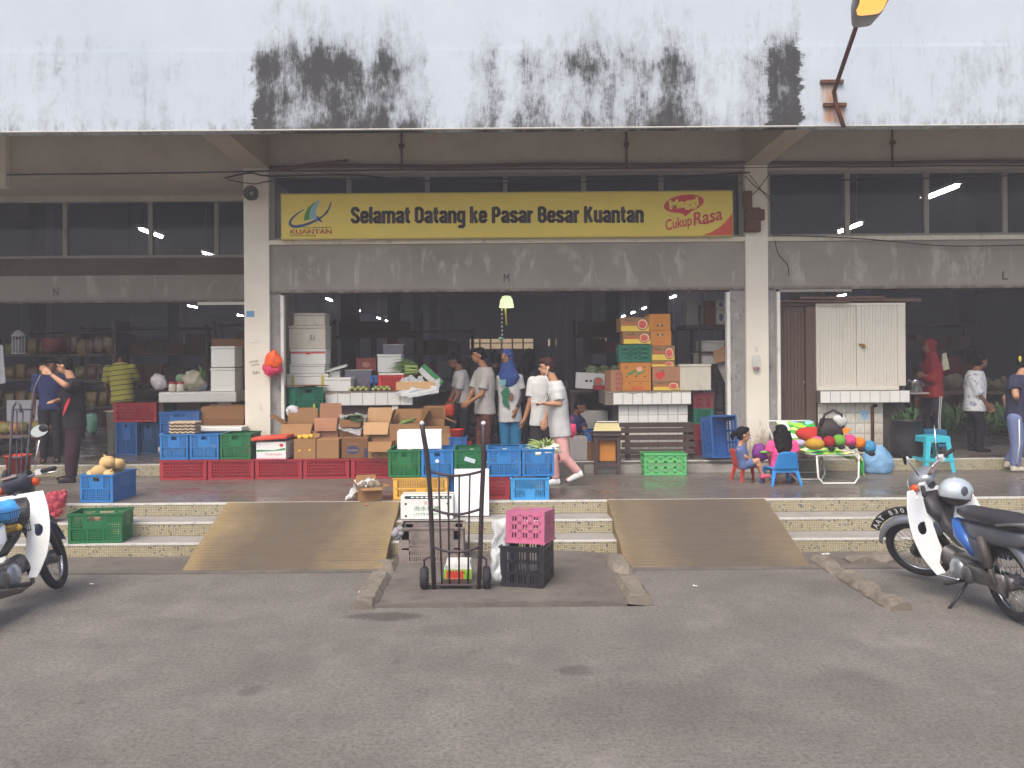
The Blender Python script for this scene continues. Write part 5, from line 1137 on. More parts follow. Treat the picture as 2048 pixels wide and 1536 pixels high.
# foam stack by the left post
st = [(572,748,656,785,'wide foam box with yellow tape at the bottom of the tall stack',0.5,FOAM),(578,729,650,748,'low foam box second from the bottom of the tall stack',0.45,FOAM),(580,698,652,729,'foam box with red tape in the middle of the tall stack',0.42,FOAM),(577,651,652,698,'large grubby foam box with a scribble on its front',0.45,FOAMD),(587,626,651,650,'topmost small foam box of the tall stack',0.4,FOAMD)]
z = ztop(615,800,13.95); Df_ = 13.95
carton('dark brown carton under the tall foam stack',0.6,0.5,z-ZI-0.002,CARD['dark'],(x_at(612,Df_),Df_+0.3,ZI))
for x0_,y0_,x1_,y1_,lab,d,m in st:
    h = ztop(615,y0_,Df_)-z; t = foam(lab,pxw(x0_,x1_,Df_),d,h,(x_at((x0_+x1_)/2,Df_),Df_+d/2,z),0.0,m); z += h+0.002
    if 'red tape' in lab: MB().box((-0.27,-d/2-0.002,h-0.07),(0.27,-d/2+0.004,h-0.05)).build('tape',M('tape_red','#d83a34',0.4),t); MB().box((-0.03,-d/2-0.0022,h-0.085),(0.03,-d/2+0.004,h-0.0705)).build('tape',M('tape_red','#d83a34',0.4),t)
    if 'yellow tape' in lab:
        for X in (-0.25,0.22): MB().box((X,-d/2-0.002,0.02),(X+0.045,-d/2+0.004,h-0.02)).build('tape',M('tape_yellow','#c9bb5a',0.4),t)
    if 'scribble' in lab: text('scribble','5)',0.2,BLK,t,(0.08,-d/2+0.003,h*0.45),height=0.10,depth=0.001)
t = foamp('foam box with orange rim standing behind the tall stack',654,690,681,733,14.5,0.35,lid=False,z=ZI+0.9); MB().box((-0.12,-0.176,t['_h']-0.03),(0.12,0.176,t['_h']+0.004)).build('orange_rim',M('rim_ochre','#c98f2e',0.5),t)
carton('carton under the foam box with the orange rim',0.4,0.5,0.9,CARD['dark'],(x_at(668,14.5),14.7,ZI))
# brown cardboard bulging beside the post, over a green crate
crate('dark green crate under a cardboard lid by the left post',0.46,0.4,0.36,'perf',CR['teal'],(x_at(608,13.62),13.66,1.36),0.5)
carton('dark cardboard box under the green crate by the left post',0.5,0.42,0.735,CARD['dark'],(x_at(608,13.62),13.66,ZI),0.5)
t = MB().bbox((-0.27,-0.25,0),(0.27,0.25,0.012),0.003).build('cardboard_lid',CARD['brown']); t.location=(x_at(608,13.62),13.66,1.745); t.rotation_euler=(0.0,0.0,0.78); tag(t,'sheet of brown cardboard covering the dark green crate','cardboard')
bag('plastic_bag','white bundle bag beside the left post behind the cartons',588,822,13.45,0.13,0.1,0.09,M('bag_white','#d5d6da',0.4,0.1,20,bump=0.4,bscale=25),2.0,knot=False)
carton('carton under the white bundle bag by the left post',0.26,0.25,1.17-ZI,CARD['dark'],(x_at(588,13.45),13.47,ZI)); carton('yellow green carton behind the white bundle',0.2,0.2,ztop(615,808,13.5)-ZI,M('card_lime','#b0b45a',0.7),(x_at(616,13.5),13.62,ZI))
# loose vegetables on the left counter
for k,(px,n) in enumerate(((715,7),(762,7))):
    for j in range(n):
        c = P(px-16+5.5*j,779+1.5*(j%2),13.78); d = Vector((random.uniform(-.02,.02),0.07,0.0)); o = MB().tube([Vector((0,-0.02,0)),Vector((0,0,0)),Vector((0.005,0.08,0)),Vector((0.01,0.17,0.005))],[0.018,0.028,0.026,0.01],10).build('gourd',M('pale_gourd','#a9ab62',0.45,0.2,15),smooth=True)
        o.location = (c.x,13.80,zl+0.03+0.028*(j%2)); o.rotation_euler=(0,0,random.uniform(-.3,.3)); tag(o,['pale gourd of the left pair of heaps, lying end-on at the counter edge','pale gourd of the right pair of heaps, lying end-on at the counter edge'][k],'gourd',['left heap of gourds','right heap of gourds'][k])
cratep('bright red crate standing on the left counter',756,808,13.95,zl,0.235,0.4,'grid',M('crate_scarlet','#cf3a3a',0.4,0.12)); cratep('narrow blue crate beside the bright red crate',740,755,13.98,zl,0.235,0.4,'bars',CR['navy'])
t = MB().bbox((-0.2,-0.2,0),(0.2,0.2,0.03),0.008).build('foam_slab',FOAM); t.location=(x_at(782,13.95),14.15,zl+0.247); tag(t,'foam lid lying across the bright red crate','foam lid')
BIN = M('clear_bin','#8d8a9a',0.2,0.1,6,alpha=0.55); 
def bin_(label,px0,py0,px1,D,z,d):
    w=pxw(px0,px1,D); h=ztop((px0+px1)/2,py0,D)-z; t=thing('storage_bin',label,'bin',(x_at((px0+px1)/2,D),D+d/2,z),group='clear bins'); b=MB(); k=0.006
    for a,c in (((-w/2,-d/2,0),(w/2,d/2,k)),((-w/2,-d/2,k),(w/2,-d/2+k,h)),((-w/2,d/2-k,k),(w/2,d/2,h)),((-w/2,-d/2+k,k),(-w/2+k,d/2-k,h)),((w/2-k,-d/2+k,k),(w/2,d/2-k,h))): b.box(a,c)
    b.build('body',BIN,t); r=MB(); r.box((-w/2-.01,-d/2-.01,h),(w/2+.01,d/2+.01,h+.012)); r.build('lid',M('bin_lid','#b9b4ad',0.4),t); t['_h']=h; return t
bin_('wide clear plastic bin on the left counter behind the gourds',690,741,742,14.15,zl,0.4)
b = MB(); lumps(b,[(x_at(727,14.2)+random.uniform(-.06,.04),14.25+random.uniform(-.05,.05),zl+0.06+random.uniform(0,.08)) for _ in range(5)],0.06,3); tag(b.build('tomatoes',M('tomato_red','#b5352c',0.4),smooth=True),'red tomatoes inside the wide clear bin','tomatoes',kind='stuff')
t=cartonp('red brown printed carton behind the clear bin',712,716,752,14.45,zl+0.3,0.35,M('card_redbrown','#86423a',0.7,0.2)); dell(t,'pale_print',0.5,0.5,0.2,0.2,M('faint_pale','#a8806a',0.7)); carton('brown carton supporting the red brown one',0.36,0.33,0.298,CARD['dark'],(x_at(732,14.45),14.63,zl))
foamp('cream foam box in the middle of the left counter',754,711,803,747,14.35,0.4,mat=FOAM,z=zl+0.282,h=0.30); carton('brown carton under the cream foam box',0.38,0.36,0.28,CARD['dark'],(x_at(778,14.35),14.56,zl))
t=bin_('grey clear container on top of the cream foam box',766,690,806,14.4,zl+0.586,0.3)
b = MB(); random.seed(11)
for q in range(60):
    o0 = P(832+random.uniform(-6,6),738+random.uniform(-8,6),14.1+random.uniform(-.1,.1)); leaf(b,o0,o0+Vector((-random.uniform(.15,.42),random.uniform(-.1,.12),random.uniform(-.05,.08))),random.uniform(.018,.04),0.15)
tag(b.build('leafy_vegetables',VEG),'bundle of long leafy greens beside the cream foam box','vegetables',kind='stuff')
b = MB()
for q in range(26):
    o0 = P(835,738+random.uniform(-6,10),14.0+random.uniform(-.08,.08)); b.tube([o0,o0+Vector((-0.2,0,random.uniform(-.04,.03)))],0.011,6)
tag(b.build('vegetable_stalks',STALK),'pale stalks of the leafy greens bundle','vegetables',kind='stuff')
carton('carton under the leafy greens on the left counter',0.5,0.3,0.27,CARD['dark'],(x_at(815,14.2),14.3,zl),0.0)
t=carton('white and green printed sack box leaning behind the wooden tray',0.42,0.08,0.16,CARD['white'],P(855,760,14.05),0.0,ry=0.75,tape=False); drect(t,'green_print',0,0.55,1,1,GT)
t=thing('wooden_tray','pale wooden tray wrapped in plastic on the left counter','tray',(x_at(830,13.7),13.7,zl),world=True); X0,X1=x_at(792,13.7),x_at(869,13.7)
for a,c in (((X0,13.68,zl+0.02),(X1,13.70,zl+0.145)),((X0,14.05,zl+0.02),(X1,14.07,zl+0.145)),((X0,13.70,zl+0.02),(X0+0.02,14.05,zl+0.145)),((X1-0.02,13.70,zl+0.02),(X1,14.05,zl+0.145))): MB().box(a,c).build('board',M('pine_board','#d0a878',0.7,0.15,5),t)
MB().box((X0,13.70,zl+0.004),(X1,14.05,zl+0.018)).build('bottom',M('pine_board','#d0a878',0.7,0.15,5),t)
sheet('plastic_sheet','clear plastic wrap hanging under the wooden tray',[P(786,786,13.66),P(815,797,13.64),P(878,786,13.62),P(880,756,13.75)],CLEAR2,amp=0.04,seed=21); sheet('plastic_sheet','crumpled white wrap on top of the wooden tray',[P(796,770,13.75),P(850,770,13.75),P(846,752,13.95),P(806,755,13.95)],CLEAR2,amp=0.09,seed=25)
# ---- small wooden stool table with tray of goods, cartons near the doorway
Dt=12.75; X0,X1=x_at(1187,Dt),x_at(1240,Dt); zt2=ztop(1213,867,Dt)
t=thing('wooden_side_table','dark wooden side table by the doorway with a tray on top','table',((X0+X1)/2,Dt+0.2,ZP),world=True)
MB().bbox((X0-0.02,Dt-0.02,zt2-0.04),(X1+0.02,Dt+0.42,zt2),0.006).build('table_top',WOOD,t)
for X in (X0,X1-0.055):
    for Y in (Dt,Dt+0.345): MB().box((X,Y,ZP),(X+0.055,Y+0.055,zt2-0.04)).build('leg',WOOD,t)
MB().box((X0+0.055,Dt+0.01,zt2-0.1),(X1-0.055,Dt+0.03,zt2-0.04)).build('apron',WOOD,t); MB().box((X0+0.055,Dt+0.01,ZP+0.12),(X1-0.055,Dt+0.03,ZP+0.17)).build('stretcher',WOOD,t); MB().box((X0+0.03,Dt+0.055,ZP+0.17),(X1-0.03,Dt+0.36,ZP+0.185)).build('lower_shelf',WOOD,t)
cartonp('yellow carton on the lower shelf of the side table',1198,882,1230,Dt+0.08,ZP+0.187,0.25,CARD['orange'])
t=thing('goods_tray','cream and black tray of packets on the side table','tray',((X0+X1)/2,Dt+0.2,zt2),world=True); c=Vector(t['_o']); 
MB().prism([c+Vector((-0.2,-0.19,0.004)),c+Vector((0.2,-0.19,0.004)),c+Vector((0.2,0.15,0.11)),c+Vector((-0.13,0.15,0.11))],(0,0,0.03)).build('tray_bed',M('tray_cream','#cfc592',0.5,0.15,9),t); MB().cbox(c+Vector((0.03,0.16,0.125)),(0.34,0.05,0.03)).build('rim_bar',BLK,t); MB().cbox(c+Vector((0.0,-0.19,0.02)),(0.42,0.03,0.03)).build('rim_bar',BLK,t); MB().cbox(c+Vector((0.04,0.12,0.15)),(0.3,0.05,0.012)).build('papers',WHT,t)
cartonp('grey white carton with hand holes on the floor by the doorway',1137,875,1173,13.1,ZI,0.35,CARD['grey'],rz=0.04); cartonp('small white carton edge left of the grey one',1124,890,1136,13.2,ZI,0.3,CARD['white']); 
cartonp('tilted brown carton between the grey carton and the side table',1173,885,1186,13.0,ZI,0.3,CARD['brown'],rz=0.3); cartonp('white foam-like carton behind the seated vendor',1160,822,1215,14.6,ZI,0.4,M('card_offwhite','#bcbab5',0.7,0.1)); cratep('blue crate beside the seated vendor',1168,1196,13.9,ZI,0.38,0.35,'perf',CR['navy'])
t=cartonp('white carton with a fruit picture leaning on the vegetable heap',1150,746,1208,14.6,ztop(1180,778,14.6),0.06,CARD['white'],rz=0.05,ry=0.06,tape=False); dell(t,'picture',0.78,0.45,0.18,0.32,M('pic_teal','#7f9a96',0.6)); dell(t,'picture_food',0.78,0.5,0.11,0.2,POR,0.002); drect(t,'mark',0.33,0.42,0.42,0.55,BLK); drect(t,'mark',0.48,0.44,0.56,0.56,BLK)
t=thing('vegetable_stand','low dark stand behind the doorway holding cabbages','stand',(x_at(1180,14.9),14.9,ZI),world=True); zs=ztop(1180,779,14.6)
MB().box((x_at(1140,14.6),14.55,zs-0.05),(x_at(1236,14.6),15.6,zs)).build('top',WOOD,t)
for X in (x_at(1145,14.6),x_at(1230,14.6)): MB().box((X-0.03,14.6,ZI),(X+0.03,15.55,zs-0.05)).build('side',WOOD,t)
for k in range(9):
    c=P(1168+8*k,738-6*(k%3),15.0+0.12*(k%2)); b=MB(); lumps(b,[(0,0,0)],0.11,k*3,0.25,12)
    for q in range(8): a=2*pi*q/8; leaf(b,(0.05*cos(a),0.05*sin(a),-0.06),(0.14*cos(a),0.14*sin(a),0.07),0.05,0.3,4)
    o=b.build('cabbage',M('cabbage_pale','#8fa07a',0.6,0.3,9),smooth=True); o.location=(c.x,c.y,zs+0.11+0.09*(k%3)); tag(o,'round pale green cabbage heaped on the dark stand','cabbage','cabbages on the stand')
MB().box((0,0,0),(0.2,0.2,0.06)); t=thing('red_tray','small red tray on the dark stand beside the counter','tray',P(1200,780,14.5),world=True); c=Vector(t['_o']); MB().bbox(c+Vector((-0.11,-0.1,0)),c+Vector((0.11,0.15,0.08)),0.01).build('body',CR['red'],t)
# ================================================================ kiosk in the right bay
Dk = 13.62
def kx(px): return x_at(px, Dk)
def kz(py, px=1720): return ztop(px, py, Dk)
SHUT = M('shutter_cream','#dcd7c8',0.5,0.06,3,dirt=0.25,dcol='#9a8e74'); DOORB = M('shutter_brown','#5f4c43',0.6,0.15,3)
k_ = thing('kiosk','cream shuttered kiosk with tiled counter in the right bay','kiosk',(kx(1720),Dk,ZI),world=True)
def corr(x0, x1, z0, z1, y, pitch, depth):
    b = MB(); n = max(2, round((x1-x0)/pitch)); p = (x1-x0)/n
    for i in range(n):
        a = x0+i*p; b.box((a+p*0.06, y, z0), (a+p*0.94, y+depth, z1))
    b.box((x0, y+depth, z0), (x1, y+depth+0.01, z1)); return b
zt3, zb3 = kz(606), kz(772)
lp = corr(kx(1637),kx(1714),zb3,zt3-0.04,Dk+0.03,0.041,0.012).build('shutter_panel',SHUT,k_); rp_ = corr(kx(1719),kx(1795),zb3,zt3-0.04,Dk+0.01,0.041,0.012).build('shutter_panel',SHUT,k_)
for nm, a, c in (('frame',(kx(1633),Dk,zt3-0.04),(kx(1812),Dk+0.09,zt3)),('frame',(kx(1795),Dk-0.01,zb3),(kx(1811),Dk+0.3,zt3-0.042)),('frame',(kx(1633),Dk,zb3),(kx(1637),Dk+0.09,zt3-0.042)),('frame',(kx(1714),Dk-0.004,zb3),(kx(1719),Dk+0.03,zt3-0.042)),('frame',(kx(1633),Dk-0.012,zb3-0.065),(kx(1797),Dk+0.09,zb3-0.002))): MB().bbox(a,c,0.004).build(nm,SHUT,k_)
pd = P(1724,690,Dk-0.01); MB().bbox(pd+Vector((-0.05,-0.025,-0.005)),pd+Vector((0.03,0.0,0.02)),0.004).build('padlock_hasp',M('brass','#a9843f',0.35,metal=0.8),k_); MB().bbox(pd+Vector((0.0,-0.035,-0.045)),pd+Vector((0.045,-0.005,0.0)),0.005).build('padlock',M('brass','#a9843f',0.35,metal=0.8),k_)
za, zb_ = kz(781), kz(805)
MB().box((kx(1634),Dk-0.13,zb_),(kx(1811),Dk+0.5,za)).build('counter_slab',CONC,k_); tiles(k_,kx(1634),kx(1811),zb_+0.002,za-0.002,Dk-0.13,9,1)
MB().box((kx(1637),Dk+0.05,ZI),(kx(1768),Dk+0.5,zb_)).build('counter_base',CONC,k_); tiles(k_,kx(1637),kx(1768),ZI+0.01,zb_-0.005,Dk+0.05,7,5,TILED)
MB().tube([(kx(1745),Dk+0.02,ZI+0.02),(kx(1745),Dk+0.02,kz(815)),(kx(1749),Dk+0.02,kz(812)),(kx(1754),Dk+0.04,kz(812))],0.025).build('waste_pipe',RUST,k_,smooth=True)
MB().prism([(kx(1722),Dk+0.038,kz(820)),(kx(1738),Dk+0.038,kz(822)),(kx(1738),Dk+0.038,kz(838)),(kx(1728),Dk+0.038,kz(842)),(kx(1722),Dk+0.038,kz(830))],(0,0.002,0)).build('blue_paint_patch',M('paint_pale_blue','#8fb4cc',0.6,0.3,20),k_)
MB().box((kx(1630),Dk+0.12,ZI),(kx(1812),Dk+0.16,kz(600))).box((kx(1812),Dk+0.12,ZI),(kx(1812)+0.02,Dk+1.5,kz(600))).build('kiosk_wall',M('kiosk_inner','#5c544d',0.85),k_)
dr = thing('folding_door','brown folding shutter door between the right pillar and the kiosk','door',(kx(1590),Dk,ZI),world=True)
corr(kx(1563),kx(1612),ZI+0.02,kz(613,1590),Dk+0.06,0.055,0.014).build('door_panel',DOORB,dr)
for a,c in (((kx(1613),Dk+0.02,ZI),(kx(1632),Dk+0.1,kz(610,1590))),((kx(1560),Dk+0.02,kz(612,1590)),(kx(1632),Dk+0.1,kz(604,1590))),((kx(1559),Dk+0.02,ZI),(kx(1563),Dk+0.1,kz(613,1590)))): MB().box(a,c).build('door_frame',DOORB,dr)
MB().ball(P(1608,765,Dk+0.0),0.018).build('door_knob',M('steel','#8d8a86',0.3,metal=0.9),dr)
t=thing('plank_awning','warped planks lying on top of the kiosk and door','planks',P(1690,600,Dk),world=True)
for k,(x0_,x1_,y_) in enumerate(((1561,1700,603),(1600,1770,598),(1640,1842,601))): 
    a=P(x0_,y_,Dk-0.08+0.03*k); c=P(x1_,y_+(-2 if k==1 else 2),Dk-0.08+0.03*k); MB().prism([a,c,c+Vector((0,0.55,0.0)),a+Vector((0,0.55,0))],(0,0,0.022+0.012*k)).build('plank',WOODB,t)
# pot on a board beside the kiosk
c=P(1828,784,Dk+0.2); STEEL=M('steel_pot','#b9b8b6',0.22,0.05,metal=0.95)
t=thing('cooking_pot','shiny steel pot with lid on a board beside the kiosk','pot',c,world=True); MB().lathe(c,[(0.0,0.0),(0.11,0.0),(0.12,0.02),(0.12,0.15),(0.13,0.152),(0.128,0.162),(0.09,0.185),(0.02,0.195),(0.02,0.215),(0.0,0.215)],24).build('pot_body',STEEL,t,smooth=True)
for s_ in (-1,1): MB().tube([c+Vector((s_*0.12,0,0.12)),c+Vector((s_*0.155,0,0.125)),c+Vector((s_*0.155,0,0.1)),c+Vector((s_*0.12,0,0.1))],0.007,6).build('handle',STEEL,t)
t=thing('side_shelf','narrow grey shelf board carrying the steel pot','shelf',c-Vector((0,0,0.03)),world=True); MB().bbox(c+Vector((-0.13,-0.15,-0.03)),c+Vector((0.17,0.4,-0.003)),0.004).build('board',M('board_grey','#8c8780',0.6),t); MB().box(c+Vector((-0.02,0.1,ZI-c.z)),c+Vector((0.02,0.14,-0.03))).build('leg',WOOD,t)
# black barrel, stools, blue bag
c=P(1812,918,13.3); c.z=ZI; BAR=M('barrel_black','#302c30',0.45,0.15,6)
t=thing('barrel','black plastic barrel of plants right of the kiosk','barrel',c,world=True); hb=ztop(1812,838,13.3)-ZI; MB().lathe(c,[(0.0,0.0),(0.21,0.0),(0.235,0.05),(0.245,hb*0.5),(0.235,hb-0.04),(0.25,hb-0.03),(0.25,hb),(0.225,hb),(0.21,hb-0.06),(0.0,hb-0.08)],24).build('drum',BAR,t,smooth=True)
b=MB()
for q in range(60): a=random.uniform(0,2*pi); r=random.uniform(0,.18); o0=c+Vector((r*cos(a),r*sin(a),hb-0.05)); leaf(b,o0,o0+Vector((random.uniform(-.14,.14),random.uniform(-.14,.1),random.uniform(.05,.26))),0.022,0.2)
tag(b.build('herb_leaves',VEGD),'dark green herbs sticking out of the black barrel','herbs',kind='stuff')
def stool(label,px,pyb,pyt,D,z,wt,mat,rz=0.2):
    h=ztop(px,pyt,D)-z; t=thing('plastic_stool',label,'stool',(x_at(px,D),D+wt*0.6,z),rz,'plastic stools'); w=wt/2
    MB().bbox((-w,-w,h-0.03),(w,w,h),0.012).build('seat',mat,t); b=MB()
    for s1,s2 in ((-1,-1),(1,-1),(1,1),(-1,1)):
        k=MB(); q=1.28; k.add([(s1*w*0.98,s2*w*0.98,h-0.012),(s1*w*0.55,s2*w*0.98,h-0.012),(s1*w*0.98,s2*w*0.55,h-0.012),(s1*w*q,s2*w*q,0),(s1*w*(q-0.3),s2*w*q,0),(s1*w*q,s2*w*(q-0.3),0)],[(0,1,4,3),(0,3,5,2)])
        o=k.build('leg',mat,t); md=o.modifiers.new('s','SOLIDIFY'); md.thickness=0.012
    zz_=h*0.30; e=w*1.2
    for a,c in (((-e,-e-0.006,zz_),(e,-e+0.006,zz_+0.05)),((-e,e-0.006,zz_),(e,e+0.006,zz_+0.05)),((-e-0.006,-e,zz_),(-e+0.006,e,zz_+0.05)),((e-0.006,-e,zz_),(e+0.006,e,zz_+0.05)),((-w,-w-0.004,h-0.09),(w,-w+0.008,h-0.02)),((-w,w-0.008,h-0.09),(w,w+0.004,h-0.02)),((-w-0.004,-w,h-0.09),(-w+0.008,w,h-0.02)),((w-0.008,-w,h-0.09),(w+0.004,w,h-0.02))): MB().box(a,c).build('brace',mat,t)
    return t
TUR=M('stool_turquoise','#3fb4c4',0.4,0.06); stool('turquoise plastic stool standing before the black barrel',1876,945,873,12.75,ZP,0.36,TUR,0.08); stool('dull blue stool half hidden behind the turquoise one',1872,915,860,13.6,ZI,0.34,M('stool_blue','#2f6f94',0.45),0.0)
BLB=M('bag_blue','#7fb0d8',0.25,0.1,12,alpha=0.72,bump=0.6,bscale=22,spec=0.6); bag('plastic_bag','pale blue plastic bag slumped on the veranda beside the folding bed',1755,926,12.75,0.21,0.18,0.24,BLB,3.3,lump=0.2,knot=False,z_floor=ZP)
# folding bed used as a toy table
Db=11.6
def bx(px,py,D=Db): return P(px,py,D)
FR=M('white_tube','#d8d6cf',0.35,0.06,6,dirt=0.3,dcol='#8a5a38')
zbed=ztop(1660,909,11.7); n0=ZP+0.015
bed=thing('folding_bed','white tubular folding bed spread with a bright towel','folding bed',(x_at(1665,11.9),11.9,ZP),world=True)
xl,xr=x_at(1632,11.6),x_at(1716,11.6); yn,yf=11.6,12.95
MB().tube([(xl,yn,zbed),(xl+0.01,yn-0.02,n0+0.08),(xl+0.07,yn-0.03,n0),(xr-0.07,yn-0.03,n0),(xr-0.01,yn-0.02,n0+0.08),(xr,yn,zbed)],0.014,8).build('end_frame',FR,bed,smooth=True)
xl2,xr2=x_at(1598,12.4),x_at(1640,12.4)
MB().tube([(xl-0.28,12.2,zbed),(xl-0.22,12.0,n0+0.08),(xl-0.14,11.98,n0),(xr-0.35,11.98,n0),(xr-0.3,12.0,n0+0.08),(xr-0.28,12.2,zbed)],0.014,8).build('middle_frame',FR,bed,smooth=True)
MB().tube([(xl,yn,zbed),(xl-0.1,12.2,zbed),(xl-0.12,yf,zbed)],0.014).build('side_rail',FR,bed,smooth=True); MB().tube([(xr,yn,zbed),(xr+0.02,12.3,zbed),(xr-0.02,yf,zbed)],0.014).build('side_rail',FR,bed,smooth=True); MB().tube([(xl,yn,zbed),(xr,yn,zbed)],0.014).build('end_rail',FR,bed,smooth=True)
zh=ztop(1610,843,13.0); MB().tube([(xl-0.12,yf,zbed),(xl-0.18,yf+0.2,zh-0.03),(xl-0.14,yf+0.2,zh),(xr-0.1,yf+0.2,zh),(xr-0.06,yf+0.2,zh-0.03),(xr-0.02,yf,zbed)],0.014).build('head_frame',FR,bed,smooth=True)
MB().tube([(xl-0.1,12.8,zbed),(xl-0.1,12.75,n0),(xr-0.1,12.75,n0),(xr-0.05,12.8,zbed)],0.014).build('far_frame',FR,bed,smooth=True)
def mat_towel():
    t=NT('bright_towel'); p=t.pos(); v=t.n('ShaderNodeTexVoronoi'); t.l(t.map(p,(1,1,1)),v.inputs['Vector']); v.inputs['Scale'].default_value=9; v.inputs['Randomness'].default_value=1
    s_=t.sep(v.outputs['Color'])[0]; c=t.ramp(s_,[(0,C('#3fae3a')),(0.3,C('#a9d84a')),(0.5,C('#e6e28a')),(0.66,C('#dfeee8')),(0.8,C('#2f9a6a')),(0.92,C('#9fd4dc'))],'CONSTANT'); t.set(Base_Color=c,Roughness=0.9); return t.m
TOW=mat_towel(); REDC=M('red_cloth','#b8322c',0.9,0.2,12,bump=0.3,bscale=80)
b=MB(); b.grid(lambda u,v: Vector((xl-0.1+(xr+0.1-xl)*u+0.02*noise.noise(Vector((v*5,u*3,0))), yn-0.02+(yf-yn)*v, zbed+0.028+0.03*noise.noise(Vector((u*4,v*6,2)))-(0.10*max(0,u-0.9)/0.1))),16,22); o=b.build('towel',TOW,bed,smooth=True); o.modifiers.new('s','SOLIDIFY').thickness=0.012
b=MB(); b.grid(lambda u,v: Vector((xr+0.0+0.03*sin(v*5)+0.12*v-0.05*u+0.05*u*v, yn+0.02+0.16*u, zbed+0.02-v*(zbed-ZP-0.08))),5,14); o=b.build('towel_end',TOW,bed,smooth=True); o.modifiers.new('s','SOLIDIFY').thickness=0.01
b=MB(); b.grid(lambda u,v: Vector((xl-0.06+(xr-xl)*u, yf-0.55+0.72*v, zbed+0.04+(zh-zbed-0.04)*v**1.5+0.03*noise.noise(Vector((u*4,v*4,7))))),14,12); o=b.build('backrest_towel',TOW,bed,smooth=True); o.modifiers.new('s','SOLIDIFY').thickness=0.012
b=MB(); b.ball(P(1640,872,12.55)+Vector((0,0,-0.02)),(0.36,0.2,0.13),20,Matrix.Rotation(0.22,3,'Y')); [b.v.__setitem__(i,v+Vector((0,0,0.03*noise.noise(v*8)))) for i,v in enumerate(b.v)]
tag(b.build('red_blanket',REDC,smooth=True),'crumpled dark red blanket on the folding bed','blanket')
# plush caterpillar toy made of coloured balls
ct=thing('plush_caterpillar','long plush caterpillar toy of coloured balls on the folding bed','toy',P(1680,900,11.75),world=True)
segs=[(1630,888,11.60,0.10,'#b88f38'),(1658,884,11.66,0.088,'#982c34'),(1678,881,11.67,0.09,'#68a042'),(1699,881,11.68,0.09,'#c4487a'),(1718,886,11.69,0.088,'#d0762c'),(1738,894,11.70,0.095,'#4284ac')]
for k,(px,py,D,r,c_) in enumerate(segs):
    b=MB(); lumps(b,[P(px,py,D)],(r*(1.3 if k==0 else 0.95),r,r*(0.8 if k==0 else 0.92)),k,0.08,16); b.build('plush_segment',M('plush_'+c_[1:],c_,0.95,0.2,30,bump=0.5,bscale=90,spec=0.03),ct,smooth=True)
    if k: 
        b=MB(); b.ball(P(px+5,py+13,D-0.07),(0.05,0.04,0.035)); b.build('foot',M('plush_black','#2b2528',0.95),ct,smooth=True)
b=MB(); 
for q in range(7): b.tube([P(1689,868,11.66),P(1686+2.4*q,858-2*(q%2),11.66)],0.012,6)
b.build('tuft',M('plush_f58a2e','#f58a2e',0.95),ct)
b=MB(); lumps(b,[P(1634,880,11.63)],(0.07,0.07,0.05),1,0.1,12); b.build('cap',M('plush_e8528e','#e8528e',0.95),ct,smooth=True)
b=MB(); lumps(b,[P(1601,886,11.75)],(0.08,0.06,0.05),6,0.2,12); tag(b.build('plush_toy',M('plush_grey','#b4aec4',0.9),smooth=True),'small grey and lilac plush lying at the left edge of the bed','toy')
# black shopping bag with a white cloth
t=thing('tote_bag','dark handbag with a white cloth on the folding bed','bag',P(1660,880,12.3),world=True); c=Vector(t['_o']); BB=M('bag_dark','#33272a',0.6,0.2,10)
b=MB(); b.loft([(c+Vector((0,0,0)),Vector((0.17,0,0)),Vector((0,0.1,0))),(c+Vector((0.01,0,0.15)),Vector((0.18,0,0)),Vector((0,0.1,0))),(c+Vector((0.02,0,0.3)),Vector((0.15,0,0)),Vector((0,0.07,0)))],16,3); b.build('bag_body',BB,t,smooth=True)
MB().tube([c+Vector((-0.14,-0.06,0.22)),c+Vector((-0.10,-0.08,0.36)),c+Vector((0.02,-0.08,0.42)),c+Vector((0.13,-0.08,0.36)),c+Vector((0.17,-0.06,0.15))],0.018,6).build('strap',BB,t,smooth=True)
b=MB(); lumps(b,[c+Vector((-0.03,-0.06,0.30))],(0.10,0.05,0.075),4,0.35,16); b.xf(Matrix.Translation(c)@Matrix.Rotation(0.5,4,'Y')@Matrix.Translation(-c)); b.build('white_cloth',M('cloth_white','#bdbdbb',0.8,0.06,12),t,smooth=True)
# children's chairs
def kid_chair(label,loc,rz,mat,s=1.0,wk=1.0):
    t=thing('child_chair',label,'chair',loc,rz,"children's plastic chairs"); h=0.26*s; w=0.15*s*wk    # faces +Y locally
    MB().bbox((-w,-w,h-0.025),(w,w,h),0.012).build('seat',mat,t)
    bk=MB(); bk.grid(lambda u,v: Vector(((u*2-1)*w*(1.05-0.28*v), -w-0.03*s-0.075*s*v+0.03*s*(u*2-1)**2*0.6, h-0.02+0.27*s*v-0.03*s*v*(abs(u*2-1)**3))),12,12,lambda u,v: not (0.3<u<0.7 and 0.36<v<0.72 and (int(u*24)%2==0) and (int(v*24)%2==0)))
    o=bk.build('backrest',mat,t,smooth=True); o.modifiers.new('s','SOLIDIFY').thickness=0.014*s
    for s1,s2 in ((-1,-1),(1,-1),(1,1),(-1,1)): MB().loft([(Vector((s1*w*0.86,s2*w*0.86,h-0.012)),Vector((0.035*s,0,0)),Vector((0,0.03*s,0))),(Vector((s1*w*1.2,s2*w*1.2,0)),Vector((0.018*s,0,0)),Vector((0,0.018*s,0)))],8,4).build('leg',mat,t)
    [MB().box((-w,q-0.008,h-0.06),(w,q+0.008,h-0.02)).build('apron',mat,t) for q in (-w,w)]
    return t
RC=M('chair_red','#e0463a',0.35,0.05); BC=M('chair_blue','#2f86cc',0.35,0.05)
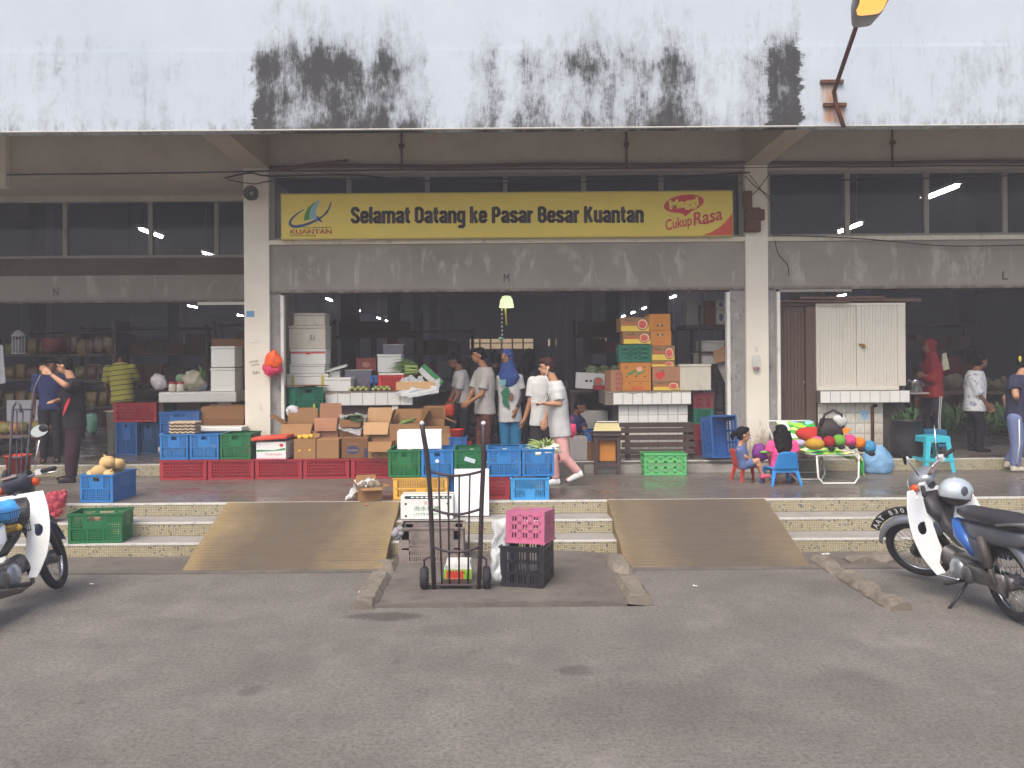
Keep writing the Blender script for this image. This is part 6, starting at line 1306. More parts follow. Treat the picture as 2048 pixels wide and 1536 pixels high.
q=G(1497,962,ZP); kid_chair('small red plastic chair under the girl in denim',(q.x,q.y+0.05,ZP),radians(-80),RC,0.86,1.05)
q=G(1566,970,ZP); kid_chair('small blue plastic chair under the girl in pink',(q.x,q.y+0.1,ZP),radians(6),BC,0.88,1.25)
q=G(1580,955,ZP); kid_chair('small red chair half hidden in front of the girl in pink',(q.x+0.05,q.y+0.45,ZP),radians(170),RC,1.0)
bag('backpack','purple and green child backpack beside the girls',1522,905,11.75,0.12,0.08,0.12,M('backpack_purple','#6d2a78',0.6,0.2,8,bump=0.3),5.0,knot=False,lump=0.12)
t=MB().ball(P(1529,904,11.66),(0.06,0.03,0.02)).build('green_pouch',M('pouch_green','#7fae62',0.6),smooth=True); tag(t,'green pouch on the purple backpack','pouch')
# leaves standing on the veranda edge at far right
b=MB(); c=G(2040,1012,0.302); c.y=10.1; c.x+=0.35; 
for q in range(26): leaf(b,c+Vector((random.uniform(-.05,.05),0,0.02)),c+Vector((random.uniform(-.45,.35),random.uniform(-.15,.2),random.uniform(.1,.42))),0.03,0.2,6)
tag(b.build('pandan_leaves',M('pandan','#5d8f3a',0.5,0.25,8)),'bunch of bright green long leaves on the step behind the motorcycle','leaves',kind='stuff')
for px,py,lab in ((1652,1108,'folded white paper scrap at the foot of the right steps'),(1285,1193,'white paper scrap beside the broken kerb'),(184,1168,'white litter scrap on the asphalt left of the ramp'),(1390,1172,'tiny paper scrap on the asphalt below the right ramp'),(720,1184,'white scrap beside the left kerb of the apron')):
    q=G(px,py,0.012); r=0.05 if px==1652 else 0.022; b=MB(); b.grid(lambda u,v: Vector(((u-.5)*2*r,(v-.5)*r,0.006+0.02*abs(noise.noise(Vector((u*3+px,v*3,0)))))),6,4); o=b.build('paper_scrap',WHT,smooth=True); o.location=(q.x,q.y,0.006); o.rotation_euler=(0,0,px*.7); o.modifiers.new('s','SOLIDIFY').thickness=0.002; tag(o,lab,'litter','litter')
# ================================================================ left bay
t=thing('display_table','white panelled display table in the left bay','table',(x_at(395,14.1),14.1,ZI),world=True); zT=ztop(390,784,14.1)
MB().bbox((x_at(316,14.1),14.1,ztop(395,805,14.1)),(x_at(472,14.1),14.95,zT),0.02).build('top_slab',M('table_white','#cfcdc6',0.5,0.06,5,dirt=0.2),t)
for X in (x_at(322,14.3),x_at(466,14.3)): MB().box((X-0.03,14.3,ZI),(X+0.03,14.9,ztop(395,806,14.1))).build('leg',WOOD,t)
foamp('lower foam box on the white display table',420,735,470,782,14.15,0.45,z=zT+0.004); foamp('upper foam box on the white display table',421,693,470,735,14.15,0.45,z=zT+0.004+ (ztop(445,735,14.15)-zT),)
cartonp('brown carton standing behind the two foam boxes',423,678,488,14.72,zT+0.004,0.2,CARD['brown'])
for k,(px,py,r,c_,lab) in enumerate(((318,764,0.13,'#c9c5c8','clear bag of garlic on the display table'),(322,768,0.10,'#d58aa8','pink bag of eggs on the display table'),(385,762,0.17,'#b9b39a','big clear bag behind the jars'),(402,771,0.10,'#a8b0c4','bluish bag beside the foam boxes'),(362,758,0.09,'#8fae8a','green tinted bag behind the jars'))):
    bag('plastic_bag',lab,px,py,14.3+0.08*k,r,r*0.8,r*0.95,M('bagc_'+c_[1:],c_,0.3,0.25,30,alpha=0.85,bump=0.6,bscale=30),k*2.0,knot=False,lump=0.3)
for px,lab in ((345,'left jar with red lid on the display table'),(361,'right jar with red lid on the display table')):
    c=P(px,782,14.15); c.z=zT+0.003; t=thing('jar',lab,'jar',c,world=True,group='jars with red lids'); MB().lathe(c,[(0.0,0),(0.055,0),(0.06,0.02),(0.06,0.11),(0.05,0.13)],16).build('glass',M('jar_goods','#c9c3b2',0.25,0.4,40),t,smooth=True); MB().lathe(c,[(0.056,0.128),(0.056,0.165),(0.0,0.166)],16).build('lid',CR['red'],t,smooth=True)
b=MB()
for q in range(14): leaf(b,P(408,765,14.5),P(400+random.uniform(-4,12),735+random.uniform(-6,12),14.5+random.uniform(-.1,.1)),0.014,0.1)
tag(b.build('leek_leaves',VEG),'green leek leaves behind the bluish bag','vegetables',kind='stuff')
zc2=ztop(357,868,13.4)
cratep('upper blue crate under the left end of the display table',318,397,13.42,ZI+0.41,0.33,0.45,'perf',CR['navy'],group='crates in the left bay'); cratep('lower blue crate under the left end of the display table',318,396,13.42,ZI+0.01,0.38,0.45,'perf',CR['navy'],group='crates in the left bay')
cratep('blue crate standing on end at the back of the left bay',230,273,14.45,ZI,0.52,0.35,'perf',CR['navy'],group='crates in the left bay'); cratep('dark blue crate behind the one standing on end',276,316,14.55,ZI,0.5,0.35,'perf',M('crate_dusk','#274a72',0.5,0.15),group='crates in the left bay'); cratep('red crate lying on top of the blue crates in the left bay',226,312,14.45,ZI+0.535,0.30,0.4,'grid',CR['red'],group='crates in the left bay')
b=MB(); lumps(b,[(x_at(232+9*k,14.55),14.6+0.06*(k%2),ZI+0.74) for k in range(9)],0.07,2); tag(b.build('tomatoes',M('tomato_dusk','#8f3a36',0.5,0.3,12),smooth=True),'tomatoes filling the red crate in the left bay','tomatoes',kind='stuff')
t=cartonp('torn open brown carton under the display table',398,838,486,13.5,ZI,0.4,CARD['brown'],flaps={'f':-20,'b':0,'l':70,'r':100},fl=0.2)
MB().bbox((x_at(378,13.3),13.12,ztop(430,870,13.2)),(x_at(490,13.3),13.5,ztop(430,858,13.2)),0.01); o=MB().bbox((x_at(376,13.2),13.06,0),(x_at(488,13.2),13.42,0.06),0.01).build('foam_slab',FOAM); o.location=(0,0,ZR+0.362); tag(o,'white foam slab lying across the crates by the left pillar','foam sheet')
t=thing('egg_tray','stack of grey egg trays on the blue crates','egg trays',(x_at(366,12.85),12.75,ZR+0.365),world=True); EGGT=M('egg_card','#b39f86',0.9,0.15,20)
for k in range(4):
    b=MB(); X0=x_at(340,12.7); X1=x_at(392,12.7); z0=ZR+0.366+0.045*k
    b.grid(lambda u,v: Vector((X0+(X1-X0)*u,12.62+0.3*v,z0+0.022+0.016*sin(u*2*pi*5)*sin(v*2*pi*4))),30,20); o=b.build('tray',EGGT,t,smooth=True); o.modifiers.new('s','SOLIDIFY').thickness=0.02
# shelves of packets along the left
t=thing('goods_shelf','dark shelf of packets at the back of the left bay','shelf',(x_at(60,16.2),16.2,ZI),world=True)
for z in (1.35,1.85,2.3): MB().box((-9.6,16.0,z-0.04),(-7.0,16.6,z)).build('shelf_board',WOOD,t)
for X in (-9.6,-7.0): MB().box((X-0.03,16.0,ZI),(X+0.03,16.6,2.9)).build('upright',WOOD,t)
random.seed(21)
PKC=['#6f5a2a','#6a4a2a','#7d6530','#5a3d2c','#6b6238','#5f352a']
shelf_names=[(1.352,'bottom'),(1.852,'middle'),(2.302,'top')]
for z,nm in shelf_names:
    for k in range(11):
        w=random.uniform(.15,.2); h=random.uniform(.2,.3); t=thing('food_packet',f'yellow brown food packet on the {nm} board of the dark shelf at left','packet',(-9.4+0.215*k,16.08,z),group=f'packets on the {nm} shelf')
        b=MB(); b.loft([(Vector((0,0.06,0)),Vector((w/2,0,0)),Vector((0,0.045,0))),(Vector((0,0.06,h*0.5)),Vector((w/2,0,0)),Vector((0,0.055,0))),(Vector((0,0.06,h*0.92)),Vector((w/2,0,0)),Vector((0,0.02,0))),(Vector((0,0.06,h)),Vector((w/2*0.98,0,0)),Vector((0,0.006,0)))],12,4); c_=random.choice(PKC); b.build('pouch',M('packet_'+c_[1:],c_,0.35,0.3,9),t,smooth=True)
# hanging goods, baskets, buckets
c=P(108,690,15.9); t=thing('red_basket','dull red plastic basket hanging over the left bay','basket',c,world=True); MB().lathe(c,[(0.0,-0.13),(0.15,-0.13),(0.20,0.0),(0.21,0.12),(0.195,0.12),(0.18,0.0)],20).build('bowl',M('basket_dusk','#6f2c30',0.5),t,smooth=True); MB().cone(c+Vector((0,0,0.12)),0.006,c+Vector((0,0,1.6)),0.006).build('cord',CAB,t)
c=P(37,685,15.6); t=thing('hanging_lantern','grey wire bird cage hanging at the far left','cage',c,world=True); 
b=MB(); 
for k in range(12): a=2*pi*k/12; b.cone(c+Vector((0.1*cos(a),0.1*sin(a),-0.18)),0.006,c+Vector((0.1*cos(a),0.1*sin(a),0.12)),0.006,6)
b.build('bars',M('wire_grey','#b5b2b0',0.4),t); MB().lathe(c,[(0.0,0.22),(0.05,0.2),(0.12,0.12),(0.12,0.11),(0,0.1)],16).build('cap',M('wire_grey','#b5b2b0',0.4),t,smooth=True); MB().lathe(c,[(0.0,-0.2),(0.12,-0.2),(0.12,-0.18),(0,-0.18)],16).build('floor',M('wire_grey','#b5b2b0',0.4),t); MB().cone(c+Vector((0,0,0.2)),0.005,c+Vector((0,0,1.6)),0.005).build('cord',CAB,t); MB().bbox(c+Vector((-0.06,-0.05,-0.16)),c+Vector((0.06,0.05,0.05)),0.01).build('water_tin',M('tin','#7f8286',0.4),t)
for k,(px,py) in enumerate(((150,688),(165,696),(182,692),(198,690),(218,688),(132,682))):
    bag('snack_bag',['brown snack bag hanging left of the row','second brown snack bag in the hanging row','glossy snack bag in the middle of the hanging row','fourth snack bag in the hanging row','snack bag at the right end of the hanging row','snack bag behind the red basket'][k],px,py,16.0,0.10,0.06,0.15,M('snack_'+str(k%3),['#5a4632','#6b5a40','#4d3529'][k%3],0.3,0.4,20),k*1.3,knot=False)
t=thing('hanging_rail','dark rail carrying the hanging snack bags','rail',P(165,668,16.0),world=True); MB().cone(P(60,666,16.0),0.02,P(270,664,16.0),0.02).build('bar',CAB,t); MB().cone(P(70,666,16.0),0.008,P(70,666,16.0)+Vector((0,0,3.4)),0.008).build('hanger',CAB,t); MB().cone(P(260,664,16.0),0.008,P(260,664,16.0)+Vector((0,0,3.4)),0.008).build('hanger',CAB,t)
def bucket(label,px,py0,py1,D,mat,z=ZI,r=0.15):
    c=Vector((x_at(px,D),D+r,z)); h=ztop(px,py0,D)-z; t=thing('bucket',label,'bucket',c,world=True,group='buckets'); MB().lathe(c,[(0,0),(r*0.8,0),(r,h),(r*1.08,h),(r*1.08,h-0.02),(r*0.96,h-0.01),(r*0.8,0.02)],22).build('pail',mat,t,smooth=True); MB().tube([c+Vector((r*cos(a),-0.02,h+r*0.12*sin(a)*-1)) for a in [pi*k/8 for k in range(9)]],0.006,6).build('handle',CAB,t); return t
bucket('cream bucket standing behind the red crate in the left bay',222,822,880,14.6,M('bucket_cream','#b8b2a2',0.5)); bucket('red bucket standing at the left end of the veranda',22,912,960,12.3,M('bucket_red','#c2402f',0.45),ZP,0.17)
t=thing('melon_table','low table of melons in the left bay behind the hand truck','table',(x_at(45,14.3),14.3,ZI),world=True); zm=ztop(45,868,14.2); MB().box((-9.3,14.0,zm-0.05),(x_at(92,14.2),14.9,zm)).build('table_top',WOODB,t)
for X in (-9.2,x_at(85,14.2)): MB().box((X-0.04,14.05,ZI),(X+0.04,14.85,zm-0.05)).build('leg',WOODB,t)
for k in range(12):
    b=MB(); lumps(b,[(0,0,0)],(0.12,0.11,0.10),k,0.08,14); o=b.build('melon',M('melon_'+str(k%3),['#9c8238','#a07444','#7d7846'][k%3],0.5,0.2,6),smooth=True); o.location=(x_at(2+8.5*(k%10)-(8 if k>9 else 0),14.2),14.12+0.22*(k//6)+0.05*(k%2),zm+0.10+0.0*(k//6)); tag(o,['yellow melon on the low table in the left bay','orange melon on the low table in the left bay','greenish melon on the low table in the left bay'][k%3],'melon',['yellow melons','orange melons','greenish melons'][k%3])
o=MB().bbox((x_at(12,14.95),14.95,zm+0.02),(x_at(92,14.95),15.0,ztop(50,800,14.95)),0.01).build('white_panel',M('panel_white','#a9a8ac',0.5,0.1,3)); tag(o,'white ribbed panel behind the melons','panel')
o=MB().prism([P(0,690,14.6),P(5,690,14.6),P(11,766,14.6),P(0,768,14.6)],(0,0.02,0)).build('hanging_strip',M('strip_white','#b9b9bd',0.6)); tag(o,'narrow white strip hanging at the left picture edge','banner'); 
bag('plastic_bag','green plastic bag hanging beside the cream bucket',184,840,14.5,0.1,0.08,0.2,M('bag_green','#6f9c86',0.4,0.2,12,alpha=0.8),7.0)
c=P(1990,885,14.2)
for k in range(7):
    c=Vector((x_at(1915+22*k,14.6),14.9+0.2*(k%2),ZI)); b=MB()
    for q in range(46): a=random.uniform(0,2*pi); o0=c+Vector((0.1*cos(a),0.1*sin(a),0.25)); leaf(b,o0,o0+Vector((random.uniform(-.22,.22),random.uniform(-.2,.15),random.uniform(.05,.5))),0.035,0.25)
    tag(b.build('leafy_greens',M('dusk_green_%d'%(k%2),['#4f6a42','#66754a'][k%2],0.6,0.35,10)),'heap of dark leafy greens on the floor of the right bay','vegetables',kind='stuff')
# dim stalls deeper in the hall
random.seed(33)
for k,(X,Y,w,l1) in enumerate(((-6.2,19.5,2.4,'dim stall in the hall behind the left pillar'),(-2.6,18.2,1.8,'dim stall behind the left counter'),(-3.4,24.5,2.6,'far dim stall left of the aisle'),(2.6,19.0,2.0,'dim stall behind the right counter'),(3.4,25.0,2.6,'far dim stall right of the aisle'),(7.2,20.5,2.6,'dim stall behind the kiosk'),(9.0,17.5,2.0,'dim stall at the right edge of the hall'),(-8.6,22.0,2.2,'dim stall at the left edge of the hall'))):
    t=thing('market_stall',l1,'stall',(X,Y,ZI),group='dim stalls in the hall')
    MB().box((-w/2,-0.5,0.78),(w/2,0.5,0.86)).build('table_top',WOODB,t); 
    for sx in (-1,1): MB().box((sx*w/2-0.05,-0.45,0),(sx*w/2+0.05,0.45,0.78)).build('side',WOODB,t)
    MB().box((-w/2,0.44,0.0),(w/2,0.48,0.78)).build('back_panel',WOODB,t)
    b=MB(); lumps(b,[(random.uniform(-w/2+.15,w/2-.15),random.uniform(-.35,.35),0.93+random.uniform(0,.14)) for _ in range(36)],lambda i: random.uniform(.07,.13),k*7,0.2,8); o=b.build('produce',M('produce_%d'%(k%4),['#6f7a4e','#8a5a48','#8d8470','#5d6a50'][k%4],0.7,0.4,5),t,smooth=True); o['kind']='stuff'
    if k in (1,3,5): 
        for sx in (-1,1): MB().box((sx*w/2-0.03,0.4,0.86),(sx*w/2+0.03,0.46,2.4)).build('post',WOODB,t)
        MB().box((-w/2,0.38,2.0),(w/2,0.47,2.06)).build('rail',WOODB,t); MB().bbox((-w/2+0.1,0.3,2.06),(w/2-0.2,0.6,2.35),0.01).build('stored_box',CARD['dark'],t)

# racks of stored goods deeper in the hall
random.seed(5)
for k,(X,Y,w,lab) in enumerate(((-4.4,17.2,2.2,'dim storage rack behind the tall foam stack'),(-1.9,21.5,2.4,'dim storage rack left of the aisle'),(3.2,22.0,2.2,'dim storage rack right of the aisle'),(6.6,17.6,2.0,'dim storage rack behind the kiosk'),(9.4,20.0,2.4,'dim storage rack at the right of the right bay'),(-7.4,18.6,2.6,'dim storage rack behind the packet shelf'))):
    t=thing('storage_rack',lab,'rack',(X,Y,ZI),group='dim racks in the hall')
    for sx in (-1,1):
        for sy in (-.25,.25): MB().box((sx*w/2-.03,sy-.03,0),(sx*w/2+.03,sy+.03,2.3)).build('post',WOODB,t)
    for z in (.5,1.1,1.7,2.25): MB().box((-w/2,-.3,z-.03),(w/2,.3,z)).build('shelf',WOODB,t)
    for z in (.5,1.1,1.7):
        x=-w/2+.05
        while x<w/2-.3:
            bw=random.uniform(.25,.5); h=random.uniform(.2,.45)
            if random.random()<.85: MB().bbox((x,-.24,z+.002),(min(x+bw,w/2-.04),.22,z+h),.012).build('stored_box',random.choice([CARD['brown'],CARD['dark'],CR['maroon'],WOODB,CARD['dark'],CARD['grey']]),t)
            x+=bw+.03
# ================================================================ hand trucks
IRON=M('truck_iron','#3a3034',0.5,0.2,12,dirt=0.3,dcol='#5d4438'); RUB=M('rubber','#2a282b',0.75,0.15,10,bump=0.2)
Dtr=7.95
t=thing('hand_truck','dark iron hand truck standing on the concrete apron','hand truck',(x_at(908,Dtr),Dtr,0.036),world=True)
def tp(px,py):                                       # truck plane leans towards the road
    k=(1190-py)/345.0; return P(px,py,Dtr-0.22*k)
lr_=[(844,848),(847,870),(853,905),(857,940),(861,1000),(865,1100),(869,1186)]; rr_=[(967,848),(967,900),(966,945),(963,1010),(961,1100),(957,1186)]
for pts in (lr_,rr_):
    o=MB().tube([tp(*p) for p in pts],0.021,10).build('rail',IRON,t,smooth=True)
for p in (lr_[0],rr_[0]): MB().ball(tp(*p)+Vector((0,0,0.005)),0.022,10).build('rail_cap',M('cap_white','#cfccc8',0.4),t,smooth=True)
for ya,ym in ((942,950),(1017,1027),(1093,1102)):
    xa=lr_[3][0]+ (ya-940)*0.045; xb=966-(ya-940)*0.03
    MB().tube([tp(xa+(xb-xa)*u,ya+(ym-ya)*sin(pi*u))-Vector((0,0.05*sin(pi*u),0)) for u in [i/8 for i in range(9)]],0.012,8).build('crossbar',IRON,t,smooth=True)
for x0_,x1_ in ((878,884),(897,899),(919,918),(940,936)): MB().tube([tp(x0_,948)-Vector((0,0.04,0)),tp((x0_+x1_)/2,1060)-Vector((0,0.04,0)),tp(x1_,1168)],0.009,6).build('slat',IRON,t,smooth=True)
MB().cone(tp(845,1170),0.014,tp(972,1170),0.014,8).build('axle',IRON,t); MB().cone(tp(870,1186),0.012,tp(957,1186),0.012,8).build('foot_bar',IRON,t)
a=tp(880,1172); c=tp(940,1172); MB().box((a.x,Dtr+0.0,0.062),(c.x,Dtr+0.3,0.07)).build('toe_plate',IRON,t)
for px in (845,970):
    c=Vector((x_at(px,Dtr),Dtr+0.02,0.042+0.10)); MB().lathe(c,[(0.03,-0.03),(0.085,-0.034),(0.1,-0.02),(0.1,0.02),(0.085,0.034),(0.03,0.03)],24,'X').build('wheel',RUB,t,smooth=True); MB().cone(c-Vector((0.04,0,0)),0.025,c+Vector((0.04,0,0)),0.025,10).build('hub',IRON,t)
    s_=1 if px<900 else -1; MB().tube([c+Vector((0.0,0,0.0)),c+Vector((-0.0*s_,0,0.16)),c+Vector((0.04*s_,0,0.185)),c+Vector((0.085*s_,0,0.18))],0.009,6).build('wheel_bracket',IRON,t,smooth=True)
D2=12.25; GREY=M('truck_grey','#5a5762',0.5,0.15)
t=thing('hand_truck','grey hand truck held by the man in the black shirt','hand truck',(x_at(40,D2),D2,ZP),world=True)
q=lambda px,py,dd=0: P(px,py,D2+dd)
MB().tube([q(18,962),q(22,880),q(26,815),q(32,804),q(40,810),q(42,825)],0.018,8).build('rail',GREY,t,smooth=True); MB().tube([q(50,962,.1),q(58,880,.1),q(64,815,.1),q(70,775,.05),q(82,750,0)],0.018,8).build('rail',GREY,t,smooth=True)
for (x0_,x1_,y_) in ((24,67,819),(22,60,875),(20,54,915),(18,52,950)): MB().tube([q(x0_,y_),q(x1_,y_,.1)],0.013,8).build('crossbar',GREY,t,smooth=True)
MB().tube([q(34,822,.05),q(33,950,.05)],0.009,6).build('slat',GREY,t); MB().tube([q(46,822,.08),q(42,950,.08)],0.009,6).build('slat',GREY,t)
for px in (14,54):
    c=q(px,955,.1); c.z=ZP+0.092; MB().lathe(c,[(0.03,-0.025),(0.09,-0.028),(0.09,0.028),(0.03,0.025)],20,'X').build('wheel',RUB,t,smooth=True)
# ================================================================ motorcycles
def torus(b,c,R,r,n=40,m=10,ax='Y'):
    c=Vector(c); vs=[]; fs=[]
    for i in range(n):
        a=2*pi*i/n
        for j in range(m):
            d=2*pi*j/m; q=(R+r*cos(d)); vs.append(c+Vector((q*cos(a),r*sin(d),q*sin(a))))
    for i in range(n):
        for j in range(m): fs.append((i*m+j,((i+1)%n)*m+j,((i+1)%n)*m+(j+1)%m,i*m+(j+1)%m))
    return b.add(vs,fs)
CHR=M('chrome','#c9c9c9',0.15,0.03,metal=1.0); ALU=M('engine_alloy','#6f6c6c',0.4,0.2,12,metal=0.6,dirt=0.4,dcol='#3f3833'); BLKP=M('black_plastic','#2b292d',0.45,0.15,8); SEATM=M('seat_vinyl','#2c2a30',0.4,0.12,9); ORG=M('indicator_orange','#d8521e',0.3); TAIL=M('tail_red','#b83a3a',0.25,0.1); MIRR=M('mirror_glass','#dfe6ea',0.02,0.0,metal=1.0)
WHS=M('shield_white','#e2e4e4',0.28,0.04,4,coat=0.3,dirt=0.1); SIL=M('silver_paint','#8f949b',0.3,0.08,5,metal=0.5,coat=0.3); DGR=M('dark_grey_paint','#62656c',0.35,0.1,5,metal=0.3); BLUP=M('blue_panel','#2c5fae',0.3,0.1,5,coat=0.3); NAVP=M('navy_panel','#454a70',0.3,0.1,5,coat=0.3)
def motorcycle(label,loc,heading,steer,lean,fend,cowl,side,plate,mirror_round,glove=False):
    root=thing('motorcycle',label,'motorcycle',loc,heading); root.rotation_euler=(lean,0,heading); FX,RW=1.22,0.28
    def B(name,b,m,parent=None,smooth=True): return b.build(name,m,parent or root,off=(0,0,0),smooth=smooth)
    hp=Vector((0.97,0,0.72)); ax=Vector((-0.25,0,0.44)).normalized(); SM=Matrix.Translation(hp)@Matrix.Rotation(steer,4,ax)@Matrix.Translation(-hp)
    def wheel(cx,mtx):
        c=(cx,0,RW); w=B('wheel',torus(MB(),c,RW-0.062,0.013,44,8).xf(mtx),CHR)
        B('tyre',torus(MB(),c,RW-0.036,0.036,48,12).xf(mtx),RUB,w); B('hub',MB().cone((cx,-0.055,RW),0.06,(cx,0.055,RW),0.06,16).xf(mtx),ALU,w)
        b=MB()
        for k in range(32):
            a=2*pi*k/32; e=a+(0.35 if k%2 else -0.35); b.cone((cx+0.05*cos(e),0.04*(1 if k%4<2 else -1),RW+0.05*sin(e)),0.0022,(cx+0.21*cos(a),0,RW+0.21*sin(a)),0.0022,4)
        s_=B('spokes',b.xf(mtx),CHR,w); s_['kind']='stuff'
    wheel(0,Matrix.Identity(4)); wheel(FX,SM)
    def arc(cx,cz,R,a0,a1,w,prof=0.03,n=20):
        b=MB()
        def f(u,v):
            a=radians(a0+(a1-a0)*u); s_=(v*2-1); r=R-prof*abs(s_)**3; return Vector((cx+r*cos(a),w*s_,cz+r*sin(a)))
        return b.grid(f,n,8)
    def thick(o,t_): o.modifiers.new('s','SOLIDIFY').thickness=t_
    thick(B('front_fender',arc(FX,RW,0.335,18,150,0.06,0.05).xf(SM),fend),0.004)
    for s_ in (-1,1):
        B('fork_leg',MB().tube([(FX,s_*0.075,RW),(1.12,s_*0.075,0.46),(0.97,s_*0.07,0.74)],[0.022,0.03,0.034],10).xf(SM),BLKP)
    pl=B('front_plate',MB().grid(lambda u,v: Vector((FX+(0.345+0.075*v)*cos(radians(34+62*u)),0.0,RW+(0.345+0.075*v)*sin(radians(34+62*u)))),14,2).xf(SM),BLKP); thick(pl,0.006)
    if plate:
        for k,ch in enumerate(plate):
            if ch==' ': continue
            a=radians(40+50*k/(len(plate)-1)); r=0.383; R_=Matrix.Rotation(pi,3,'Z')@Matrix.Rotation((a-pi/2),3,'Y')
            o=text('plate_character',ch,0.06,WHT,root,(0,0,0),height=0.048,depth=0.0008,bold=0.001,rot=R_)
            o.data.transform(SM@Matrix.Translation((FX+r*cos(a),0.0055,RW+r*sin(a))))
    # headlight cowl, bar
    B('cowl',MB().loft([(Vector((1.04,0,0.90)),Vector((0,0.07,0)),Vector((0,0,0.07))),(Vector((1.01,0,0.92)),Vector((0,0.105,0)),Vector((0,0,0.095))),(Vector((0.93,0,0.95)),Vector((0,0.12,0)),Vector((0,0,0.085))),(Vector((0.86,0,0.97)),Vector((0,0.10,0)),Vector((0,0,0.05))),(Vector((0.83,0,0.975)),Vector((0,0.07,0)),Vector((0,0,0.025)))],18,2.6).xf(SM),cowl)
    B('headlight',MB().ball((1.045,0,0.90),(0.02,0.07,0.065),14).xf(SM),M('lens_clear','#cfd4d6',0.1)); B('speedometer',MB().cbox((0.855,0,1.005),(0.09,0.12,0.02),Matrix.Rotation(0.35,3,'Y')).xf(SM),M('dial_glass','#7a6a66',0.1),smooth=False)
    for s_ in (-1,1):
        B('indicator',MB().ball((0.96,s_*0.135,0.93),(0.04,0.03,0.035),12).xf(SM),ORG)
        B('handlebar',MB().tube([(0.90,s_*0.05,0.96),(0.88,s_*0.14,0.985),(0.83,s_*0.25,1.0),(0.78,s_*0.36,0.995)],0.011,8).xf(SM),CHR)
        B('grip',MB().tube([(0.83,s_*0.25,1.0),(0.78,s_*0.37,0.995)],0.018,10).xf(SM),RUB); B('switch_pod',MB().cbox((0.842,s_*0.225,1.0),(0.05,0.05,0.045)).xf(SM),M('pod_white','#c9c9c9',0.4),smooth=False)
        B('brake_lever',MB().tube([(0.87,s_*0.2,0.985),(0.88,s_*0.28,0.975),(0.85,s_*0.37,0.96)],0.006,6).xf(SM),CHR)
        m=B('mirror',MB().tube([(0.85,s_*0.2,1.0),(0.84,s_*0.22,1.10),(0.82,s_*0.31,1.27)],0.006,6).xf(SM),CHR)
        c=Vector((0.81,s_*0.34,1.32)); FM=Matrix.Translation(c)@Matrix.Rotation(-steer*0.9+(0.35 if heading>1.6 else -0.4),4,'Z')@Matrix.Translation(-c)
        if mirror_round: 
            B('mirror_back',MB().ball(c,(0.022,0.095,0.052),18).xf(SM@FM),BLKP,m); B('mirror_glass',MB().lathe((0,0,0),[(0.0,0.0),(1.0,0.0)],28,'X').xf(Matrix.Translation(c+Vector((-0.0225,0,0)))@Matrix.Rotation(0.18,4,'Y')@Matrix.Rotation(0.2,4,'Z')@Matrix.Diagonal((1,0.088,0.047,1))).xf(SM@FM),MIRR,m,False)
        else:
            pts=[(0,-0.075,-0.01),(0,-0.03,0.055),(0,0.06,0.05),(0,0.075,0.0),(0,0.02,-0.055)]; R_=Matrix.Translation(c)@Matrix.Rotation(0.5,4,'Z')@Matrix.Rotation(-0.15,4,'Y')@Matrix.Rotation(0.6,4,'X')
            B('mirror_back',MB().prism([R_@Vector(p) for p in pts],(0.02,0,0)).xf(SM@FM),BLKP,m,False); B('mirror_glass',MB().prism([R_@(Vector(p)*0.93+Vector((-0.003,0,0))) for p in pts],(0.001,0,0)).xf(SM@FM),MIRR,m,False)
    B('steering_column',MB().cone((0.99,0,0.70),0.045,(0.90,0,0.90),0.05,14).xf(SM),BLKP)
    # leg shield with openings
    def sh(u,v):
        s_=u*2-1; s0=0.26*min(1,max(0,(v-0.33)/0.1))+0.30*min(1,max(0,(v-0.74)/0.14)); s_=math.copysign(s0+(1-s0)*abs(s_),s_); z=0.87-0.66*v; w=0.21+0.11*sin(pi*min(1,v*0.85+0.12))-0.05*max(0,v-0.75)*2
        x=0.90-0.20*v**1.3-0.075*abs(s_)**2.2*(0.35+0.65*sin(pi*min(1,v+0.08)))-0.03; return Vector((x,w*s_*1.0,z))
    def keep(u,v):
        s_=abs(u*2-1)
        if ((s_-0.5)/0.19)**2+((v-0.46)/0.075)**2<1: return False
        return not (s_<0.012 and v>0.33)
    thick(B('leg_shield',MB().grid(sh,100,100,keep),WHS),0.006)
    B('front_cover',MB().loft([(Vector((0.90,0,0.84)),Vector((0,0.13,0)),Vector((0.05,0,0))),(Vector((0.83,0,0.68)),Vector((0,0.12,0)),Vector((0.07,0,0))),(Vector((0.78,0,0.60)),Vector((0,0.06,0)),Vector((0.05,0,0.03)))],14,3),BLKP)
    B('frame_tube',MB().tube([(0.88,0,0.78),(0.74,0,0.56),(0.58,0,0.47),(0.36,0,0.47),(0.12,0,0.62)],[0.05,0.055,0.05,0.05,0.04],10),BLKP)
    # engine
    e=B('engine',MB().bbox((0.34,-0.10,0.20),(0.62,0.10,0.38),0.04),ALU); B('cylinder',MB().cone((0.58,0,0.30),0.068,(0.80,0,0.33),0.06,16),ALU,e)
    for k in range(6): B('cooling_fin',MB().cone((0.64+0.024*k,0,0.308+0.003*k),0.082,(0.648+0.024*k,0,0.309+0.003*k),0.082,18),ALU,e)
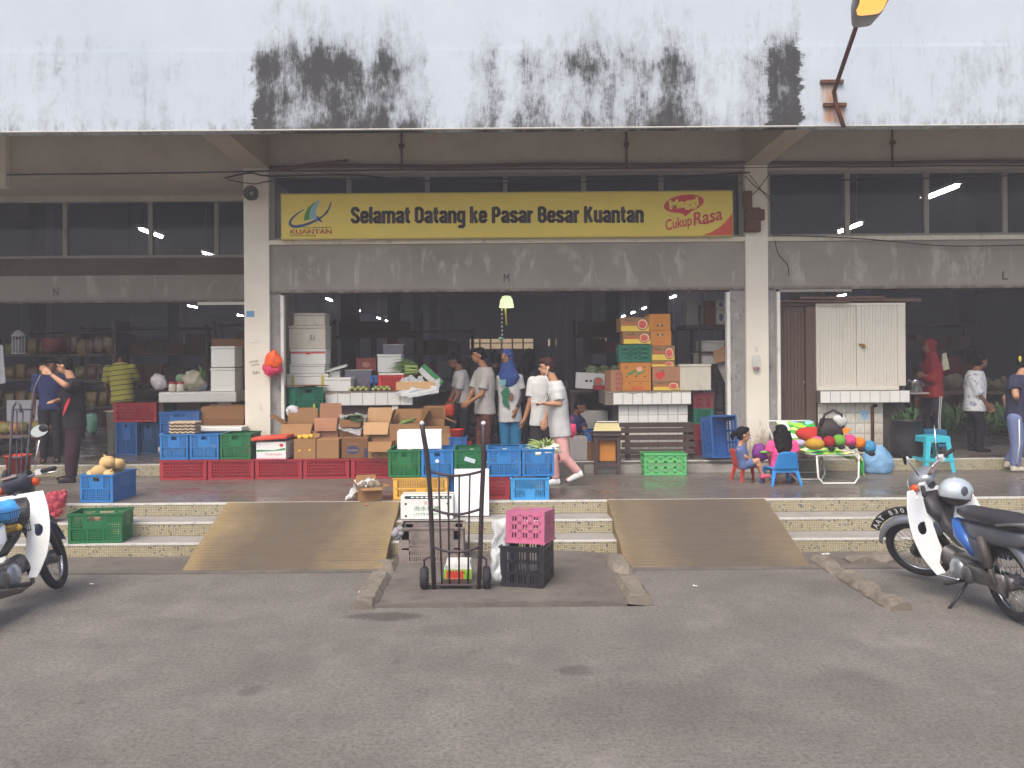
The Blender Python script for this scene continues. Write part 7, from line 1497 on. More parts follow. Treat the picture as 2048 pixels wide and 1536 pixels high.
    for s_ in (-1,1):
        B('engine_cover',MB().lathe((0.50,s_*0.10,0.28),[(0.0,s_*0.035),(0.06,s_*0.033),(0.085,s_*0.018),(0.09,0.0)],24,'Y'),SIL,e); B('engine_cover',MB().lathe((0.37,s_*0.10,0.27),[(0.0,s_*0.03),(0.05,s_*0.028),(0.07,s_*0.012),(0.075,0.0)],22,'Y'),ALU,e)
        B('footpeg',MB().cone((0.46,s_*0.08,0.2),0.016,(0.46,s_*0.25,0.2),0.018,10),RUB); B('shock',MB().cone((0.0,s_*0.13,RW),0.018,(0.07,s_*0.13,0.45),0.018,10).cone((0.05,s_*0.13,0.40),0.032,(0.11,s_*0.13,0.62),0.032,12),M('shock_grey','#4c4744',0.5,0.2,10)); B('swingarm',MB().tube([(0.3,s_*0.07,0.29),(0.0,s_*0.09,RW)],0.02,8),BLKP)
        B('side_cover',MB().loft([(Vector((0.45,s_*0.06,0.66)),Vector((0.07,0,0.02)),Vector((0,0.05,0))),(Vector((0.38,s_*0.10,0.56)),Vector((0.09,0,0)),Vector((0,0.045,0))),(Vector((0.28,s_*0.10,0.46)),Vector((0.05,0,0.02)),Vector((0,0.035,0)))],14,2.5),side)
        B('tool_box',MB().bbox((0.10,s_*0.085-0.03,0.40),(0.33,s_*0.085+0.03,0.58),0.025),DGR)
    B('gear_lever',MB().tube([(0.44,0.12,0.22),(0.44,0.15,0.22),(0.60,0.16,0.21),(0.62,0.19,0.21)],0.008,6),CHR); B('chain_case',MB().loft([(Vector((0.36,0.09,0.29)),Vector((0,0,0.075)),Vector((0,0.025,0))),(Vector((0.15,0.095,0.285)),Vector((0,0,0.055)),Vector((0,0.022,0))),(Vector((-0.06,0.095,0.28)),Vector((0,0,0.085)),Vector((0,0.022,0)))],14,3),ALU)
    B('exhaust',MB().tube([(0.78,-0.05,0.28),(0.74,-0.10,0.17),(0.5,-0.13,0.15),(0.2,-0.14,0.2),(-0.28,-0.15,0.28)],[0.018,0.018,0.02,0.042,0.04],12),M('exhaust_steel','#6a6462',0.35,0.2,metal=0.8))
    B('side_stand',MB().tube([(0.42,0.09,0.19),(0.40,0.2,0.09),(0.40,0.30,0.0)],0.012,8).cbox((0.40,0.31,-0.004),(0.05,0.05,0.01)),BLKP)
    # rear
    B('body_cover',MB().loft([(Vector((-0.30,0,0.66)),Vector((0,0.085,0)),Vector((0,0,0.055))),(Vector((-0.05,0,0.64)),Vector((0,0.12,0)),Vector((0,0,0.085))),(Vector((0.25,0,0.62)),Vector((0,0.12,0)),Vector((0,0,0.09))),(Vector((0.42,0,0.62)),Vector((0,0.085,0)),Vector((0,0,0.07)))],16,3),DGR)
    B('seat',MB().loft([(Vector((-0.34,0,0.745)),Vector((0,0.075,0)),Vector((0,0,0.02))),(Vector((-0.25,0,0.755)),Vector((0,0.125,0)),Vector((0,0,0.038))),(Vector((0.0,0,0.75)),Vector((0,0.135,0)),Vector((0,0,0.042))),(Vector((0.28,0,0.735)),Vector((0,0.125,0)),Vector((0,0,0.042))),(Vector((0.44,0,0.745)),Vector((0,0.09,0)),Vector((0,0,0.032))),(Vector((0.48,0,0.745)),Vector((0,0.05,0)),Vector((0,0,0.015)))],18,3),SEATM)
    thick(B('rear_fender',arc(0.0,RW,0.36,95,205,0.075,0.05),SIL),0.005); B('tail_light',MB().bbox((-0.42,-0.07,0.52),(-0.30,0.07,0.62),0.02),TAIL)
    rp2=B('rear_plate',MB().cbox((-0.395,0,0.42),(0.006,0.16,0.15),Matrix.Rotation(-0.35,3,'Y')),BLKP,None,False)
    if plate:
        a_,b_=plate.split(' '); 
        for s2,z_ in ((a_,0.45),(b_,0.39)): text('plate_character',s2,0.06,WHT,root,(-0.402-(0.45-z_)*-0.36,0,z_),height=0.05,depth=0.0008,bold=0.001,rot=Matrix.Rotation(-pi/2,3,'Z'))
    B('grab_rail',MB().tube([(-0.1,0.13,0.74),(-0.3,0.13,0.78),(-0.4,0.08,0.79),(-0.4,-0.08,0.79),(-0.3,-0.13,0.78),(-0.1,-0.13,0.74)],0.011,8),M('rail_grey','#8d8a8c',0.3,metal=0.7))
    return root
mr=motorcycle('underbone motorcycle with silver helmet on its seat at the right',(4.04,6.96,0.012),radians(95),radians(42),-0.13,SIL,SIL,BLUP,'AAT 830',False)
mr.scale=(1.08,)*3
ml=motorcycle('white shielded motorcycle with a blue bag in its basket at the left',(-4.17,6.86,0.012),radians(88),radians(12),-0.16,NAVP,M('cowl_dark','#45454f',0.4,0.1),WHS,None,True)
ml.scale=(1.08,)*3
bpy.context.view_layer.update()
# helmet on the seat of the right motorcycle
hm=P(1912,984,7.78); t=thing('helmet','silver open-face helmet resting on the motorcycle seat','helmet',hm-Vector((0,0,0.1)),world=True)
HS=M('helmet_silver','#c3ccd2',0.22,0.05,5,metal=0.35,coat=0.5)
R_=Matrix.Translation(hm)@Matrix.Rotation(radians(10),4,'Z')@Matrix.Rotation(0.12,4,'Y')
b=MB(); b.grid(lambda u,v: Vector((0.155*sin(pi*(0.02+0.62*v))*cos(2*pi*u),0.125*sin(pi*(0.02+0.62*v))*sin(2*pi*u),0.13*cos(pi*(0.02+0.62*v)))),36,18,lambda u,v: not (v>0.72 and (u<0.16 or u>0.84))); b.xf(R_); o=b.build('shell',HS,t,smooth=True); o.modifiers.new('s','SOLIDIFY').thickness=0.012
b=MB(); b.ball((0,0,-0.01),(0.138,0.11,0.112),18); b.xf(R_); b.build('lining',M('helmet_lining','#4b3f40',0.9),t,smooth=True); b=MB(); b.ball((-0.01,-0.118,0.02),(0.035,0.012,0.045),12); b.xf(R_); b.build('side_vent',M('vent_dark','#4a4f58',0.4),t,smooth=True)
b=MB(); b.tube([(0.155*sin(pi*0.64)*cos(a),0.125*sin(pi*0.64)*sin(a),0.13*cos(pi*0.64)) for a in [2*pi*k/30 for k in range(5,26)]],0.008,6); b.xf(R_); b.build('edge_trim',BLKP,t,smooth=True)
# basket, blue bag and gloves on the left motorcycle
MW=ml.matrix_world
t=thing('wire_basket','black wire basket hung behind the shield of the left motorcycle','basket',MW@Vector((0.66,0,0.62)),world=True); b=MB()
for k in range(9): 
    for s_ in (-1,1): b.cone(MW@Vector((0.52+0.03*k,s_*0.14,0.58)),0.003,MW@Vector((0.52+0.03*k,s_*0.14,0.76)),0.003,5)
for z_ in (0.58,0.64,0.70,0.76): b.tube([MW@Vector(p) for p in ((0.5,-0.14,z_),(0.76,-0.14,z_),(0.76,0.14,z_),(0.5,0.14,z_))],0.004,6,True)
o=b.build('wires',BLKP,t); o['kind']='stuff'
b=MB(); lumps(b,[MW@Vector((0.64,-0.02,0.76))],(0.13,0.13,0.10),3,0.35,16); tag(b.build('blue_bag',M('bag_bright_blue','#4aa2e6',0.35,0.15,14,bump=0.5,bscale=25),smooth=True),'bright blue plastic bag in the basket of the left motorcycle','bag')
b=MB(); lumps(b,[MW@Vector((0.60,-0.12+0.03*k,0.63)) for k in range(4)],(0.05,0.03,0.03),5,0.3,10); tag(b.build('work_gloves',M('glove_yellow','#c9a23a',0.9,0.3,20),smooth=True),'yellow work gloves under the blue bag on the left motorcycle','gloves')
b=MB(); hm2=MW@Vector((0.34,-0.02,0.90)); b.ball(hm2,(0.145,0.13,0.135),20); b.v=[v if v.z>hm2.z-0.09 else Vector((v.x,v.y,hm2.z-0.09)) for v in b.v]; tag(b.build('helmet',M('helmet_dark','#4d4e55',0.25,0.15,5,coat=0.6),smooth=True),'dark glossy helmet on the seat of the left motorcycle','helmet')
# ================================================================ people
def SK(n,c): return M('skin_'+n,c,0.55,0.10,12,sss=0.05)
SK1=SK('light','#b98a6c'); SK2=SK('mid','#a0714f'); SK3=SK('deep','#7d5540'); HAIRM=M('hair_black','#120e0f',0.65,0.3,40,bump=0.6,bscale=90,spec=0.15); HAIRB=M('hair_brown','#38211b',0.6,0.3,40,bump=0.6,bscale=90,spec=0.15)
EYE=M('eye_dark','#1b1516',0.2); LIP=M('lip','#8d4a44',0.5)
def cloth(n,c,var=0.08,**k): return M('cloth_'+n,c,0.85,var,5,bump=0.06,bscale=200,spec=0.1,**k)
NP=[0]
def person(label,px,D,z,H,yaw,J={},hyaw=None,hpitch=0.0,skin=SK2,shirt=None,sleeve=0.62,hem=-0.06,loose=0.012,under=None,legs=None,leglen=1.0,legloose=0.012,shoe=None,hair=('short',None),hs=1.0,vx=0.011,footyaw=None,seated=False,bare_legs=False,collar=None,fat=1.0,name='person'):
    yaw=radians(yaw); hy=radians(hyaw) if hyaw is not None else yaw; f=Vector((cos(yaw),sin(yaw),0)); l=Vector((-sin(yaw),cos(yaw),0)); U=Vector((0,0,1)); X=x_at(px,D); o=Vector((X,D,z))
    NP[0]+=1; seed=NP[0]*3.7
    d=dict(hd=o+U*.925*H,nk=o+U*.835*H-f*.005*H,sl=o+U*.80*H+l*.112*H,sr=o+U*.80*H-l*.112*H,el=o+U*.62*H+l*.135*H,er=o+U*.62*H-l*.135*H,wl=o+U*.475*H+l*.135*H+f*.03*H,wr=o+U*.475*H-l*.135*H+f*.03*H,hl=o+U*.51*H+l*.052*H,hr=o+U*.51*H-l*.052*H,kl=o+U*.275*H+l*.055*H+f*.01*H,kr=o+U*.275*H-l*.055*H+f*.01*H,al=o+U*.045*H+l*.058*H,ar=o+U*.045*H-l*.058*H)
    for k,v in J.items(): d[k]=P(v[0],v[1],D+(v[2] if len(v)>2 else 0))
    t=thing(name,label,'person',(X,D,z),world=True); off=Vector(t['_o'])
    hf=Vector((cos(hy),sin(hy),0)); hl_=Vector((-sin(hy),cos(hy),0)); HM=Matrix((hf,hl_,U)).transposed()@Matrix.Rotation(hpitch,3,'Y')
    q=H*hs
    def hp(x,y,zz): return d['hd']+HM@Vector((x*q,y*q,zz*q))
    b=MB(); b.ball(hp(-.004,0,.012),(.056*q,.045*q,.056*q),14,HM); b.ball(hp(.012,0,-.028),(.040*q,.036*q,.040*q),12,HM); b.ball(hp(.030,0,-.047),(.018*q,.020*q,.015*q),10,HM)
    b.cone(hp(.050,0,.004),.006*q,hp(.062,0,-.012),.011*q,8); b.ball(hp(.060,0,-.013),.0085*q,8); b.ball(hp(.050,0,-.034),(.008*q,.016*q,.006*q),8,HM); b.ball(hp(.044,0,.020),(.012*q,.034*q,.009*q),8,HM)
    for s_ in (-1,1): b.ball(hp(-.006,s_*.046,-.008),(.013*q,.006*q,.018*q),8,HM)
    b.cone(d['nk']-U*.02*H,.036*H,hp(-.012,0,-.035),.030*H,12)
    hm_=(d['hl']+d['hr'])/2; sp_=d['nk']-hm_; shw=(d['sl']-d['sr']); sl_l=shw.normalized() if shw.length>0.05 else l
    if abs(sl_l.dot(sp_.normalized()))>0.8: sl_l=l
    lat=(sl_l-sp_.normalized()*sl_l.dot(sp_.normalized())).normalized(); dep=sp_.normalized().cross(lat).normalized()
    def rings(prof,g): return [(hm_+sp_*tt,lat*(w*H*fat+g),dep*(dd*H*fat+g)) for tt,w,dd in prof]
    TP=[(-.1,.075,.058),(0,.088,.062),(.3,.078,.056),(.6,.09,.062),(.82,.095,.052),(.97,.045,.036)]
    b.loft(rings(TP,-0.006),18,2.4)
    for s_,e,w in (('sl','el','wl'),('sr','er','wr')):
        b.cap(d[s_],.030*H*fat,d[e],.0235*H*fat,10); b.cap(d[e],.0235*H*fat,d[w],.0155*H,10)
        fa=(d[w]-d[e]).normalized(); pn=fa.cross(f); pn=pn.normalized() if pn.length>.1 else l; pw=fa.cross(pn).normalized(); hl2=.105*H
        b.loft([(d[w],pw*.016*H,pn*.011*H),(d[w]+fa*hl2*.25,pw*.023*H,pn*.011*H),(d[w]+fa*hl2*.52,pw*.024*H,pn*.009*H)],12,2.5)
        for k in range(4):
            u=(k-1.5)*.0115*H; p0=d[w]+fa*hl2*.48+pw*u; L_=hl2*(.42,.5,.47,.36)[k]; cu=pn*.012*H
            b.cap(p0,.0062*H,p0+fa*L_*.5+pw*u*.15,.0058*H,6); b.cap(p0+fa*L_*.5+pw*u*.15,.0058*H,p0+fa*L_*.92+cu+pw*u*.2,.005*H,6)
        p0=d[w]+fa*hl2*.16-pw*.018*H; b.cap(p0,.0075*H,p0+fa*hl2*.24-pw*.014*H+pn*.008*H,.0065*H,6); b.cap(p0+fa*hl2*.24-pw*.014*H+pn*.008*H,.0065*H,p0+fa*hl2*.42-pw*.012*H+pn*.014*H,.005*H,6)
    fy=radians(footyaw) if footyaw is not None else yaw; ff=Vector((cos(fy),sin(fy),0))
    for h_,k_,a_ in (('hl','kl','al'),('hr','kr','ar')):
        b.cap(d[h_],.05*H*fat,d[k_],.034*H*fat,12); b.cap(d[k_],.033*H*fat,d[a_],.0215*H,12); b.ball(d[k_].lerp(d[a_],.3)-f*.006*H,.034*H*fat,10)
        sh=(d[a_]-d[k_]).normalized(); fd=(ff-sh*ff.dot(sh)); fd=(fd*0.6+ff*0.4).normalized() if fd.length>.1 else ff
        b.cap(d[a_]-U*.018*H,.022*H,d[a_]+fd*.085*H-U*.028*H,.017*H,10)
    me=remesh(b,vx*0.8,3); shift_mesh(me,off); link('body',me,skin,t)
    for s_ in (-1,1): 
        MB().ball(hp(.0455,s_*.0185,.008),(.006*q,.0095*q,.0055*q),8,HM).build('eye',EYE,t,smooth=True); MB().ball(hp(.052,s_*.0185,.024),(.004*q,.0125*q,.003*q),8,HM).build('eyebrow',HAIRM,t,smooth=True)
    MB().ball(hp(.0535,0,-.034),(.004*q,.014*q,.004*q),8,HM).build('mouth',LIP,t,smooth=True)
    def arms(b,frac,g,g2=None):
        for s_,e,w in (('sl','el','wl'),('sr','er','wr')):
            if frac<=1:
                p=d[s_].lerp(d[e],frac); b.ball(d[s_],.034*H*fat+g,12); b.cone(d[s_],.034*H*fat+g,p,(.034-.006*frac)*H*fat+g*1.7+.004,14)
            else:
                b.cap(d[s_],.033*H*fat+g,d[e],.027*H+g,12); b.cone(d[e],.027*H+g,d[e].lerp(d[w],frac-1),.018*H+g,12)
    SP=[(hem,.092,.068),(hem*.4,.092,.068),(.3,.084,.062),(.6,.094,.067),(.82,.098,.056),(.93,.07,.046),(.985,.042,.036)]
    if under is not None:
        b=MB(); arms(b,1.93,.004); b.loft(rings(TP,.0),16,2.4); me=remesh(b,vx,3); shift_mesh(me,off); link('long_sleeves',me,under,t)
    if shirt is not None:
        b=MB(); b.loft(rings(SP,loose),22,2.3)
        if sleeve>0: arms(b,sleeve,.006+loose*.3)
        me=remesh(b,vx,3,wr=.006,wf=8,seed=seed); shift_mesh(me,off); link('shirt',me,shirt,t)
    if legs is not None:
        b=MB(); b.loft([(hm_+sp_*.17,lat*(.082*H*fat+legloose*.5),dep*(.06*H*fat+legloose*.5)),(hm_+sp_*.05,lat*(.092*H*fat+legloose*.5),dep*(.066*H*fat+legloose*.5)),(hm_-sp_.normalized()*.03*H,lat*(.094*H*fat+legloose*.5),dep*(.066*H*fat+legloose*.5))],18,2.4)
        for h_,k_,a_ in (('hl','kl','al'),('hr','kr','ar')):
            if leglen>=.5:
                b.cap(d[h_],.052*H*fat+legloose*.6,d[k_],.036*H*fat+legloose,14); e=min(1,(leglen-.5)*2)
                if e>0.02: b.cone(d[k_],.036*H*fat+legloose,d[k_].lerp(d[a_],e*.96),.027*H+legloose,14)
            else: b.ball(d[h_],.052*H*fat+legloose*.6,12); b.cone(d[h_],.052*H*fat+legloose*.6,d[h_].lerp(d[k_],leglen*2),.05*H*fat+legloose,14)
        me=remesh(b,vx,3,wr=.0035,wf=10,seed=seed+1); shift_mesh(me,off); link('trousers' if leglen>.6 else 'shorts',me,legs,t)
    if shoe is not None:
        for k_,a_ in (('kl','al'),('kr','ar')):
            sh=(d[a_]-d[k_]).normalized(); fd=(ff-sh*ff.dot(sh)); fd=(fd*0.6+ff*0.4).normalized() if fd.length>.1 else ff
            la=fd.cross(U).normalized(); up=la.cross(fd).normalized(); a0=d[a_]
            b=MB(); b.loft([(a0-fd*.03*H-up*.022*H,la*.022*H,up*.022*H),(a0-up*.018*H,la*.026*H,up*.027*H),(a0+fd*.055*H-up*.026*H,la*.028*H,up*.020*H),(a0+fd*.10*H-up*.032*H,la*.024*H,up*.013*H)],14,2.8); b.cone(a0-up*.02*H,.028*H,a0+up*.022*H,.027*H,12)
            me=remesh(b,vx*.7,2); shift_mesh(me,off); link('shoe',me,shoe,t)
    st,hmat=hair; hmat=hmat or HAIRM
    if st!='none':
        b=MB()
        if st in('short','bun','pony','long'):
            b.ball(hp(-.014,0,.022),(.058*q,.050*q,.055*q),16,HM); b.ball(hp(.012,0,.046),(.046*q,.044*q,.026*q),14,HM); b.ball(hp(-.03,0,-.012),(.036*q,.044*q,.042*q),14,HM)
        if st=='bun': b.ball(hp(-.062,0,-.012),.026*q,12)
        if st=='pony': b.tube([hp(-.05,0,.02),hp(-.09,0,.015),hp(-.11,0,-.02),hp(-.105,0,-.05)],[.02*q,.028*q,.02*q,.008*q],10)
        if st=='long': b.loft([(hp(-.02,0,.02),HM@Vector((0,.068*q,0)),HM@Vector((.05*q,0,0))),(hp(-.035,0,-.05),HM@Vector((0,.082*q,0)),HM@Vector((.045*q,0,0))),(hp(-.055,0,-.12),HM@Vector((0,.070*q,0)),HM@Vector((.035*q,0,0))),(hp(-.062,.0,-.19),HM@Vector((0,.036*q,0)),HM@Vector((.024*q,0,0)))],18,2.2)
        if st=='hijab':
            b.ball(hp(-.012,0,.020),(.064*q,.056*q,.060*q),16,HM); b.ball(hp(-.018,0,-.03),(.05*q,.055*q,.055*q),14,HM)
            b.loft([(hp(-.012,0,-.045),HM@Vector((0,.060*q,0)),HM@Vector((.05*q,0,0))),(d['nk']+f*.01*H+U*.012*H,l*.078*H,f*.062*H),(d['nk']-U*.055*H+f*.02*H,l*.118*H,f*.078*H),(d['nk']-U*.12*H+f*.045*H,l*.085*H,f*.05*H),(d['nk']-U*.155*H+f*.06*H,l*.03*H,f*.02*H)],20,2.2)
        w_=vx*.8; me=remesh(b,w_,3,wr=.006 if st!='hijab' else .008,wf=22 if st!='hijab' else 11,seed=seed)
        shift_mesh(me,off); link('hijab' if st=='hijab' else 'hair',me,hmat,t)
        if st=='hijab':                            # the face shows through the opening
            b=MB(); b.ball(hp(.024,0,-.002),(.040*q,.0345*q,.048*q),14,HM); b.cone(hp(.055,0,.004),.006*q,hp(.070,0,-.012),.010*q,8); b.ball(hp(.066,0,-.013),.0085*q,8); me=remesh(b,vx*.6,2); shift_mesh(me,off); link('face',me,skin,t)
            for s_ in (-1,1): MB().ball(hp(.0585,s_*.0165,.008),(.005*q,.009*q,.005*q),8,HM).build('eye',EYE,t,smooth=True)
            MB().ball(hp(.060,0,-.033),(.004*q,.013*q,.004*q),8,HM).build('mouth',LIP,t,smooth=True)
    t['_hp']=1; person.last=(d,hp,HM,f,l); return t
WT=cloth('white','#dedfe8',0.05); GT_=cloth('grey_tee','#a5a29e',0.06); LG=cloth('light_grey','#a9a8a8',0.06); BKC=cloth('black','#2a282c',0.15); PINK=cloth('pink','#e0a9a4',0.06); TEAL=cloth('teal','#2f7096',0.08); HIJ=cloth('hijab_blue','#34487e',0.12); NAVY=cloth('navy','#34364c',0.12)
def mat_batik(name,a,b_,sc,thr=.5):
    t=NT(name); p=t.pos(); n=t.noise(p,sc,3,.6,.8); t.set(Base_Color=t.mix(t.rng(n,thr,thr+.04),C(a),C(b_)),Roughness=.9); return t.m
def mat_stripe():
    t=NT('cloth_yellow_striped'); p=t.pos(); X,Y,Z=t.sep(p); w=t.math('FRACT',t.math('MULTIPLY',t.math('ADD',Z,t.math('MULTIPLY',X,-0.12)),11.5)); t.set(Base_Color=t.mix(t.math('LESS_THAN',w,.16),C('#a8a244'),C('#2f2c26')),Roughness=.9); return t.m
# man with earphones
p=person('man in white t-shirt and pink trousers walking left with a phone',1112,11.72,ZP,1.74,180,dict(hd=(1094,734),nk=(1109,760),sl=(1113,777,-.10),sr=(1104,776,.14),el=(1119,808,-.16),wl=(1090,807,-.22),er=(1098,810,.18),wr=(1092,836,.16),hl=(1121,868,-.07),hr=(1121,866,.08),kl=(1130,916,-.08),al=(1156,944,-.05),kr=(1108,914,.02),ar=(1112,958,.05)),skin=SK1,shirt=WT,sleeve=.78,hem=-.05,loose=.022,legs=PINK,legloose=.006,shoe=cloth('shoe_white','#e2e2e2',0.05),hair=('short',HAIRB),vx=.010,hpitch=.12)
d,hp,HM,f,l=person.last
MB().ball(hp(-.004,-.0,0)+Vector((0,-.088,-.012)),.009).build('earphone',WHT,p,smooth=True); MB().tube([hp(-.004,0,0)+Vector((0,-.09,-.015)),hp(.02,0,-.06)+Vector((0,-.10,0)),d['nk']+Vector((-.06,-.14,-.1)),d['wl']+Vector((.02,-.02,.05)),d['wl']+Vector((-.08,-.02,.0))],.003,6).build('earphone_cord',WHT,p,smooth=True)
MB().prism([P(1098,786,11.55),P(1094,786,11.56),P(1092,806,11.57),P(1097,812,11.55)],(0,.004,0)).build('shirt_print',M('print_dark','#4b5148',0.8),p)
c=d['wl']+(d['wl']-d['el']).normalized()*.12; b=MB(); b.cbox(c+Vector((-.01,0,.02)),(.145,.07,.009),Matrix.Rotation(.38,3,'Y')); tag(b.build('phone',M('phone_white','#dcdcda',0.2)),'white phone held by the man with earphones','phone')
bag('shopping_bag','small pink plastic bag carried beside the man in pink trousers',1144,858,11.75,.055,.05,.13,PKB,6.1)
# second man in white
person('man in white t-shirt and black shorts standing behind the man with earphones',1086,12.25,ZP,1.72,-118,dict(hd=(1096,728,.05),nk=(1088,750),sr=(1065,762),sl=(1102,763,.05),er=(1060,805),wr=(1049,838),el=(1108,806,.1),wl=(1106,836,.1),hr=(1074,846),hl=(1094,846),kr=(1077,898,-.05),kl=(1096,898),ar=(1078,951),al=(1097,951)),skin=SK2,shirt=WT,sleeve=.72,hem=-.06,loose=.02,legs=BKC,leglen=.42,legloose=.025,shoe=BKC,vx=.011)
# woman in blue hijab
p=person('woman in blue hijab, printed white shirt and teal trousers',1021,13.6,ZI,1.66,-118,dict(hd=(1014,714),nk=(1018,742),sl=(1038,757,-.02),sr=(1001,757,-.02),el=(1043,790,0),wl=(1033,818,-.12),er=(996,790,.1),wr=(999,818,.1),hl=(1031,832),hr=(1009,832),kl=(1032,872),kr=(1010,872),al=(1033,906),ar=(1011,906)),hyaw=-128,skin=SK2,shirt=WT,sleeve=.62,hem=-.13,loose=.03,under=cloth('sleeve_dark','#3d3438'),legs=TEAL,legloose=.025,shoe=BKC,hair=('hijab',HIJ),vx=.010)
o0=Vector(p['_o'])
def on_front(nm,pts,mat,dd): MB().prism([P(x,y,13.6-dd) for x,y in pts],(0,.012,0)).build(nm,mat,p)
on_front('shirt_print',[(1001,785),(1008,778),(1016,772),(1021,786),(1016,800),(1020,818),(1010,812),(1004,806),(1005,795)],M('print_forest','#2d6a4c',0.85),.162)
on_front('shirt_print',[(1018,788),(1024,785),(1028,792),(1024,802),(1017,800)],M('print_umber','#7a5a48',0.85),.160); on_front('face_mask',[(999,759),(1012,759),(1011,770),(1004,773),(999,768)],M('mask_teal','#6f9ca0',0.8),.175)
d,hp,HM,f,l=person.last; b=MB(); 
for q_ in range(9): b.ball(hp(-.005+.03*cos(q_),.05*sin(q_*1.7),.062-.03*abs(sin(q_*1.7))),.013,8)
b.build('floral_band',M('floral','#8a93b8',0.8,0.6,60),p,smooth=True)
# woman in grey
person('woman in grey t-shirt and dark patterned trousers facing left',968,13.55,ZI,1.68,192,dict(hd=(957,711),nk=(969,733),sl=(974,748,-.10),sr=(956,748,.12),el=(964,788,-.17),wl=(942,802,-.2),er=(944,785,.05),wr=(936,800,-.05),hl=(974,824,-.06),hr=(966,824,.08),kl=(971,868,-.06),kr=(962,868,.08),al=(972,906,-.05),ar=(960,906,.08)),skin=SK2,shirt=GT_,sleeve=.78,hem=-.04,loose=.03,legs=mat_batik('cloth_red_brown_batik','#4a2c2a','#6b352b',14),legloose=.02,shoe=BKC,hair=('bun',None),vx=.011)
# man in light grey shirt
p=person('man in pale grey shirt and black trousers bending his head',926,14.1,ZI,1.68,180,dict(hd=(909,722),nk=(920,740),sl=(926,752,-.12),sr=(918,750,.12),el=(918,788,-.14),wl=(906,806,-.18),er=(908,785,.1),wr=(900,803,.05),hl=(932,808,-.07),hr=(928,808,.08),kl=(928,858,-.06),kr=(922,858,.08),al=(928,900,-.05),ar=(922,900,.08)),hpitch=.55,skin=SK3,shirt=LG,sleeve=.75,hem=.06,loose=.02,legs=BKC,legloose=.02,shoe=BKC,vx=.012)
bag('shopping_bag','orange plastic bag held by the man in pale grey',899,818,13.85,.09,.06,.13,M('bag_orange','#cf4a2c',0.4,0.2,15,alpha=0.9),9.0)
# people further in
person('dark-haired person in black behind the woman in grey',990,15.3,ZI,1.66,95,skin=SK3,shirt=BKC,legs=BKC,shoe=BKC,vx=.015)
person('curly-haired person in black behind the two men in white',1060,15.0,ZI,1.70,60,skin=SK3,shirt=BKC,legs=BKC,shoe=BKC,hair=('long',None),vx=.015)
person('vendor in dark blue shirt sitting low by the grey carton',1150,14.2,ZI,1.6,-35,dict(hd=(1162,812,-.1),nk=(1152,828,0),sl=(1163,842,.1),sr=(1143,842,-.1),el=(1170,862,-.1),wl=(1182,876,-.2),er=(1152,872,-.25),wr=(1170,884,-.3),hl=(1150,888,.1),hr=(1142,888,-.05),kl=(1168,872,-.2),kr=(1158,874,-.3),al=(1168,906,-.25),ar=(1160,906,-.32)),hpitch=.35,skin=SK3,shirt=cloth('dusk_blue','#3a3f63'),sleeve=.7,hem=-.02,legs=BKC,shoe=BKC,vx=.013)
stool('low dark stool under the seated vendor',1146,908,893,14.1,ZI,.26,M('stool_dark','#40383c',0.5),0.3)
# left bay people
person('man in black t-shirt holding the grey hand truck',146,12.4,ZP,1.74,180,dict(hd=(129,731),nk=(143,755),sl=(148,776,-.14),sr=(140,775,.16),el=(130,770,-.33),wl=(101,748,-.3),er=(124,800,.2),wr=(112,802,.05),hl=(150,850,-.07),hr=(148,850,.09),kl=(146,905,-.08),kr=(142,905,.08),al=(143,955,-.07),ar=(140,950,.1)),hpitch=.3,skin=SK1,shirt=BKC,sleeve=.85,hem=-.06,loose=.028,legs=cloth('dark_maroon','#3a2a30'),legloose=.02,shoe=BKC,vx=.011,fat=1.08)
d,hp,HM,f,l=person.last; torus(MB(),(0,0,0),.032,.007,20,6)
b=MB(); torus(b,(0,0,0),.034,.007,20,6); ax_=(d['wl']-d['el']).normalized(); b.xf(Matrix.Translation(d['wl'].lerp(d['el'],.06))@ax_.to_track_quat('Y','Z').to_matrix().to_4x4()); tag(b.build('wristwatch',CHR,smooth=True),'steel watch on the raised wrist of the man in black','watch')
b=MB(); b.prism([P(137,795,12.18),P(140,800,12.18),P(132,820,12.18),P(125,832,12.18),P(129,812,12.18)],(0,.02,0)); tag(b.build('red_cloth',M('rag_red','#b5323a',0.8)),'red cloth tucked at the waist of the man in black','cloth')
person('person in dark blue behind the man with the hand truck',100,13.4,ZI,1.62,-70,dict(hd=(104,733)),skin=SK3,shirt=cloth('deep_blue','#2f355c'),sleeve=.8,legs=BKC,shoe=BKC,vx=.014)
person('man in yellow striped polo shirt bending over, seen from behind',243,15.1,ZI,1.66,82,dict(hd=(244,712,.25),nk=(241,725,.12),sl=(216,738,.1),sr=(264,736,.1),el=(212,772,.2),wl=(222,798,.4),er=(274,765,.25),wr=(268,792,.45),hl=(236,806),hr=(256,806)),hpitch=.5,skin=SK3,shirt=mat_stripe(),sleeve=.75,hem=.0,loose=.03,legs=cloth('khaki_dusk','#6b6359'),shoe=BKC,vx=.013,fat=1.1)
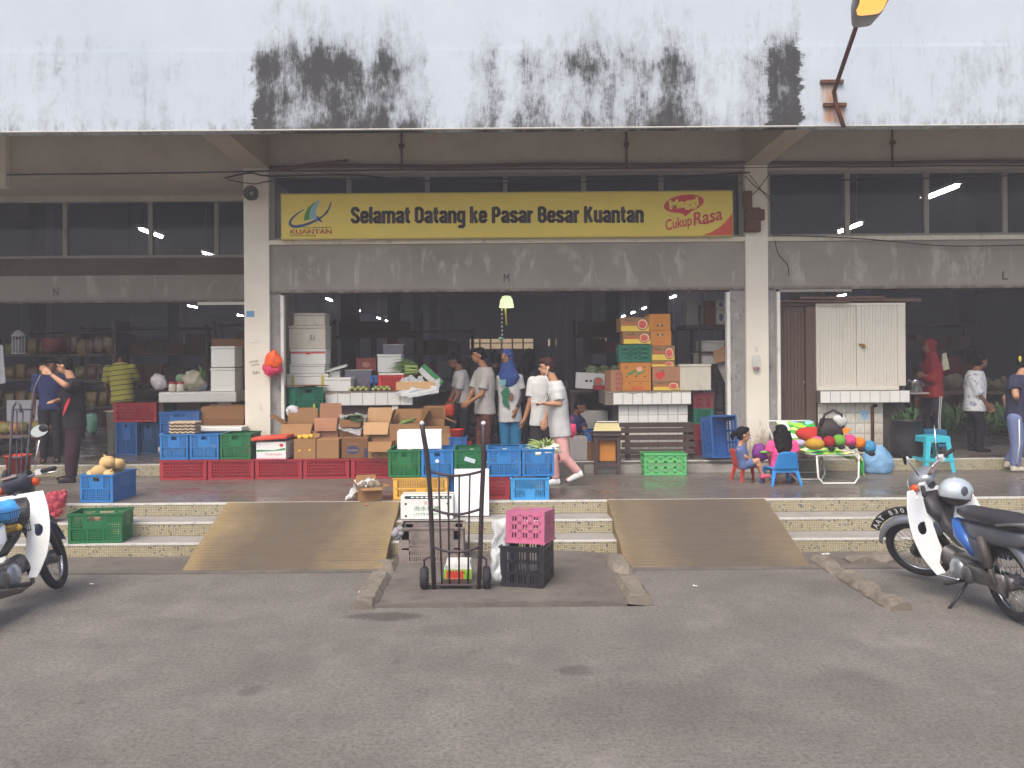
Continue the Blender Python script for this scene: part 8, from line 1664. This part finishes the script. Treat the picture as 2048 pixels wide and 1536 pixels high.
# right bay people
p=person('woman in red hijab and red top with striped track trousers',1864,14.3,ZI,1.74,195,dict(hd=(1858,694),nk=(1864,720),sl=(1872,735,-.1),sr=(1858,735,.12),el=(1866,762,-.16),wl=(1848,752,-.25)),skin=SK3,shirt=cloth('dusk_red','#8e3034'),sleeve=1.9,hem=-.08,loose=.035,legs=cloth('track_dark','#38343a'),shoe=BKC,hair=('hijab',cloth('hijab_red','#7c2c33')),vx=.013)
d=person.last[0]; MB().tube([d['hl']+Vector((0,-.12,-.02)),d['kl']+Vector((0,-.085,0)),d['al']+Vector((0,-.075,.05))],.006,6).build('trouser_stripe',WHT,p); MB().tube([d['hl']+Vector((.03,-.118,-.02)),d['kl']+Vector((.025,-.08,0)),d['al']+Vector((.025,-.07,.05))],.006,6).build('trouser_stripe',WHT,p)
sheet('headscarf_end','pale scarf hanging behind the woman in red',[P(1884,742,14.2),P(1900,738,14.2),P(1892,706,14.3),P(1884,708,14.3)],M('scarf_pale','#b5b39a',0.8),'scarf',0.03,8,8,4,0.006)
person('man in white patterned shirt facing right in the right bay',1950,14.0,ZI,1.70,8,dict(hd=(1962,722),nk=(1951,740),sr=(1944,756,-.12),sl=(1952,756,.12),er=(1960,793,-.16),wr=(1974,808,-.14),el=(1962,790,.2),wl=(1972,808,.2),hr=(1948,822,-.07),hl=(1950,822,.08)),skin=SK3,shirt=mat_batik('cloth_white_batik','#cfd0d2','#8f939c',16,.56),sleeve=.9,hem=.0,loose=.035,legs=BKC,shoe=BKC,vx=.013,fat=1.12)
p=person('woman in navy top and blue track trousers at the right edge',2036,12.75,ZP,1.70,15,dict(hd=(2052,724),nk=(2040,748),sr=(2026,764,-.12),sl=(2046,764,.14),er=(2032,792,-.22),wr=(2034,801,-.1),hr=(2030,838,-.08),hl=(2040,838,.1),kr=(2034,888,-.08),ar=(2030,932,-.05),kl=(2040,880,.15),al=(2018,925,.2)),skin=SK1,shirt=NAVY,sleeve=.55,hem=-.05,loose=.035,legs=cloth('track_blue','#6f7aa0'),legloose=.022,shoe=cloth('shoe_cream','#c9c2b2'),hair=('bun',None),vx=.011,fat=1.1)
d,hp,HM,f,l=person.last; MB().tube([d['hr']+Vector((-.01,-.12,0)),d['kr']+Vector((-.02,-.095,0)),d['ar']+Vector((-.02,-.075,.04))],.009,6).build('trouser_stripe',WHT,p,smooth=True); MB().ball(hp(-.075,0,.02)+Vector((0,-.03,.01)),(.02,.02,.045)).build('hair_clip',M('clip_yellow','#d8c84a',0.4),p,smooth=True)
# the two girls
p=person('toddler girl in denim romper with a dummy sitting on the red chair',1490,11.72,ZP,.95,5,dict(hd=(1487,869),nk=(1480,890),sr=(1478,900,-.06),sl=(1481,900,.07),er=(1491,913,-.09),wr=(1505,922,-.06),el=(1493,912,.1),wl=(1505,922,.08),hr=(1488,930,-.04),hl=(1489,930,.05),kr=(1515,921,-.07),kl=(1514,921,.07),ar=(1525,950,-.06),al=(1524,951,.07)),hs=1.5,fat=1.15,skin=SK1,shirt=cloth('denim','#5a6a94',0.15),sleeve=0,hem=-.02,loose=.008,legs=cloth('denim','#5a6a94',0.15),leglen=.34,legloose=.012,shoe=cloth('shoe_pink','#d8607a'),hair=('pony',None),vx=.008)
d,hp,HM,f,l=person.last; MB().ball(hp(.064,0,-.034),(.012,.016,.012)).build('dummy',M('dummy_blue','#6f8fd0',0.3),p,smooth=True)
person('girl in pink top with long dark hair on the blue chair, seen from behind',1566,11.66,ZP,1.18,95,dict(hd=(1562,866,.02),nk=(1564,886,.02),sl=(1544,890),sr=(1586,889),el=(1538,908,.02),wl=(1540,925,.12),er=(1592,908,.02),wr=(1590,925,.14),hl=(1556,934,.05),hr=(1574,934,.05),kl=(1548,930,.36),kr=(1584,930,.36),al=(1548,958,.42),ar=(1588,958,.42)),hs=1.32,skin=SK2,shirt=cloth('hot_pink','#e0568f',0.1),sleeve=.7,hem=-.05,loose=.022,legs=cloth('magenta','#b23a72',0.12),leglen=.9,legloose=.01,shoe=cloth('shoe_maroon','#6b2f3a'),hair=('long',None),vx=.008,fat=1.35)
# ================================================================ thin haze added to lift the blacks like lens veil
hz=NT('veil_scatter'); hz.t.nodes.remove(hz.b); pv=hz.n('ShaderNodeVolumePrincipled'); pv.inputs['Color'].default_value=(0.86,0.86,0.92,1); pv.inputs['Density'].default_value=0.0056; pv.inputs['Anisotropy'].default_value=0.0
hz.l(pv.outputs[0],hz.out.inputs['Volume'])
tag(MB().box((-64,-34,-1.5),(64,125,9.4)).build('veil_haze',hz.m),kind='stuff')
